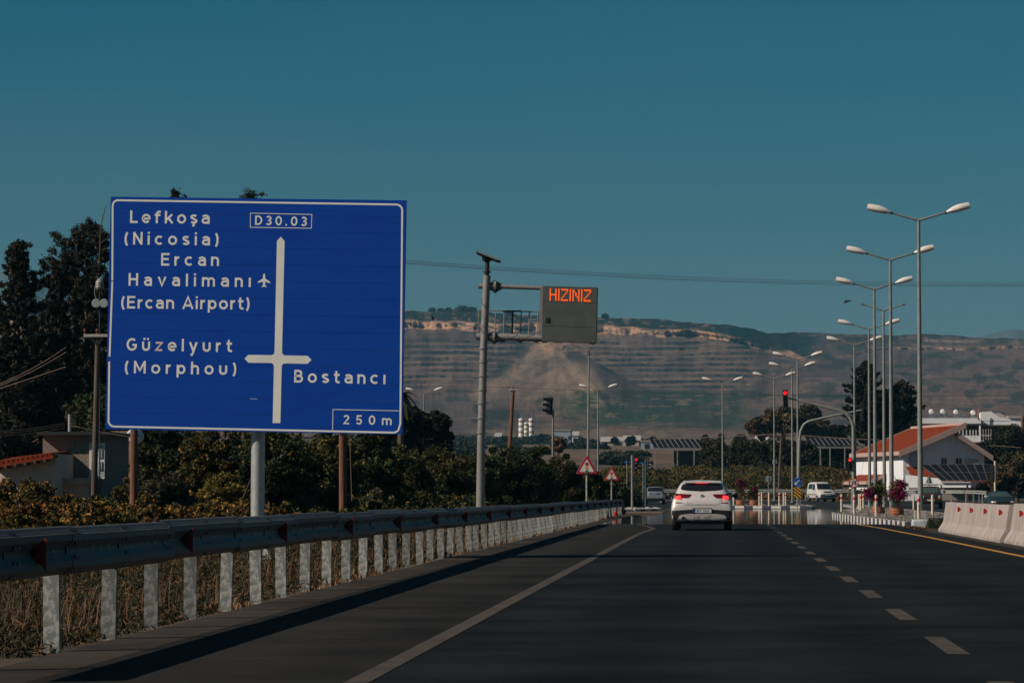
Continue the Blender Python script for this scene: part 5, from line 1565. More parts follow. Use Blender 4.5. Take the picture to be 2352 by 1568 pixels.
    MB().add([(-.02, .95, 1.54), (.02, .95, 1.54), (0, 1.15, 1.54), (0, .95, 1.63), (0, .90, 1.63)], [(0, 1, 3), (0, 3, 2), (1, 2, 3), (0, 4, 3), (1, 3, 4), (0, 1, 4)]).build('aerial_fin', M_CARW, r)
main_car()

def small_hatch():
    Y = 250.0; X = PX(1503.5, Y)
    r = thing('silver_car', 'small silver hatchback seen from behind, waiting left of the white car', 'car', (X, Y, h1(X, Y) + .01))
    mS = mat('car_silver', (.30, .31, .31), .3, .3, coat=.5)
    st = [(0, .36, .72, .6, .74, .5), (.08, .3, .98, .8, .80, .5), (.22, .27, 1.12, .92, .83, .6), (.5, .25, 1.42, .94, .84, .60), (1.0, .24, 1.47, .93, .84, .60), (2.1, .24, 1.46, .92, .84, .60), (2.9, .24, 1.0, .9, .83, .6), (3.7, .26, .84, .75, .8, .6), (3.9, .3, .7, .6, .7, .5)]
    body, bv = car_body(st, mS, r)
    patch('rear_window', bv, [(-.62, 1.06), (.62, 1.06), (.55, 1.37), (-.55, 1.37)], '+y', M_GLASS, r, .01, .02)
    for s in (-1, 1):
        patch('tail_light', bv, [(s * .60, .86), (s * .78, .86), (s * .76, 1.05), (s * .64, 1.05)], '+y', M_TAIL, r, .012, .02, 6, 5)
        wheel(r, s * .72, .6, .30, .19, s); wheel(r, s * .72, 3.0, .30, .19, s)
        patch('side_window', bv, [(.7, 1.0), (2.6, 1.0), (2.1, 1.36), (.8, 1.36)], '+x' if s < 0 else '-x', M_GLASS, r, .008, .014)
    patch('plate_band', bv, [(-.42, .80), (.42, .80), (.42, .93), (-.42, .93)], '+y', M_DARK, r, .012, .02, 6, 3)
    patch('number_plate', bv, [(-.30, .80), (.20, .80), (.20, .90), (-.30, .90)], '+y', mat('plate_bluish', (.12, .2, .4), .5), r, .03, .02, 5, 3)
    MB().lathe((.34, -.03 + bv.ray_cast(Vector((.34, -5, .88)), Vector((0, 1, 0)))[0].y, .88), [(.05, 0), (.07, .02), (.07, .05)], 10, 'Y').build('chrome_handle', M_CHROME, r, True)
    patch('rear_bumper', bv, [(-.78, .36), (.78, .36), (.78, .50), (-.78, .50)], '+y', M_BLACK, r, .012, .02)
    MB().box((0, .06, 1.455), (.3, .05, .03)).build('brake_light', M_TAIL, r).location.y = .42
small_hatch()

def van():
    Y = 281.0; X = PX(1902, Y)
    r = thing('white_van', 'small white panel van facing the viewer at the crossing', 'van', (X, Y, h1(X, Y) + .01), rz=R(16))
    # front of the van points to -Y (towards the viewer); model with front at small y
    st = [(0, .36, .72, .6, .72, .5), (.08, .30, .90, .7, .80, .5), (.35, .27, 1.02, .85, .83, .6), (.95, .26, 1.16, 1.05, .84, .6), (1.35, .26, 1.55, 1.06, .85, .68), (1.75, .26, 1.80, 1.07, .85, .69), (2.4, .26, 1.84, 1.08, .85, .70), (3.9, .26, 1.82, 1.08, .85, .70), (4.05, .3, 1.70, 1.0, .82, .66)]
    body, bv = car_body(st, M_CARW, r)
    patch('windscreen', bv, [(-.70, 1.12), (.70, 1.12), (.60, 1.66), (-.60, 1.66)], '+y', M_GLASS, r, .012, .02)
    patch('grille', bv, [(-.34, .83), (.34, .83), (.40, .95), (-.40, .95)], '+y', M_DARK, r, .012, .02)
    patch('bumper', bv, [(-.80, .42), (.80, .42), (.80, .66), (-.80, .66)], '+y', mat('bumper_grey', (.10, .10, .10), .6), r, .014, .02)
    patch('number_plate', bv, [(-.26, .58), (.26, .58), (.26, .70), (-.26, .70)], '+y', M_PLATE, r, .035, .02, 5, 3)
    for s in (-1, 1):
        patch('headlight', bv, [(s * .44, .80), (s * .76, .86), (s * .78, 1.02), (s * .52, .94)], '+y', mat('headlight_glass', (.62, .50, .42), .15), r, .012, .02, 8, 5)
        ax = '+x' if s < 0 else '-x'
        patch('front_window', bv, [(1.45, 1.16), (2.2, 1.16), (2.2, 1.62), (1.75, 1.62)], ax, M_GLASS, r, .01, .016)
        patch('rear_side_window', bv, [(2.3, 1.16), (3.5, 1.16), (3.4, 1.62), (2.3, 1.62)], ax, M_GLASS, r, .01, .016)
        patch('rub_strip', bv, [(1.0, .62), (3.7, .62), (3.7, .70), (1.0, .70)], ax, mat('bumper_grey', (.1, .1, .1), .6), r, .01, .016, 20, 2)
        wheel(r, s * .76, .78, .31, .2, s); wheel(r, s * .76, 3.3, .31, .2, s)
        MB().box((s * .97, 1.35, 1.15), (.16, .1, .2)).build('mirror', M_DARK, r, bevel=.03)
van()

def jeep():
    Y = 222.0; X = PX(2138, Y)
    r = thing('red_offroader', 'dark red boxy off-road car with roof rack facing the viewer behind the marker posts', 'car', (X, Y, h1(X, Y) + .0), rz=R(-3))
    mR = mat('car_maroon', (.055, .008, .008), .35, coat=.5)
    st = [(0, .42, .78, .7, .72, .5), (.03, .38, 1.02, .8, .80, .5), (.2, .34, 1.06, .85, .82, .6), (1.1, .32, 1.12, 1.0, .83, .6), (1.3, .32, 1.40, 1.08, .83, .66), (1.55, .32, 1.60, 1.10, .83, .66), (2.2, .32, 1.64, 1.10, .83, .67), (3.9, .32, 1.63, 1.10, .83, .67), (4.1, .36, 1.58, 1.1, .82, .66)]
    body, bv = car_body(st, mR, r)
    patch('windscreen', bv, [(-.68, 1.16), (.68, 1.16), (.62, 1.54), (-.62, 1.54)], '+y', mat('windscreen_tint', (.05, .085, .08), .1), r, .012, .02)
    patch('grille', bv, [(-.42, .78), (.42, .78), (.42, .98), (-.42, .98)], '+y', M_BLACK, r, .014, .02)
    patch('bumper', bv, [(-.78, .48), (.78, .48), (.78, .68), (-.78, .68)], '+y', M_BLACK, r, .014, .02)
    patch('number_plate', bv, [(-.26, .56), (.26, .56), (.26, .67), (-.26, .67)], '+y', M_PLATE, r, .04, .02, 5, 3)
    for s in (-1, 1):
        c = [(s * .60 + .10 * math.cos(t * .628), .88 + .10 * math.sin(t * .628)) for t in range(10)]
        patch('headlight', bv, c, '+y', mat('lamp_pale_green', (.42, .50, .42), .2), r, .02, .02, 8, 6)
        patch('turn_signal', bv, [(s * .52, .70), (s * .74, .70), (s * .74, .76), (s * .52, .76)], '+y', mat('amber', (.5, .16, .01), .4), r, .02, .02, 5, 2)
        wheel(r, s * .72, .75, .36, .22, s); wheel(r, s * .72, 3.3, .36, .22, s)
        MB().box((s * .99, 1.32, 1.22), (.18, .12, .17)).build('mirror', M_BLACK, r, bevel=.03)
        MB().tube([(s * .60, 1.6, 1.76), (s * .60, 3.7, 1.76)], .022, 6).build('rack_rail', M_GALV, r)
    for y in (1.7, 2.3, 2.9, 3.6): MB().tube([(-.62, y, 1.76), (.62, y, 1.76)], .02, 6).build('rack_bar', M_GALV, r)
    MB().box((0, 2.6, 1.71), (1.1, 1.6, .05)).build('rack_tray', M_DARK, r)
jeep()

def dark_car():
    Y = 196.0; X = PX(2304, Y)
    r = thing('dark_blue_car', 'dark blue-green saloon half hidden behind the concrete barrier, facing the viewer', 'car', (X, Y, h1(X, Y) + .01))
    mB = mat('car_petrol', (.010, .026, .034), .5)
    st = [(0, .34, .68, .6, .70, .5), (.1, .28, .80, .7, .80, .5), (.5, .24, .90, .8, .84, .6), (1.1, .24, .99, .93, .85, .6), (1.5, .24, 1.24, .94, .85, .56), (1.85, .24, 1.355, .95, .85, .53), (2.5, .24, 1.37, .95, .85, .54), (3.2, .24, 1.30, .95, .85, .54), (3.7, .24, 1.05, .93, .84, .6), (4.3, .28, .98, .85, .80, .6)]
    body, bv = car_body(st, mB, r)
    patch('windscreen', bv, [(-.66, 1.0), (.66, 1.0), (.52, 1.29), (-.52, 1.29)], '+y', mat('windscreen_tint', (.05, .085, .08), .1), r, .012, .02)
    patch('grille', bv, [(-.35, .55), (.35, .55), (.35, .68), (-.35, .68)], '+y', M_BLACK, r, .012, .02)
    for s in (-1, 1):
        patch('headlight', bv, [(s * .45, .60), (s * .74, .60), (s * .76, .70), (s * .48, .70)], '+y', mat('headlight_glass', (.62, .5, .42), .15), r, .012, .02, 6, 4)
        ax = '+x' if s < 0 else '-x'
        patch('side_window', bv, [(1.6, 1.0), (3.4, 1.0), (2.9, 1.24), (1.9, 1.24)], ax, M_GLASS, r, .01, .016)
        wheel(r, s * .74, .8, .31, .2, s); wheel(r, s * .74, 3.3, .31, .2, s)
        MB().box((s * .96, 1.45, 1.0), (.2, .12, .13)).build('mirror', M_WHITE if s < 0 else mB, r, bevel=.03)
dark_car()

# ------------------------------------------------------------------ far guard rails
def far_rail(pts, label, zt=1.15, hgt=.34, step=4.0):
    o = Vector((pts[0][0], pts[0][1], h1(*pts[0])))
    r = thing('guard_rail', label, 'guard rail', o)
    for i in range(len(pts) - 1):
        a, c = Vector(pts[i]), Vector(pts[i + 1])
        za, zc = h1(*pts[i]), h1(*pts[i + 1])
        d = (c - a).normalized(); nn = Vector((d.y, -d.x)) * .09
        mb = MB(); vs = []
        for p, z in ((a, za), (c, zc)):
            for off, dz in ((0, 0), (1, -.05), (1, -.11), (.2, -.17), (1, -.23), (1, -.29), (0, -.34)):
                q = p + nn * off; vs.append((q.x - o.x, q.y - o.y, z + zt - .35 + dz + .35 - .38 - o.z + .0))
        mb.add(vs, [(k, k + 1, 7 + k + 1, 7 + k) for k in range(6)])
        mb.build('rail_beam', M_POST, r)
        L = (c - a).length; m = max(1, int(L / step))
        for k in range(m):
            p = a + (c - a) * (k + .5) / m; z = h1(p.x, p.y)
            MB().box((p.x - o.x, p.y - o.y + .08, z - o.z + .3), (.11, .07, .95)).build('post', M_POST, r)
far_rail([(PX(x, 305), 305) for x in (1515, 1570, 1630, 1700, 1760, 1820, 1880, 1950)], 'long pale guard rail along the far side of the crossing, behind the white van', 1.45)
far_rail([(PX(2068, 285), 285), (PX(2100, 284), 284), (PX(2160, 282), 282), (PX(2210, 278), 278), (PX(2245, 268), 268), (PX(2268, 255), 255)], 'curved guard rail in front of the low white garage at the right', 1.45)

# ------------------------------------------------------------------ buildings on the right
def wall_uv(o, A, D, zb, poly, th=.25):
    """wall polygon in (along, z), thickness inward"""
    return None
def house():
    C = Vector((PX(2075, 320), 320, h1(19, 320)))
    r = thing('house', 'white two-storey house with orange tiled roof and pink eaves behind the lamp posts', 'house', C, rz=0)
    gz = C.z
    G1 = Vector((.98, .20, 0)); F1 = Vector((-.20, .98, 0))    # along gable wall, along the front wall going back
    def L(a, b_, z): v = G1 * a + F1 * b_; return (v.x, v.y, z)
    Wd, Ld = 8.7, 20.0
    ze = PZ(1036, 320) - gz; zr = PZ(983, 322) - gz; zr2 = PZ(1001, 322) - gz; ze2 = PZ(1041, 323) - gz
    rx = 5.9
    # shell as one closed block
    gab = [(0, 0), (Wd, 0), (Wd, ze2), (rx + .01, zr2 - .15), (rx, zr - .3), (0, ze)]
    mb = MB(); n = len(gab)
    mb.add([L(a, 0, z) for a, z in gab] + [L(a, Ld, z) for a, z in gab], [tuple(range(n)), tuple(range(2 * n - 1, n - 1, -1))] + [(i, (i + 1) % n, n + (i + 1) % n, n + i) for i in range(n)])
    mb.build('wall', M_WALL, r)
    MB().box(L(5.35, -.12, zr2 / 2), (.22, .22, zr2 + .6), M=Matrix((G1, F1, Vector((0, 0, 1)))).transposed()).build('chimney_flue', M_WALL, r)
    def slab(name, pts, m, th=.16):
        a = [Vector(p) for p in pts]; nrm = (a[1] - a[0]).cross(a[2] - a[0]).normalized()
        if nrm.z < 0: nrm = -nrm
        k = len(a)
        return MB().add([tuple(p) for p in a] + [tuple(p - nrm * th) for p in a], [tuple(range(k)), tuple(range(2 * k - 1, k - 1, -1))] + [(i, (i + 1) % k, k + (i + 1) % k, k + i) for i in range(k)]).build(name, m, r)
    ov = .75
    e0 = ze - .12
    # high slope: eave at a=-.5, ridge at a=rx+.9
    def zz(a): return e0 + (zr + .1 - e0) * (a + .5) / (rx + .5)
    top_a = rx + .55
    rf = slab('roof', [L(-.5, -ov, zz(-.5)), L(top_a, -ov, zz(top_a)), L(top_a, Ld + .4, zz(top_a)), L(-.5, Ld + .4, zz(-.5))], M_TILE, .12)
    # tile courses as real raised strips across the slope
    nr = 26
    for i in range(nr):
        a0 = -.5 + (top_a + .3) * i / nr + .12
        a1 = a0 + (top_a + .5) / nr * .78
        za, zb_ = zz(a0) + .055, zz(a1) + .015
        mb = MB(); mb.add([L(a0, -ov + .12, za), L(a0, Ld + .25, za), L(a1, Ld + .25, zb_), L(a1, -ov + .12, zb_), L(a0, -ov + .12, za - .05), L(a0, Ld + .25, za - .05)], [(0, 1, 2, 3), (0, 4, 5, 1)])
        o_ = mb.build('tile_course', M_TILE, rf)
    # pink fascia boards
    def board(name, p, q, hgt, thk=.14):
        p = Vector(p); q = Vector(q); d = (q - p).normalized(); side = Vector((d.y, -d.x, 0)).normalized() * thk
        up = Vector((0, 0, hgt))
        vs = [p, q, q + side, p + side]; vs = [v - up * .72 for v in vs] + [v + up * .28 for v in vs]
        MB().add(vs, [(3, 2, 1, 0), (4, 5, 6, 7), (0, 1, 5, 4), (1, 2, 6, 5), (2, 3, 7, 6), (3, 0, 4, 7)]).build(name, M_PINK, r)
    board('fascia', L(-.62, -ov, zz(-.62)), L(top_a + .1, -ov, zz(top_a + .1)), .62)
    board('fascia', L(-.55, Ld + .4, zz(-.55)), L(-.55, -ov - .1, zz(-.55)), .42)
    board('ridge_trim', L(top_a, Ld + .4, zz(top_a) + .1), L(top_a, -ov, zz(top_a) + .1), .42)
    board('fascia', L(top_a + .05, Ld + .45, zz(top_a)), L(-.6, Ld + .45, zz(-.6)), .5)
    # low slope
    l0, l1 = rx - .25, Wd + .75
    s2 = (ze2 - zr2) / (Wd - rx)
    def z2(a): return zr2 + s2 * (a - rx) + .05
    slab('roof', [L(l0, -ov + .1, z2(l0)), L(l1, -ov + .1, z2(l1)), L(l1, Ld + .4, z2(l1)), L(l0, Ld + .4, z2(l0))], M_TILE, .12)
    board('fascia', L(l0, -ov + .1, z2(l0)), L(l1, -ov + .1, z2(l1)), .58)
    Mh = Matrix((G1, F1, Vector((0, 0, 1)))).transposed()
    zw = PZ(1060, 321) - gz
    # gable windows
    def win(a, b_, z, w_, h_, nb, deep=False):
        fr = MB().box(L(a, b_ - .03, z), (w_ + .12, .06, h_ + .12), M=Mh).build('window', M_WHITE, r)
        MB().box(L(a, b_ - .065, z), (w_, .02, h_), M=Mh).build('pane', M_GLASS if w_ < 1 else mat('closed_blind', (.42, .42, .42), .8), fr)
        for q in range(nb): MB().box(L(a - w_ / 2 + w_ * (q + 1) / (nb + 1), b_ - .085, z), (.05, .02, h_), M=Mh).build('glazing_bar', M_WHITE, fr)
    win(1.35, 0, zw - .1, 1.5, 2.0, 2); win(4.35, 0, zw - .05, .55, .8, 1); win(5.95, 0, zw - .05, .6, .8, 1); win(7.3, 0, zw - .2, 1.5, 1.0, 3)
    # left-front windows
    Mf = Matrix((F1, -G1, Vector((0, 0, 1)))).transposed()
    for b_ in (5.0, 11.5):
        fr = MB().box(L(-.03, b_, zw - .1), (1.25, .06, 1.9), M=Mf).build('window', M_WALL, r)
        MB().box(L(-.065, b_, zw - .1), (1.1, .02, 1.75), M=Mf).build('shutter', mat('shutter_grey', (.62, .62, .62), .7), fr)
        MB().box(L(-.085, b_, zw - .1), (.04, .02, 1.75), M=Mf).build('mullion', M_GALV, fr)
    MB().box(L(Wd * .5, -.02, .3), (Wd, .04, .6), M=Mh).build('plinth', M_WALL, r)
    # porch with tiled roof on the left front
    pz1 = PZ(1092, 318) - gz; pz0 = PZ(1106, 316) - gz; pb = -gz * 0
    slab('porch_roof', [L(0, 7.0, pz1 + .2), L(0, 19, pz1 + .2), L(-2.0, 19, pz0), L(-2.0, 7.0, pz0)], M_TILE, .12)
    board('porch_fascia', L(-2.05, 19, pz0), L(-2.05, 6.95, pz0), .35)
    board('porch_fascia', L(-2.05, 6.95, pz0), L(0, 6.95, pz1 + .2), .35)
    MB().box(L(-.9, 13, (pz0 - .4) / 2), (11.0, 1.7, max(pz0 - .4, .4)), M=Mf).build('porch_wall', M_WALL, r)
    # lean-to with parapet in front of the gable
    lz = PZ(1093, 316) - gz; lz2 = PZ(1108, 312) - gz
    mb = MB(); ppts = [(0, 0), (6.1, 0), (6.1, lz2 + .1), (0, lz + .15)]
    n = 4; vs = [L(a * 1.0, -1.2 - a * .45, z) for a, z in ppts] + [L(a * 1.0, -1.0 - a * .45, z) for a, z in ppts]
    mb.add(vs, [(0, 1, 2, 3), (7, 6, 5, 4)] + [(i, (i + 1) % 4, 4 + (i + 1) % 4, 4 + i) for i in range(4)])
    mb.build('parapet_wall', M_WALL, r)
    slab('lean_to_roof', [L(0.3, -.05, lz + 1.0), L(7.6, -.05, lz + 1.0), L(6.4, -3.0, lz2 + .15), L(0.5, -1.15, lz + .2)], M_TILE, .1)
house()

def garage():
    Y = 306.0; A = P(2128, 1110, Y); B = P(2284, 1108, Y); gz = h1(A.x, Y)
    r = thing('garage', 'low garage with beige front, white beam and a roof of dark solar panels', 'garage', (A.x, Y, gz))
    W_ = B.x - A.x; zt = A.z - gz; zb_ = PZ(1116, Y) - gz
    x0 = A.x
    def lx(x): return P(x, 1110, Y).x - x0
    def lz(y): return PZ(y, Y) - gz
    MB().box(((lx(2090) + lx(2260)) / 2, 2.2, lz(1119) / 2), (lx(2260) - lx(2090), .3, lz(1119))).build('wall', mat('beige_wall', (.30, .26, .235), .85, c2=(.25, .215, .195)), r)
    MB().box(((lx(2162) + lx(2284)) / 2, 0, (lz(1108) + lz(1114)) / 2), (lx(2284) - lx(2162), .25, lz(1108) - lz(1114))).build('beam', M_WHITE, r)
    MB().box(((lx(2162) + lx(2284)) / 2, -.1, lz(1105.5)), (lx(2284) - lx(2162), .5, .10)).build('tile_edge', M_TILE, r)
    for x in (2162, 2222): MB().box((lx(x), .05, lz(1114) / 2), (.16, .16, lz(1114))).build('column', mat('column_maroon', (.12, .03, .03), .7), r)
    MB().box(((lx(2160) + lx(2280)) / 2, 3.0, lz(1112)), (lx(2280) - lx(2160), 5.5, .12)).build('roof_slab', M_CONC, r)
    # panels: 7 columns, 2 rows, sheared to lie on the tilted roof
    tl, tr, bl, br = (2113, 1066), (2278, 1067.5), (2162, 1103), (2283, 1104)
    Yt_ = Y + 6.2
    def pt(u, v):
        xa = tl[0] + (tr[0] - tl[0]) * u; xb = bl[0] + (br[0] - bl[0]) * u
        a = P(xa, tl[1], Yt_); c = P(xb, bl[1], Y - .3)
        p = c.lerp(a, v); return Vector((p.x - x0, p.y - Y, p.z - gz))
    n = 8
    for i in range(n):
        for j in range(2):
            u0, u1 = i / n + .004, (i + 1) / n - .004; v0, v1 = j / 2 + .008, (j + 1) / 2 - .008
            q = [pt(u0, v0), pt(u1, v0), pt(u1, v1), pt(u0, v1)]
            nn = (q[1] - q[0]).cross(q[3] - q[0]).normalized() * .05
            MB().add([*q, *[p - nn for p in q]], [(0, 1, 2, 3), (7, 6, 5, 4)] + [(k, (k + 1) % 4, 4 + (k + 1) % 4, 4 + k) for k in range(4)]).build('solar_panel', M_SOLAR, r)
    mb = MB()
    for i in range(n + 1):
        a, c = pt(i / n, 0), pt(i / n, 1); mb.tube([a, c], .015, 4)
    for v in (0, .5, 1): mb.tube([pt(0, v), pt(1, v)], .015, 4)
    mb.build('panel_rails', M_GALV, r)
    MB().box((lx(2085), -6, .5), (4.6, .2, 1.1)).build('white_wall', M_WALL, r)
garage()

def solar_shelter(x0, x1, xb0, xb1, yt, yb, ybeam, Y, n, label, legs, yleg):
    A = P(x0, yt, Y); gz = h1(A.x, Y); r = thing('solar_shelter', label, 'solar carport', (A.x, Y, gz)); o = Vector((A.x, Y, gz))
    dpt = 5.0
    def pt(u, v):
        a = P(x0 + (x1 - x0) * u, yt, Y + dpt); c = P(xb0 + (xb1 - xb0) * u, yb, Y)
        return c.lerp(a, v) - o
    for i in range(n):
        u0, u1 = i / n + .012, (i + 1) / n - .012
        q = [pt(u0, .01), pt(u1, .01), pt(u1, .99), pt(u0, .99)]
        nn = (q[1] - q[0]).cross(q[3] - q[0]).normalized() * .05
        MB().add([*q, *[p - nn for p in q]], [(0, 1, 2, 3), (7, 6, 5, 4)] + [(k, (k + 1) % 4, 4 + (k + 1) % 4, 4 + k) for k in range(4)]).build('solar_panel', M_SOLAR, r)
        MB().tube([pt(i / n, 0), pt(i / n, 1)], .035, 4).build('panel_rail', M_GALV, r)
    MB().tube([P(xb0 - 2, ybeam, Y) - o, P(xb1 + 2, ybeam + 1, Y) - o], .12, 4).build('beam', M_GALV, r)
    MB().tube([P(xb0 - 2, ybeam - 3, Y + .2) - o, P(xb1 + 2, ybeam - 2, Y + .2) - o], .07, 4).build('beam', M_GALV, r)
    for x in legs:
        p = P(x, ybeam, Y) - o; MB().box((p.x, 0, p.z / 2), (.16, .16, p.z)).build('column', M_GALV, r)
solar_shelter(1490, 1618, 1501, 1632, 1008, 1026, 1030, 420, 11, 'raised solar panel shelter left of the dark hedge, above the bushes', (1504, 1546, 1556, 1594), 1050)
solar_shelter(1848, 1960, 1860, 1975, 1005, 1022, 1027, 400, 10, 'solar panel shelter between the traffic signal masts and the house', (1884, 1906, 1940), 1050)
r = thing('shed', 'dark shed standing under the left solar panel shelter', 'shed', (PX(1610, 423), 424, h1(0, 424)))
MB().box((0, 0, 1.6), (7.5, 3, 3.4)).build('wall', mat('shed_dark', (.03, .045, .05), .8), r)
MB().box((0, 0, 3.36), (7.8, 3.3, .1)).build('roof', M_DARK, r)

def apartments():
    Y = 420.0; A = P(2118, 960, Y); gz = h1(A.x, Y); o = Vector((A.x, Y, gz))
    r = thing('apartment_building', 'long white flat-roofed apartment building behind the tiled house', 'building', o)
    def b(name, x0, x1, y0, y1, d0, d1, m, par=None):
        a = P(x0, y0, Y) - o; c = P(x1, y1, Y) - o
        return MB().box(((a.x + c.x) / 2, (d0 + d1) / 2, (a.z + c.z) / 2), (abs(c.x - a.x), d1 - d0, abs(a.z - c.z))).build(name, m, par or r)
    b('parapet', 2114, 2253, 960, 972, 0, .4, M_WALL)
    b('roof', 2114, 2253, 962, 975, .4, 11, M_WALL)
    b('parapet', 2253, 2335, 966, 975, .8, 1.2, M_WALL)
    dk = mat('deep_facade', (.10, .075, .055), .8)
    b('wall', 2118, 2335, 975.5, 1130, 2.0, 11, dk)
    b('soffit', 2118, 2335, 975.2, 977.5, .3, 2.0, dk)
    b('balcony', 2190, 2250, 1000, 1014, .1, .3, M_WALL)
    b('balcony_floor', 2190, 2280, 1014, 1016, .1, 2.0, M_PINK)
    b('column', 2249, 2253, 977, 1016, .05, .35, M_WALL)
    for x in (2196, 2203, 2211, 2219, 2227, 2234, 2241): b('baluster', x, x + 2.2, 987, 1000, .1, .25, M_WHITE)
    for x in (2258, 2264, 2270, 2276): b('railing_bar', x, x + .9, 985, 1011, .1, .2, M_WHITE)
    b('railing_bar', 2254, 2280, 999, 1000.5, .08, .12, M_WHITE)
    b('floor_slab', 2254, 2280, 1011, 1013, .1, 2.0, M_WALL)
    # roof top room with sloped side
    pts = [(2253, 946), (2277, 944), (2298, 958), (2322, 962), (2322, 967), (2253, 967)]
    q = [P(x, y, Y) - o for x, y in pts]; mb = MB(); n = len(q)
    mb.add([(p.x, .8, p.z) for p in q] + [(p.x, 4.5, p.z) for p in q], [tuple(range(n)), tuple(range(2 * n - 1, n - 1, -1))] + [(i, (i + 1) % n, n + (i + 1) % n, n + i) for i in range(n)])
    mb.build('roof_room', M_WALL, r)
    pts = [(2284, 946), (2303, 946), (2326, 961), (2312, 962)]
    q = [P(x, y, Y) - o for x, y in pts]
    MB().add([(p.x, 4.0, p.z) for p in q] + [(p.x, 5.0, p.z - .1) for p in q], [(0, 1, 2, 3), (7, 6, 5, 4), (0, 1, 5, 4), (1, 2, 6, 5), (2, 3, 7, 6), (3, 0, 4, 7)]).build('canopy', M_CONC, r)
    b('wall_recess', 2256, 2284, 967.5, 974.5, 1.25, 1.6, M_SBK)
    MB().tube([P(2246, 962, Y) - o, P(2250, 938, Y) - o], .10, 5).build('vent_pipe', M_TERRA, r)
    k = Y / F_PX
    for i, (x, y) in enumerate(((2142.5, 943.5), (2169, 943.5), (2199.5, 944.5), (2239, 946))):
        c = P(x, y, Y); zb_ = PZ(960, Y)
        t_ = thing('water_tank', ['round white roof water tank nearest the lamp post', 'second round white roof water tank from the left', 'third round white roof water tank from the left', 'rightmost round white roof water tank on the flat roof'][i], 'water tank', (c.x, Y + 3, zb_), group='solar water tanks on the flat roof')
        rad = 5.6 * k; zc = c.z - zb_
        MB().lathe((0, 0, zc), [(rad * .55, -.75), (rad * .95, -.62), (rad, -.5), (rad, .5), (rad * .9, .65)], 18, 'Y').build('tank', M_WHITE, t_, True)
        for sx in (-.25, .25):
            MB().tube([(sx, -.2, 0), (sx * .6, -.2, zc - rad * .8)], .05, 5).build('leg', M_GALV, t_)
        MB().box((-.1, -.1, (zc - rad) / 2), (.25, .1, zc - rad)).build('downpipe', M_SBK, t_)
    for i, (x, y) in enumerate(((2162, 952), (2177, 951), (2209, 954))):
        c = P(x, y, Y); zb_ = PZ(960, Y)
        t_ = thing('satellite_dish', ['grey satellite dish between the first two roof tanks', 'grey satellite dish touching the second roof tank', 'grey satellite dish right of the third roof tank'][i], 'satellite dish', (c.x, Y + 2, zb_), group='satellite dishes on the flat roof', rz=R(30))
        MB().lathe((0, 0, c.z - zb_), [(.28, -.02), (.27, .03), (.16, .10), (.02, .12)], 16, 'Y').build('dish', M_SBK, t_, True)
        MB().tube([(0, .12, 0), (0, .12, c.z - zb_)], .03, 5).build('stand', M_GALV, t_)
apartments()

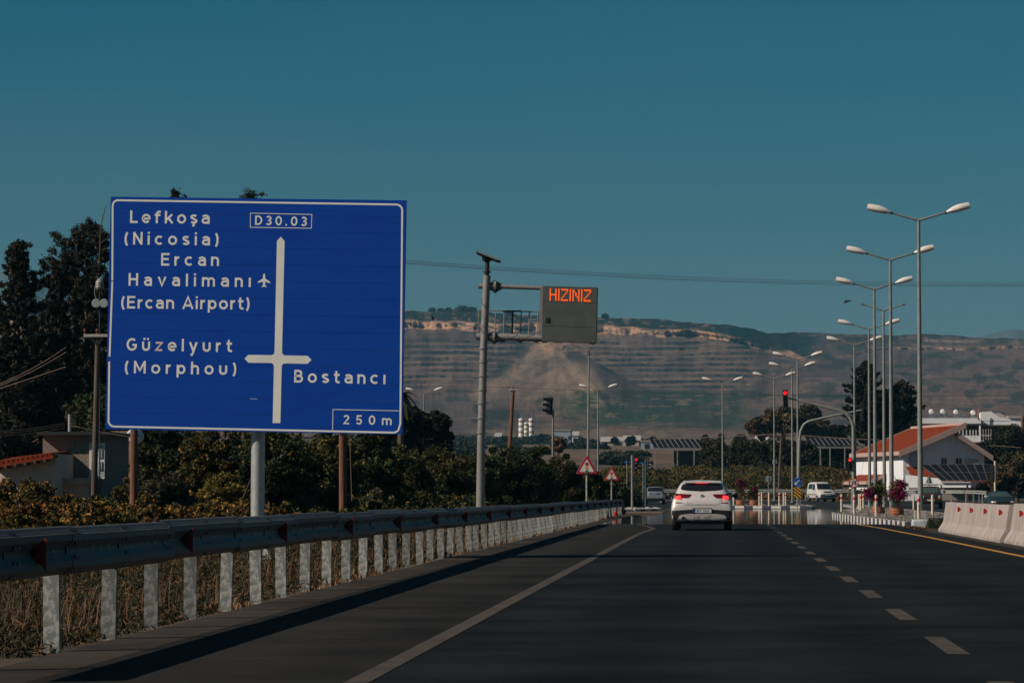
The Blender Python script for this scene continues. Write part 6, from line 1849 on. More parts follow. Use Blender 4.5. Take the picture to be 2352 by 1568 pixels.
# ------------------------------------------------------------------ houses on the left
def left_house():
    Y = 112.0
    def W(x, y, dy=0): p = P(x, y, Y); return Vector((p.x, p.y + dy, p.z))
    A = W(168, 1100); gz = h1(A.x, Y); o = Vector((A.x, Y, gz))
    r = thing('stucco_house', 'small grey-brown rough stucco house with a white barred door', 'house', o)
    M_ST = mat('grey_stucco', (.30, .235, .19), .95, c2=(.14, .112, .095), scale=14, bump=.6, bscale=22)
    x0, x1 = W(106, 0).x - o.x, W(243, 0).x - o.x
    z1 = PZ(997, Y) - gz; z0 = -.3
    MB().box(((x0 + x1) / 2, 2.5, (z1 + z0) / 2), (x1 - x0, 5, z1 - z0)).build('wall', M_ST, r)
    MB().add([(x0, .01, z0), (x0, 5, z0), (x0, 5, z1), (x0, .01, z1), (W(94, 0).x - o.x, 3.0, z0), (W(94, 0).x - o.x, 3.0, z1 - .1)], [(0, 3, 5, 4), (1, 4, 5, 2), (3, 2, 5)]).build('side_wall', M_ST, r)
    rf = MB().box(((x0 + x1) / 2 + .1, 2.4, z1 + .06), (x1 - x0 + .5, 5.6, .12)).build('roof', M_DARK, r)
    MB().tube([W(150, 997, .8) - o, W(150, 950, .8) - o], .07, 8).build('vent_pipe', M_CONC, rf)
    # door: frame, two halves with bars
    a, c = W(206, 1017) - o, W(241, 1099) - o
    dr = MB().box(((a.x + c.x) / 2, -.05, (a.z + c.z) / 2), (c.x - a.x, .06, a.z - c.z)).build('door', M_WHITE, r)
    for (fx0, fx1, fz0, fz1) in ((.16, .42, .08, .42), (.60, .86, .08, .42), (.16, .42, .52, .76), (.60, .86, .52, .76)):
        w_, h_ = c.x - a.x, a.z - c.z
        MB().box((a.x + w_ * (fx0 + fx1) / 2, -.085, a.z - h_ * (fz0 + fz1) / 2), (w_ * (fx1 - fx0), .02, h_ * (fz1 - fz0))).build('pane', M_GLASS, dr)
        for q in range(3): MB().box((a.x + w_ * (fx0 + (fx1 - fx0) * (q + .5) / 3), -.105, a.z - h_ * (fz0 + fz1) / 2), (.022, .02, h_ * (fz1 - fz0))).build('bar', M_WHITE, dr)
    fr = W(142, 1088) - o
    MB().box((fr.x, -.6, fr.z), (.38, .05, .62)).build('leaning_frame', M_SBK, r)
    # terrace wall in front
    a, c = W(167, 1098, -1.6) - o, W(224, 1140, -1.6) - o
    MB().box(((a.x + c.x) / 2, -1.6, (a.z + c.z) / 2 - .3), (c.x - a.x, .25, a.z - c.z + .6)).build('terrace_wall', mat('salmon_wall', (.66, .44, .32), .85, c2=(.56, .38, .28)), r)
    MB().box(((a.x + c.x) / 2, -1.62, a.z - .12), (c.x - a.x + .1, .40, .26)).build('terrace_coping', mat('salmon_coping', (.55, .38, .29), .85), r)
    MB().box((W(131, 0).x - o.x, -1.2, PZ(1104, Y) - gz), (.9, .3, .35)).build('white_step', M_WHITE, r)
    # tiled annex
    r2 = thing('tiled_annex', 'low cream building with an orange tiled roof at the left edge', 'house', (W(70, 0).x, Y - 3, gz))
    o2 = Vector((W(70, 0).x, Y - 3, gz)); Y2 = Y - 3
    def W2(x, y, dy=0): p = P(x, y, Y2); return Vector((p.x, p.y + dy, p.z)) - o2
    pts = [W2(-10, 1066), W2(128, 1042), W2(128, 1140), W2(-10, 1140)]
    MB().add([tuple(p) for p in pts] + [(p.x, p.y + 4, p.z) for p in pts], [(0, 1, 2, 3), (7, 6, 5, 4), (0, 4, 5, 1), (1, 5, 6, 2), (2, 6, 7, 3), (3, 7, 4, 0)]).build('wall', mat('cream_wall', (.68, .52, .41), .85, c2=(.58, .44, .35)), r2)
    e = [W2(-14, 1070, -.6), W2(131, 1045.5, -.6), W2(120, 1038, 3.0), W2(-14, 1054, 3.0)]
    rf2 = MB().add([tuple(p) for p in e] + [(p.x, p.y, p.z - .1) for p in e], [(0, 1, 2, 3), (7, 6, 5, 4), (0, 4, 5, 1), (1, 5, 6, 2), (2, 6, 7, 3), (3, 7, 4, 0)]).build('roof', M_TILE, r2)
    for i in range(13):
        t_ = i / 13 + .02; a = e[0].lerp(e[1], t_); c = e[3].lerp(e[2], t_)
        MB().tube([a + Vector((0, 0, .04)), c + Vector((0, 0, .04))], .075, 6).build('tile_row', M_TILE, rf2)
        if i % 2: MB().box(a + Vector((0, .25, -.13)), (.09, .7, .1)).build('rafter', M_WOOD2, rf2)
    # roof tanks glimpsed under the sign
    for i, (x, y, rp, lab) in enumerate(((309, 1002, 17, 'large round white roof tank peeping out under the sign beside the wooden pole'), (324, 1040, 7, 'small white cylinder tank under the large round one'), (408, 1001, 10, 'round white tank hidden in leaves under the sign'))):
        Y3 = 118.0 if i < 2 else 100.0; c = P(x, y, Y3); k = Y3 / F_PX; g3 = h1(c.x, Y3)
        t_ = thing('water_tank', lab, 'water tank', (c.x, Y3, g3))
        MB().lathe((0, 0, c.z - g3), [(rp * k * .8, -.35), (rp * k, -.25), (rp * k, .5), (rp * k * .8, .6)], 20, 'Y').build('tank', M_WHITE, t_, True)
        for s in (-1, 1): MB().tube([(s * .12, .1, -.1), (s * .12, .1, c.z - g3 - rp * k * .8)], .035, 5).build('leg', M_GALV, t_)
    c = P(284, 1030, 120.0); g3 = h1(c.x, 120)
    t_ = thing('roof_tower', 'narrow beige masonry tower beside the wooden pole under the sign', 'tower', (c.x, 120, g3))
    mb = MB(); zt = PZ(993, 120) - g3; mb.box((0, 0, zt / 2), (.75, .8, zt)); mb.box((0, 0, zt + .04), (.85, .9, .08))
    mb.build('wall', mat('tower_beige', (.34, .25, .18), .9, c2=(.25, .18, .13)), t_)
left_house()
def floodlight_tank():
    Y = 108.0; c = P(230, 700, Y); g = h1(c.x, Y); o = Vector((c.x, Y, g)); k = Y / F_PX
    r = thing('water_heater_tower', 'grey ribbed canister above two round glassy discs before the dark trees', 'roof equipment', o)
    def L(x, y): return P(x, y, Y) - o
    p = L(229, 659)
    MB().lathe((p.x, 0, p.z), [(.05, .30), (.14, .20), (.16, .14), (.145, .11), (.16, .07), (.145, .03), (.16, -.01), (.13, -.08), (.04, -.12)], 16).build('canister', M_GALV, r, True)
    for x in (222, 240):
        q = L(x, 697); MB().lathe((q.x, -.1, q.z), [(.14, 0), (.165, .03), (.10, .09), (.02, .11)], 18, 'Y').build('glass_disc', mat('pale_glass', (.30, .36, .34), .2), r, True)
    MB().tube([L(229, 668), L(229, 690), L(229, 1100)], .028, 6).build('stand', M_DARK, r)
    MB().tube([L(219, 655), L(217, 672), L(221, 690)], .018, 5).build('pipe', M_GALV, r)
floodlight_tank()

# ------------------------------------------------------------------ utility poles and cables
def upole(px, ytop, ybase_x, ybase, Y, rad, label, m, cross=None, ins=0, zoff=0):
    t_ = P(px, ytop, Y); b_ = P(ybase_x, ybase, Y); g = h1(b_.x, Y); o = Vector((b_.x, Y, g))
    r = thing('utility_pole', label, 'utility pole', o)
    q = t_ - o
    dxz = (t_.x - b_.x) / (t_.z - b_.z)
    MB().tube([(-dxz * (b_.z - g), 0, -.1), (q.x, 0, q.z)], rad, 12, rs=[rad * 1.1, rad * .85]).build('pole', m, r, True)
    if cross:
        w_, dy = cross
        for s, n_ in ((1, 0),):
            MB().box((q.x, -.1, q.z - dy), (w_, .09, .09)).build('crossarm', m if ins == 0 else M_CONC, r)
        for i in range(3):
            x = q.x + (-.46 + .46 * i) * w_
            MB().lathe((x, -.1, q.z - dy + .045), [(.02, 0), (.02, .08), (.055, .09), (.055, .14), (.03, .17)], 8).build('insulator', M_WOOD, r, True)
        MB().tube([(q.x, -.1, q.z - dy - .35), (q.x - w_ * .25, -.1, q.z - dy)], .018, 4).build('brace', M_DARK, r)
        MB().tube([(q.x, -.1, q.z - dy - .35), (q.x + w_ * .25, -.1, q.z - dy)], .018, 4).build('brace', M_DARK, r)
    return o
upole(225, 765, 215, 1172, 96, .095, 'brown wooden utility pole with a pale crossarm before the dark trees', M_WOOD2, (.95 * 96 / F_PX * 66, .08), 1)
upole(309, 880, 307, 1195, 82, .11, 'reddish wooden utility pole left of the sign post', M_WOOD)
upole(786, 880, 788, 1175, 84, .105, 'reddish brown wooden utility pole right of the sign post', M_WOOD)
upole(1179, 890, 1170, 1040, 200, .14, 'wooden utility pole with three insulators in front of the hills', M_WOOD, (.62, .12), 1)
upole(1795, 995, 1790, 1100, 335, .15, 'distant wooden pole with a short crossarm before the dark hedge', M_WOOD2, (3.0, .3), 0)
upole(2349, 955, 2349, 1010, 380, .2, 'pale post top at the far right edge', M_WOOD)
def cable(pts, Y, r_, label, m, group='overhead cables', Y2=None):
    Y2 = Y2 or Y
    out_ = []
    n = len(pts)
    xs = [p[0] for p in pts]; ys = [p[1] for p in pts]
    cf = np.polyfit(xs, ys, 2 if n > 2 else 1)
    x0, x1 = xs[0], xs[-1]
    for i in range(25):
        x = x0 + (x1 - x0) * i / 24; Yi = Y + (Y2 - Y) * i / 24
        out_.append(P(x, float(np.polyval(cf, x)), Yi))
    MBo = MB().tube(out_, r_, 5).build('overhead_cable', m, smooth=True)
    tag(MBo, label, 'cable', group)
cable([(780, 588), (935, 595.5), (1380, 626), (1700, 642), (2000, 648), (2352, 650), (2700, 645)], 84, .0055, 'upper overhead cable crossing the sky from the sign to the right edge', M_WIREL, Y2=120)
cable([(780, 592), (935, 599), (1380, 632), (1700, 647), (2000, 652), (2352, 653), (2700, 649)], 84, .0055, 'middle overhead cable crossing the sky', M_WIREL, Y2=121)
cable([(780, 594.5), (935, 602), (1380, 634.5), (1700, 650), (2000, 655), (2352, 655.5), (2700, 652)], 84, .0055, 'lowest overhead cable crossing the sky', M_WIREL, Y2=122)
cable([(1110, 888), (1379, 897), (1660, 905), (1960, 909), (2352, 908)], 201, .012, 'thin cable running right from the wooden pole with insulators', M_WIRE)
cable([(1500, 1008), (1660, 1003), (1793, 996)], 335, .05, 'pale sagging cable running left from the distant pole', M_WIREL)
cable([(1800, 996), (1900, 1004), (2020, 1010)], 335, .05, 'pale sagging cable running right from the distant pole to the house', M_WIREL)
cable([(2273, 1023), (2310, 1025), (2345, 1028)], 318, .04, 'short cable at the right end of the tiled roof', M_WIREL)
for i, (y0, y1, y2) in enumerate(((888, 855, 795), (892, 862, 806), (900, 878, 840))):
    cable([(-60, y0 + 12), (0, y0 - 8), (80, y1 - 12), (152, y2 + 2)], 100, .009, ['highest', 'middle', 'lowest'][i] + ' of the three cables slanting up across the dark trees', M_WIREL, Y2=97)
for i, y in enumerate((983, 988, 994)):
    cable([(-40, y + 8), (60, y + 2), (150, y - 12)], 111, .008, ['upper', 'middle', 'lower'][i] + ' thin cable left of the stucco house', M_WIRE)
cable([(155, 975), (225, 990), (300, 1004)], 110, .010, 'pale cable from the vent pipe across the stucco house', M_WIREL)
cable([(558, 1142), (580, 1090), (600, 1040)], 60, .006, 'thin stay wire slanting up behind the sign post', M_WIREL)
cable([(803, 1000), (805, 1060), (808, 1150)], 84.5, .010, 'thin stay wire hanging beside the right wooden pole', M_WIREL)

# ------------------------------------------------------------------ far town
def silos():
    Y = 1500.0; k = Y / F_PX; c = P(1209, 1010, Y); g = h1(c.x, Y); 
    r = thing('silo', 'cluster of white and ochre banded silos at the foot of the hills', 'silo', (c.x, Y, g)); o = Vector((c.x, Y, g))
    M_OC = mat('ochre_band', (.40, .25, .12), .8)
    for x, yt in ((1197, 962), (1208.5, 971), (1220, 962)):
        p = P(x, yt, Y) - o; ra = 5.9 * k
        t_ = MB().lathe((p.x, 0, 0), [(ra, 0), (ra, p.z - .3), (ra * .8, p.z + .2), (.2, p.z + .4)], 14).build('tower', M_WALL, r, True)
        zb_ = P(x, 1020, Y).z - o.z
        for q in (.22, .44, .66, .86):
            z = zb_ + (p.z - zb_) * q
            MB().lathe((p.x, 0, 0), [(ra * 1.02, z), (ra * 1.02, z + 1.1)], 14).build('ochre_ring', M_OC, t_, True)
        MB().tube([(p.x, 0, p.z), (p.x, 0, p.z + 3.0)], .25, 4).build('mast', M_GALV, t_)
silos()
def town(i, x0, x1, y0, y1, Y, m, label, pitched=False):
    a = P(x0, y0, Y); c = P(x1, y1, Y); g = h1(a.x, Y) - 1
    r = thing('far_building', label, 'building', ((a.x + c.x) / 2, Y, g))
    w_, h_ = c.x - a.x, a.z - g
    MB().box((0, 6, h_ / 2), (w_, 12, h_)).build('wall', m, r)
    if pitched:
        MB().add([(-w_ / 2, -.5, h_), (w_ / 2, -.5, h_), (w_ / 2, 12, h_), (-w_ / 2, 12, h_), (-w_ / 2, 6, h_ + 2), (w_ / 2, 6, h_ + 2)], [(0, 1, 5, 4), (2, 3, 4, 5), (0, 4, 3), (1, 2, 5)]).build('roof', M_CONC, r)
    else:
        MB().box((0, 6, h_ + .2), (w_ + .6, 12.6, .4)).build('roof', M_CONC, r)
    for q in range(max(2, int(w_ / 5))):
        MB().box((-w_ / 2 + 2 + q * 5, -.06, h_ * .6), (1.6, .1, 1.5)).build('window', M_GLASS, r)
M_TB = mat('town_beige', (.50, .40, .32), .85); M_TG = mat('town_bluegrey', (.30, .36, .38), .8)
town(0, 1272, 1311, 989, 1012, 1300, M_TG, 'pale blue-grey box building right of the silos', False)
town(1, 1378, 1440, 1014, 1026, 1200, M_TB, 'long low beige farm building at the foot of the hill', True)
town(2, 1430, 1472, 1011, 1026, 1150, M_TB, 'low beige building left of the solar panel shelter', True)
town(3, 1472, 1500, 1014, 1030, 1000, M_TG, 'small grey building touching the solar panel shelter', False)
town(4, 1110, 1130, 1006, 1020, 1250, M_WALL, 'tiny white building left of the wooden pole with insulators', False)
town(5, 1135, 1152, 1004, 1020, 1280, M_TB, 'tiny beige building just left of the wooden pole', True)
town(6, 1310, 1330, 1000, 1014, 1320, M_WALL, 'small white building with a brown tree before it', True)
town(7, 1735, 1765, 984, 996, 900, M_WALL, 'white building glimpsed through the brown eucalyptus', True)
town(9, 2320, 2345, 960, 975, 520, M_WALL, 'white rooftop behind the trees at the right edge', False)

# bird
b_ = P(1947, 691, 130); r = thing('bird', 'dark bird gliding in the sky left of the lamp posts', 'bird', b_)
bm_ = MB().lathe((0, 0, 0), [(.004, -.17), (.035, -.10), (.045, 0), (.03, .08), (.022, .11), (.004, .16)], 10, 'X').build('body', M_BLACK, r, True)
for s in (-1, 1):
    MB().add([(.05, 0, .02), (-.07, 0, .02), (-.11, s * .20, -.02), (-.16, s * .42, -.07), (-.02, s * .40, -.05), (.06, s * .20, 0)], [(0, 1, 2, 5), (5, 2, 3, 4)]).build('wing', M_DARK, r)
MB().add([(-.15, -.03, 0), (-.15, .03, 0), (-.27, .06, 0), (-.27, -.06, 0)], [(0, 1, 2, 3)]).build('tail', M_DARK, r)
b_ = P(994, 732, 260); r = thing('bird', 'tiny dark bird before the cliff right of the sign', 'bird', b_)
MB().lathe((0, 0, 0), [(.005, -.2), (.05, -.1), (.05, .1), (.005, .2)], 8, 'X').build('body', M_BLACK, r, True)
for s in (-1, 1): MB().add([(.08, 0, .02), (-.08, 0, .02), (-.12, s * .3, .18), (.02, s * .35, .2)], [(0, 1, 2, 3)]).build('wing', M_DARK, r)

# ------------------------------------------------------------------ vegetation
def conifer(px, ytop, ybase, wpx, Y, label, seed, n=36000, name='conifer_tree', pal=PAL_DARK, leaf=.10, group=None, bare=0.12, wts=(4, 4, 3, 1.2)):
    """tree with upswept ragged branches"""
    rng = np.random.default_rng(seed)
    k = Y / F_PX; c = P(px, ytop, Y); g = h1(c.x, Y)
    Ht = c.z - g; Rm = wpx / 2 * k
    r = thing(name, label, 'tree', (c.x, Y, g), group=group)
    MB().tube([(0, 0, -.2), (.05, 0, Ht * .4), (0, .05, Ht * .75), (0, 0, Ht * .97)], .1, 8, rs=[.035 * Ht * .6, .02 * Ht * .6, .012 * Ht * .5, .02]).build('trunk', M_STEM, r, True)
    nb = 150
    C = []; mb = MB()
    for i in range(nb):
        t = (i + .5) / nb
        z0 = Ht * (bare + (1 - bare) * t ** .9)
        prof = (math.sin(min(1, (1 - t) * 1.25) * math.pi / 2)) ** .8 * (.55 + .45 * min(1, t * 4)) + .05
        L_ = Rm * prof * rng.uniform(.40, 1.30) * (1.25 if i % 9 == 0 else 1)
        a = i * 2.399 + rng.uniform(-.4, .4)
        lift = rng.uniform(.15, .75)
        end = np.array([math.cos(a) * L_, math.sin(a) * L_, z0 + L_ * lift * (.4 + .6 * t)])
        st = np.array([0, 0, z0])
        m = int(n / nb * (.35 + prof))
        s = rng.uniform(.2, 1, m) ** .7
        base = st + (end - st) * s[:, None]
        base[:, 2] -= .25 * L_ * s * (1 - s)
        # tufts: clumps along the branch
        q = (s * 7).astype(int)
        jit = rng.normal(size=(9, 3)) * np.array([.10, .10, .07]) * (Rm * .5 + .3)
        base += jit[q] + rng.normal(size=(m, 3)) * np.array([.040, .040, .042]) * (Rm * .6 + .4) * (1.15 - s * .4)[:, None]
        C.append(base)
        if i % 3 == 0: mb.tube([tuple(st), tuple(st + (end - st) * .9)], .02, 4)
    C = np.concatenate(C)
    mb.build('branches', M_STEM, r)
    v, f = leafquads(rng, C, leaf, up=.5, aspect=.42)
    obj('crown', np_mesh('crown', v, f, M_LEAF, False, tones(rng, len(f), pal, wts)), r)
    return r
def broad(px, ytop, ybase, wpx, Y, label, seed, n=20000, name='broadleaf_tree', pal=PAL_GREEN, wts=(4, 4, 2, 1, .3), leaf=.10, cat='tree', group=None, crown_lo=None, nc=60, depth=1.0, clump=.30, dense=.55, trunk=True):
    rng = np.random.default_rng(seed)
    hue = np.array([rng.uniform(.75, 1.35), 1.0, rng.uniform(.8, 1.2)]) * rng.uniform(.72, 1.3)
    k = Y / F_PX; c = P(px, ytop, Y); g = h1(c.x, Y)
    Ht = c.z - g; Rx = wpx / 2 * k
    lo = (P(px, crown_lo, Y).z - g) if crown_lo else 0.0
    r = thing(name, label, cat, (c.x, Y, g), group=group)
    Rz = (Ht - lo) / 2; zc = (Ht + lo) / 2
    if trunk:
        mb = MB(); mb.tube([(0, 0, -.2), (.05, 0, zc * .7), (-.04, .03, zc + Rz * .3)], .1, 8, rs=[.05 * Ht ** .8, .035 * Ht ** .8, .012 * Ht ** .8])
        for q in range(5):
            a = q * 1.3; mb.tube([(0, 0, zc * .6), (math.cos(a) * Rx * .3, math.sin(a) * Rx * .3, zc), (math.cos(a) * Rx * .6, math.sin(a) * Rx * .6, zc + Rz * .4)], .02 * Ht ** .7, 5)
        mb.build('trunk', M_STEM, r, True)
    # clump centres: mostly near the surface of a lumpy ellipsoid
    d = rng.normal(size=(nc, 3)); d /= np.linalg.norm(d, axis=1)[:, None]
    rad = rng.uniform(dense, .86, (nc, 1)) * rng.uniform(.8, 1.08, (nc, 1))
    cc_ = d * rad * np.array([Rx, Rx * depth, Rz]) + np.array([0, 0, zc])
    idx = rng.integers(0, nc, n)
    cs = clump * min(Rx, Rz) * rng.uniform(.5, 1.15, (nc, 1))
    off = rng.normal(size=(n, 3)); off /= np.linalg.norm(off, axis=1)[:, None]; off *= rng.uniform(.3, 1.0, (n, 1)) ** .5
    C = cc_[idx] + off * cs[idx] * np.array([1, 1, .8])
    C[:, 2] = np.maximum(C[:, 2], .02)
    v, f = leafquads(rng, C, leaf, up=.1, aspect=.5)
    tn = tones(rng, n, pal, wts) * rng.uniform(.65, 1.35, (nc, 1))[idx] * hue
    obj('crown' if trunk else 'foliage', np_mesh('crown', v, f, M_LEAF, False, tn), r)
    return r

# dark conifers at the left
PAL_CON = [(.006, .009, .005), (.011, .014, .006), (.024, .021, .009), (.070, .046, .020)]
conifer(42, 558, 1100, 190, 128, 'dark conifer at the left edge with a ragged leaning top', 11, 70000, leaf=.07, pal=PAL_CON, wts=(4, 4, 3, 1.6))
conifer(-45, 640, 1100, 190, 132, 'dark conifer cut by the left edge', 12, 50000, leaf=.07, pal=PAL_CON, wts=(4, 4, 3, 1.6))
conifer(200, 526, 1100, 340, 138, 'tallest dark conifer, beside the left edge of the blue sign', 13, 120000, leaf=.07, pal=PAL_CON, wts=(4, 4, 3, 1.6))
conifer(128, 615, 1100, 130, 134, 'lower dark conifer between the two tall ones', 14, 40000, leaf=.07, pal=PAL_CON, wts=(4, 4, 3, 1.6))
conifer(295, 560, 1100, 220, 142, 'dark conifer hidden behind the left edge of the sign', 15, 26000)
conifer(405, 438, 1100, 150, 150, 'conifer whose thin tip shows just above the sign near its left corner', 16, 14000)
conifer(572, 444, 1100, 240, 152, 'broad conifer whose flat tip shows just above the middle of the sign', 17, 18000)
broad(85, 800, 1090, 380, 131, 'dense black-green tree mass at the foot of the left conifers', 18, 60000, pal=PAL_DARK, wts=(5, 4, 1.5, .2), nc=90, clump=.34, leaf=.13, dense=.2)
broad(120, 690, 1090, 330, 147, 'dense black-green tree mass behind the tall left conifers', 21, 34000, pal=PAL_DARK, wts=(5, 4, 1.5, .2), nc=90, clump=.34, leaf=.15, dense=.2)
broad(300, 830, 1100, 300, 122, 'dark leafy tree behind the stucco house and the sign', 19, 50000, pal=PAL_GREEN, wts=(5, 4, 1.2, .4, .1), nc=80, clump=.32, leaf=.11, dense=.3)
r_ = thing('dead_tree', 'bare dead branches rising beside the tallest conifer', 'tree', (P(236, 560, 136).x, 136, h1(-27, 136)))
o_ = Vector(r_.location)
def LL(x, y): return P(x, y, 136) - o_
MB().tube([LL(222, 700), LL(230, 560), LL(231, 520), LL(239, 492), LL(241, 478), LL(245, 470)], .05, 6, rs=[.05, .035, .026, .018, .012, .006]).build('trunk', M_STEM, r_, True)
MB().tube([LL(231, 520), LL(236, 497), LL(234, 484)], .03, 5, rs=[.02, .012, .006]).build('branch', M_STEM, r_, True)
MB().tube([LL(229, 560), LL(246, 548), LL(250, 540)], .02, 5).build('branch', M_STEM, r_, True)

# leafy trees under and right of the sign
G2 = 'orchard trees behind the guard rail'
specs = [
 (385, 955, 210, 96, 'dark orchard tree under the left half of the sign'),
 (495, 950, 220, 95, 'dark orchard tree just left of the sign post'),
 (625, 952, 230, 94, 'dark orchard tree right behind the sign post'),
 (740, 950, 220, 98, 'dark orchard tree behind the right wooden pole'),
 (845, 958, 190, 102, 'dark orchard tree under the right corner of the sign'),
]
for i, (px, yt, wp, Y, lab) in enumerate(specs):
    broad(px, yt, 1200, wp, Y, lab, 30 + i, 46000, pal=PAL_GREEN, wts=(4.5, 4, 1.8, 1.1, .5), leaf=.062, group=G2, crown_lo=1262, nc=130, clump=.26, dense=.45)
# rounded hedge trees between sign and junction
hs = [(925, 1006, 180, 112, 'green hedge bush directly right of the sign'), (1010, 1012, 190, 120, 'hedge bush left of the gantry pole'), (1085, 1022, 170, 124, 'hedge bush behind the foot of the gantry pole'),
      (1160, 1016, 190, 128, 'tall hedge bush right of the gantry pole'), (1225, 1010, 150, 135, 'hedge bush topped with yellow leaves under the silos'), (1285, 1034, 150, 140, 'hedge bush under the tilted traffic signal'), (1350, 1062, 110, 148, 'hedge bush behind the larger warning triangle'), (1395, 1078, 90, 165, 'low hedge bush behind the smaller warning triangle')]
for i, (px, yt, wp, Y, lab) in enumerate(hs):
    broad(px, yt, 1200, wp, Y, lab, 50 + i, 44000, name='hedge_bush', pal=PAL_GREEN + [(.030, .050, .012), (.055, .075, .018)], wts=(3, 3, 1.2, .5, .15, 3, 1.6 if i < 3 else .6), leaf=.055, cat='bush', group='hedge bushes behind the guard rail', crown_lo=1222, nc=170, clump=.22, dense=.4, trunk=False)
broad(975, 934, 1040, 150, 175, 'dark round-topped tree right of the sign', 70, 42000, pal=PAL_DARK, wts=(4, 4, 2, .6), leaf=.12, crown_lo=1060, nc=90, clump=.30)
broad(910, 925, 1040, 130, 170, 'dark tree half hidden by the right edge of the sign', 71, 26000, pal=PAL_DARK, wts=(4, 4, 2, .8), leaf=.12, crown_lo=1060, nc=70, clump=.30)
# palm fronds at the sign's edge
Yp = 168.0; c = P(921, 905, Yp); g = h1(c.x, Yp); r_ = thing('palm_tree', 'palm whose fronds stick out at the right edge of the sign', 'palm tree', (c.x, Yp, g)); ht = c.z - g
MB().tube([(0, 0, -.1), (0, 0, ht)], .18, 8).build('trunk', M_WOOD2, r_, True)
for q in range(18):
    a = q * 2.4; el = (.6 - (q % 6) * .28); mb = MB(); pts = []
    for s in range(7):
        t_ = s / 6; pts.append(Vector((math.cos(a) * t_ * .9, math.sin(a) * t_ * .9, ht + el * t_ * .9 - .7 * t_ * t_)))
    vs = []; fs = []
    for s, p in enumerate(pts):
        wv = Vector((-math.sin(a), math.cos(a), -.3)) * (.13 * math.sin(math.pi * (s + .6) / 7.4))
        vs += [p - wv, p, p + wv]
    for s in range(6):
        b0 = 3 * s; fs += [(b0, b0 + 1, b0 + 4, b0 + 3), (b0 + 1, b0 + 2, b0 + 5, b0 + 4)]
    mb.add(vs, fs).build('frond', mat('frond', (.16, .11, .05), .8, c2=(.07, .07, .03)), r_)

# sunlit shrubs just above the guard rail at the left
rngs = random.Random(5)
_ad = ['flat-topped', 'bushy', 'sparse', 'golden-tipped', 'dark-hearted', 'spreading', 'knobbly', 'leaning']
_wh = ['below the dark conifers', 'in front of the tiled annex', 'in front of the stucco house', 'left of the wooden pole with crossarm', 'right of the wooden pole with crossarm', 'left of the reddish wooden pole', 'right of the reddish wooden pole', 'left of the sign post', 'right of the sign post', 'near the right wooden pole']
LABS = ['%s yellow-green shrub behind the guard rail, %s' % (_ad[(i * 3) % 8], _wh[i % 10]) + ('' if i < 40 else ', hindmost') for i in range(80)]
k_ = 0
for row, (Y, yt0, wp) in enumerate(((104, 1102, 110), (92, 1118, 120), (80, 1138, 130), (70, 1165, 130))):
    x = -40 + row * 25
    while x < 900:
        if not (row == 0 and 150 < x < 245) and not (row < 2 and x > 600):
            yt = yt0 + rngs.uniform(-12, 14) + (14 if x > 350 else 0)
            nm = ['low', 'rounded', 'ragged', 'sunlit'][row]
            lab = '%s yellow-green shrub behind the guard rail, %s' % (nm, 'left of the wooden pole with crossarm' if x < 215 else ('between the two left wooden poles' if x < 307 else ('between the left wooden pole and the sign post' if x < 590 else ('between the sign post and the right wooden pole' if x < 787 else 'right of the right wooden pole'))))
            lab = LABS[k_]; broad(x, yt, 1230, wp * rngs.uniform(.8, 1.15), Y, lab, 100 + k_, 7000 if row < 2 else 8000, name='shrub', pal=PAL_YEL + [(.020, .03, .01)], wts=(3, 1.6, .9, 3, 3) if row else (2, .8, .3, 4, 4), leaf=.055 if row > 1 else .07, cat='shrub', group='shrubs behind the guard rail', crown_lo=1235 + row * 10, nc=55, clump=.30, dense=.4, trunk=False)
            k_ += 1
        x += wp * .62

PAL_GREY = [(.030, .036, .018), (.055, .058, .030), (.085, .080, .045), (.02, .024, .012)]
broad(385, 1062, 1230, 130, 90, 'grey-green bush between the reddish pole and the sign post', 181, 16000, name='shrub', pal=PAL_GREY, wts=(3, 3, 2, 2), leaf=.05, cat='shrub', group='shrubs behind the guard rail', crown_lo=1235, nc=80, clump=.28, dense=.4, trunk=False)
broad(515, 1072, 1230, 130, 86, 'tall golden-brown bush just left of the sign post', 182, 18000, name='shrub', pal=PAL_YEL, wts=(3, 2.4, 1, 3), leaf=.045, cat='shrub', group='shrubs behind the guard rail', crown_lo=1235, nc=90, clump=.26, dense=.4, trunk=False)
broad(60, 1088, 1230, 190, 98, 'large dark yellow-tipped bush in front of the tiled annex', 183, 26000, name='shrub', pal=PAL_YEL + PAL_GREEN[:2], wts=(2.4, 1.2, .6, 3, 4, 3), leaf=.05, cat='shrub', group='shrubs behind the guard rail', crown_lo=1235, nc=110, clump=.24, dense=.4, trunk=False)
broad(870, 1112, 1230, 110, 84, 'brownish weedy bush right of the right wooden pole', 184, 12000, name='shrub', pal=PAL_DRY + PAL_GREEN[:2], wts=(2, 1, 2, .5, 2, 2, 2), leaf=.045, cat='shrub', group='shrubs behind the guard rail', crown_lo=1235, nc=70, clump=.26, dense=.4, trunk=False)
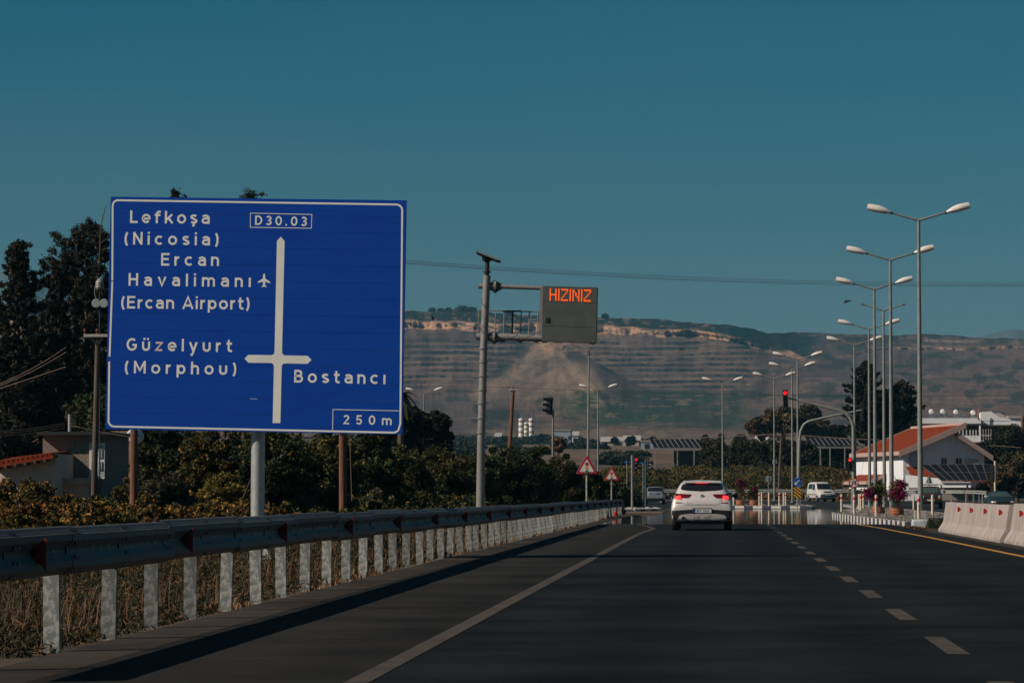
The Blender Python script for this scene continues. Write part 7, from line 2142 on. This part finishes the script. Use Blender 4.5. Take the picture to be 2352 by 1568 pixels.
# far bank: bushes, hedges, trees
def mass(name, label, boxes, n, pal, wts, leaf, seed, upz=.3, kindx='stuff', cat=None):
    """boxes: list of functions giving (X,Y,top height)"""
    rng = np.random.default_rng(seed)
    Cs = []
    for (xa, xb, Y, ht, dpt, m, rad) in boxes:
        X0, X1 = PX(xa, Y), PX(xb, Y)
        cx = rng.uniform(X0, X1, m); cy = Y + rng.uniform(-dpt / 2, dpt / 2, m)
        if Y < 190: cx = np.minimum(cx, -6.9 - rng.uniform(0, 3, m))
        hz = ht * rng.uniform(.55, 1.0, m)
        rr = rad * rng.uniform(.6, 1.3, m)
        q = n // sum(b[5] for b in boxes)
        for i in range(m):
            o = rng.normal(size=(q, 3)); o /= np.linalg.norm(o, axis=1)[:, None]; o *= rng.uniform(.5, 1, (q, 1)) ** .5
            p = np.stack([cx[i] + o[:, 0] * rr[i], cy[i] + o[:, 1] * rr[i], np.abs(o[:, 2] * hz[i])], -1)
            p[:, 2] += float(H(cx[i], cy[i]))
            Cs.append(p)
    C = np.concatenate(Cs)
    v, f = leafquads(rng, C, leaf, up=upz, aspect=.5)
    o = obj(name, np_mesh(name, v, f, M_LEAF, False, tones(rng, len(f), pal, wts)), None, 'stuff')
    if label: o['label'] = label
mass('undergrowth', 'yellow-green scrub covering the bank beyond the crossing', [(1395, 2030, 345, 1.9, 20, 110, 2.0), (1395, 2030, 365, 1.6, 14, 80, 2.0), (1395, 1425, 240, 2.2, 30, 24, 1.2)], 150000, PAL_OLIVE + PAL_GREEN[:2], (3, 3, 1.6, .6, 2, 2), .17, 201)
mass('undergrowth', 'low scrub between the orchard trees and the guard rail', [(-100, 1150, 118, 1.3, 36, 120, 1.6), (850, 1060, 90, .7, 24, 40, 1.0), (1150, 1330, 150, 1.6, 30, 40, 1.4)], 110000, PAL_GREEN + PAL_OLIVE[1:3], (4, 4, 2, .6, .2, 1, .6), .085, 205)
mass('dry_grass', 'dry brown grass on the slope above the far guard rail', [(1500, 2030, 322, 1.1, 12, 120, 1.6)], 60000, PAL_DRY, (3, 2, 3, 1, 1), .15, 202)
mass('undergrowth', 'scrub along the left side of the junction', [(1400, 1440, 212, 2.0, 14, 18, 1.0), (1440, 1500, 302, 1.5, 6, 16, 1.0), (1395, 1500, 318, 2.6, 6, 30, 1.4)], 40000, PAL_GREEN, (4, 4, 2, .8, .3), .13, 203)
mass('undergrowth', 'dark bushes under the right solar shelter', [(1835, 1975, 404, 4.6, 6, 60, 1.6)], 26000, PAL_DARK + PAL_GREEN[:2], (3, 3, 2, 1, 2, 1), .2, 206)
mass('distant_scrub', 'dark scrub and orchards on the plain below the hills', [(1050, 1720, 700, 1.4, 20, 9, 3), (1000, 1720, 1000, 2.4, 20, 10, 5), (1000, 1290, 1300, 4.0, 120, 34, 7), (1300, 1700, 1350, 2.4, 20, 6, 8), (1380, 1480, 560, 1.6, 20, 8, 2.5)], 34000, PAL_DARK + PAL_GREEN[:2], (3, 3, 2, 1, 2, 1), .8, 204)
for i, (px, yt, wp, Y, lab) in enumerate([(1640, 1003, 80, 395, 'dark hedge tree right of the left solar shelter'), (1700, 1001, 90, 393, 'dark hedge tree behind the far island lamp, left one'), (1755, 1003, 80, 391, 'dark hedge tree behind the distant pole'), (1805, 1006, 80, 390, 'dark hedge tree right of the distant pole'), (1850, 1010, 70, 388, 'dark hedge tree under the solar shelter edge')]):
    broad(px, yt, 1070, wp, Y, lab, 220 + i, 16000, name='hedge_tree', pal=PAL_DARK + [(.05, .05, .02)], wts=(3, 4, 3, 1.4, 1.2), leaf=.19, crown_lo=1085, nc=70, clump=.33, dense=.3, group='tall dark hedge trees')
PAL_BRN = [(.05, .042, .022), (.10, .066, .034), (.16, .10, .05), (.03, .032, .016)]
for i, (px, yt, lo, wp, Y, lab, pl, wt) in enumerate([
    (1750, 952, 1010, 90, 470, 'brownish eucalyptus left of the overhead signal', PAL_BRN, (3, 3, 2, 2)),
    (1800, 928, 1005, 110, 475, 'tall brownish eucalyptus behind the overhead signal', PAL_BRN, (3, 3, 2, 2)),
    (1850, 925, 1000, 90, 480, 'eucalyptus right of the overhead signal', PAL_BRN, (4, 2, 1, 3)),
    (1885, 960, 1010, 100, 478, 'low dark tree left of the conifers', PAL_BRN, (4, 1.5, .6, 4)),
    (1930, 975, 1010, 90, 450, 'dark tree behind the curved signal arm', PAL_DARK, (4, 4, 2, 1))]):
    broad(px, yt, 1060, wp, Y, lab, 240 + i, 15000, name='eucalyptus_tree', pal=pl, wts=wt, leaf=.24, crown_lo=lo, nc=55, clump=.30, dense=.45)
conifer(1988, 834, 1020, 92, 370, 'dark ragged conifer behind the row of lamp posts', 260, 26000, pal=PAL_BRN[:1] + PAL_DARK[:3], leaf=.2, bare=.30, wts=(2, 3, 3, 2))
conifer(2072, 880, 1020, 110, 372, 'dark conifer just left of the nearest lamp post', 261, 26000, pal=PAL_BRN[:1] + PAL_DARK[:3], leaf=.2, bare=.25, wts=(3, 3, 3, 2))
conifer(2030, 905, 1020, 80, 375, 'low dark conifer between the two ragged ones', 262, 14000, pal=PAL_BRN[:1] + PAL_DARK[:3], leaf=.2, bare=.25, wts=(2, 3, 3, 2))
for i, (px, yt, lo, wp, Y, lab, pl, wt) in enumerate([
    (2318, 972, 1075, 110, 352, 'dark green tree above the brown one at the right edge', PAL_DARK + PAL_GREEN[:1], (3, 4, 2, .6, 3)),
    (2275, 1008, 1080, 80, 345, 'dark green tree touching the right end of the tiled roof', PAL_DARK + PAL_GREEN[:1], (3, 4, 2, .6, 3)),
    (2262, 1012, 1060, 60, 350, 'small dark green tree under the balconies', PAL_DARK + PAL_GREEN[:1], (3, 4, 2, .6, 3)),
    (2335, 1022, 1150, 95, 262, 'feathery brown-green tree at the right edge', PAL_BRN + PAL_OLIVE[:2], (3, 3, 2, 2, 2, 1)),
    (2300, 1075, 1150, 60, 258, 'smaller brown-green bush beside the right signal post', PAL_BRN + PAL_OLIVE[:2], (3, 2, 1, 3, 2, 1)),
    (2258, 1108, 1140, 36, 290, 'small dark bush at the right end of the garage', PAL_DARK, (4, 4, 1, .5))]):
    broad(px, yt, 1150, wp, Y, lab, 270 + i, 18000, pal=pl, wts=wt, leaf=.16, crown_lo=lo, nc=60, clump=.32, dense=.4)
broad(1282, 1005, 1040, 40, 420, 'brown leafless-looking tree before the white building', 280, 5000, pal=PAL_BRN, wts=(2, 4, 3, 1), leaf=.2, crown_lo=1040, nc=30)
# small trees on the ridge and on the plain
rr_ = random.Random(3)
for i, (x, y, s) in enumerate([(993, 708, 9), (1013, 709, 9), (1030, 708, 8), (1064, 702, 18), (1085, 706, 14), (1045, 711, 8), (1168, 716, 9), (1390, 722, 8)]):
    Y = 3180.0; c = P(x, y, Y)
    rng = np.random.default_rng(300 + i); k = Y / F_PX
    r_ = thing('ridge_tree', 'small tree on the rim of the plateau, ' + ['first right of the sign', 'second right of the sign', 'third right of the sign', 'the large one left of the gantry pole', 'joined to the large one', 'low one left of the large one', 'behind the gantry railing', 'right of the message board'][i], 'tree', (c.x, Y, P(x, y + s, Y).z), group='trees on the rim of the hills')
    N = 1200; Rx = s * .75 * k
    C = rng.normal(size=(N, 3)) * np.array([Rx * .45, Rx * .45, s * k * .22]) + np.array([0, 0, s * k * .5])
    v, f = leafquads(rng, C, 1.0)
    obj('crown', np_mesh('crown', v, f, M_LEAF, False, tones(rng, N, PAL_DARK, (3, 3, 2, 1))), r_)
    MB().tube([(0, 0, -3), (0, 0, s * k * .5)], .6, 6).build('trunk', M_STEM, r_)
for i, (x, y, s, Y) in enumerate([(1449, 1000, 14, 1100), (1499, 1003, 12, 1100), (1411, 1004, 10, 1200), (1250, 995, 14, 1250), (1240, 1000, 10, 1200), (1620, 1000, 8, 900), (1656, 997, 8, 900), (1700, 998, 14, 700), (1335, 1002, 9, 1300)]):
    broad(x, y, 1040, s * 1.5, Y, 'lone dark tree on the plain, ' + ['right of the beige farm roof', 'above the left end of the solar shelter', 'left of the beige farm building', 'right of the silos', 'close behind the silos', 'above the middle of the solar shelter', 'left of the tall island lamp', 'right of the tall island lamp', 'right of the blue-grey building'][i], 320 + i, 2500, pal=PAL_DARK, wts=(3, 3, 2, 1), leaf=.5, crown_lo=y + s * 1.6, nc=24, clump=.4, name='plain_tree', group='lone trees on the plain')

# dry grass on the verge under the rail
def grass(n, xr, yr, hgt, seed, name, pal, wts, wd=.007, dens=None):
    rng = np.random.default_rng(seed)
    X = rng.uniform(*xr, n); Y = yr[0] + (yr[1] - yr[0]) * rng.uniform(0, 1, n) ** 1.4
    keep = fbm(X * .9, Y * .5, 3, seed) > .40
    X, Y = X[keep], Y[keep]; n = len(X)
    Z = H(X, Y) - .02
    h = hgt * rng.uniform(.3, 1.2, n) * (.6 + 1.0 * fbm(X * .4, Y * .25, 3, seed + 1))
    a = rng.uniform(0, 2 * np.pi, n); ln = rng.uniform(.05, .55, n) * h
    wx = np.cos(a + 1.57) * wd * (1 + Y * .015); wy = np.sin(a + 1.57) * wd
    b = np.stack([X, Y, Z], -1); w3 = np.stack([wx, wy, wx * 0], -1)
    mid = b + np.stack([np.cos(a) * ln * .4, np.sin(a) * ln * .4, h * .6], -1)
    tip = b + np.stack([np.cos(a) * ln, np.sin(a) * ln, h], -1)
    v = np.stack([b - w3, b + w3, mid + w3 * .8, mid - w3 * .8, tip + w3 * .3, tip - w3 * .3], 1).reshape(-1, 3)
    i = 6 * np.arange(n)[:, None]
    f = np.concatenate([i + np.array([[0, 1, 2, 3]]), i + np.array([[3, 2, 4, 5]])], 0)
    tn = tones(rng, n, pal, wts); tn = np.concatenate([tn, tn * 1.15])
    o = obj(name, np_mesh(name, v, f, M_LEAF, False, tn), None, 'stuff')
PAL_STRAW = [(.15, .080, .036), (.09, .050, .022), (.20, .12, .06), (.035, .030, .012), (.02, .022, .008)]
def litter(n, xr, yr, hgt, seed, pal, wts, leaf):
    rng = np.random.default_rng(seed)
    X = rng.uniform(*xr, n); Y = yr[0] + (yr[1] - yr[0]) * rng.uniform(0, 1, n) ** 1.3
    hh_ = hgt * (0.15 + 1.9 * np.clip(fbm(X * .55, Y * .30, 3, seed) - .36, 0, 1)) * np.clip((-5.25 - X) / .8, .28, 1)
    Z = H(X, Y) - .01 + hh_ * rng.uniform(0, 1, n) ** 1.5 * 2.2
    v, f = leafquads(rng, np.stack([X, Y, Z], -1), leaf, up=.6, aspect=.22)
    obj('weeds', np_mesh('weeds', v, f, M_LEAF, False, tones(rng, n, pal, wts)), None, 'stuff')
litter(170000, (-15, -5.0), (22, 70), .30, 411, PAL_STRAW + [(.018, .026, .009)], (1.2, 4, .3, 3.5, 4, 3), .04)
litter(90000, (-18, -5.25), (66, 156), .5, 412, PAL_STRAW + [(.018, .026, .009)], (2, 4, .6, 3, 3, 2), .07)
grass(8000, (-14.5, -5.45), (22, 60), .30, 401, 'dry_grass', PAL_STRAW, (3, 3, 1.2, 2, 2), .0035)
grass(26000, (-16, -5.4), (55, 160), .42, 402, 'dry_grass', PAL_STRAW, (3, 3, 1.2, 2, 2), .006)
grass(6000, (-5.4, -4.92), (30, 155), .09, 403, 'dry_grass', PAL_STRAW, (4, 2, 2, .5, .2))
grass(900, (6.9, 7.5), (100, 103.2), .30, 404, 'weeds', [(.03, .035, .015), (.06, .05, .03)], (2, 1))
grass(1500, (6.15, 6.5), (95, 125), .08, 405, 'weeds', PAL_STRAW, (2, 2, 1, 2, 1))
# litter at the rail end
r_ = thing('litter_bottle', 'small red plastic item lying at the end of the guard rail', 'litter', (PX(1414, 143) , 143, .0))
MB().lathe((0, 0, .05), [(.03, 0), (.09, .02), (.10, .16), (.05, .2), (.03, .24)], 10).build('bottle', M_REDP, r_, True)

# ------------------------------------------------------------------ air
def haze():
    mb = MB().box((0, 4000, 248), (6400, 8600, 504))
    m = bpy.data.materials.new('haze'); m.use_nodes = True
    t = m.node_tree; t.nodes.remove(t.nodes['Principled BSDF'])
    v = t.nodes.new('ShaderNodeVolumePrincipled')
    v.inputs['Density'].default_value = HAZE_D
    v.inputs['Color'].default_value = (0.22, 0.70, 1.0, 1)
    v.inputs['Anisotropy'].default_value = 0.0
    t.links.new(v.outputs[0], t.nodes['Material Output'].inputs['Volume'])
    mb.build('haze', m, kind='stuff')
HAZE_D = 0.62e-4
haze()
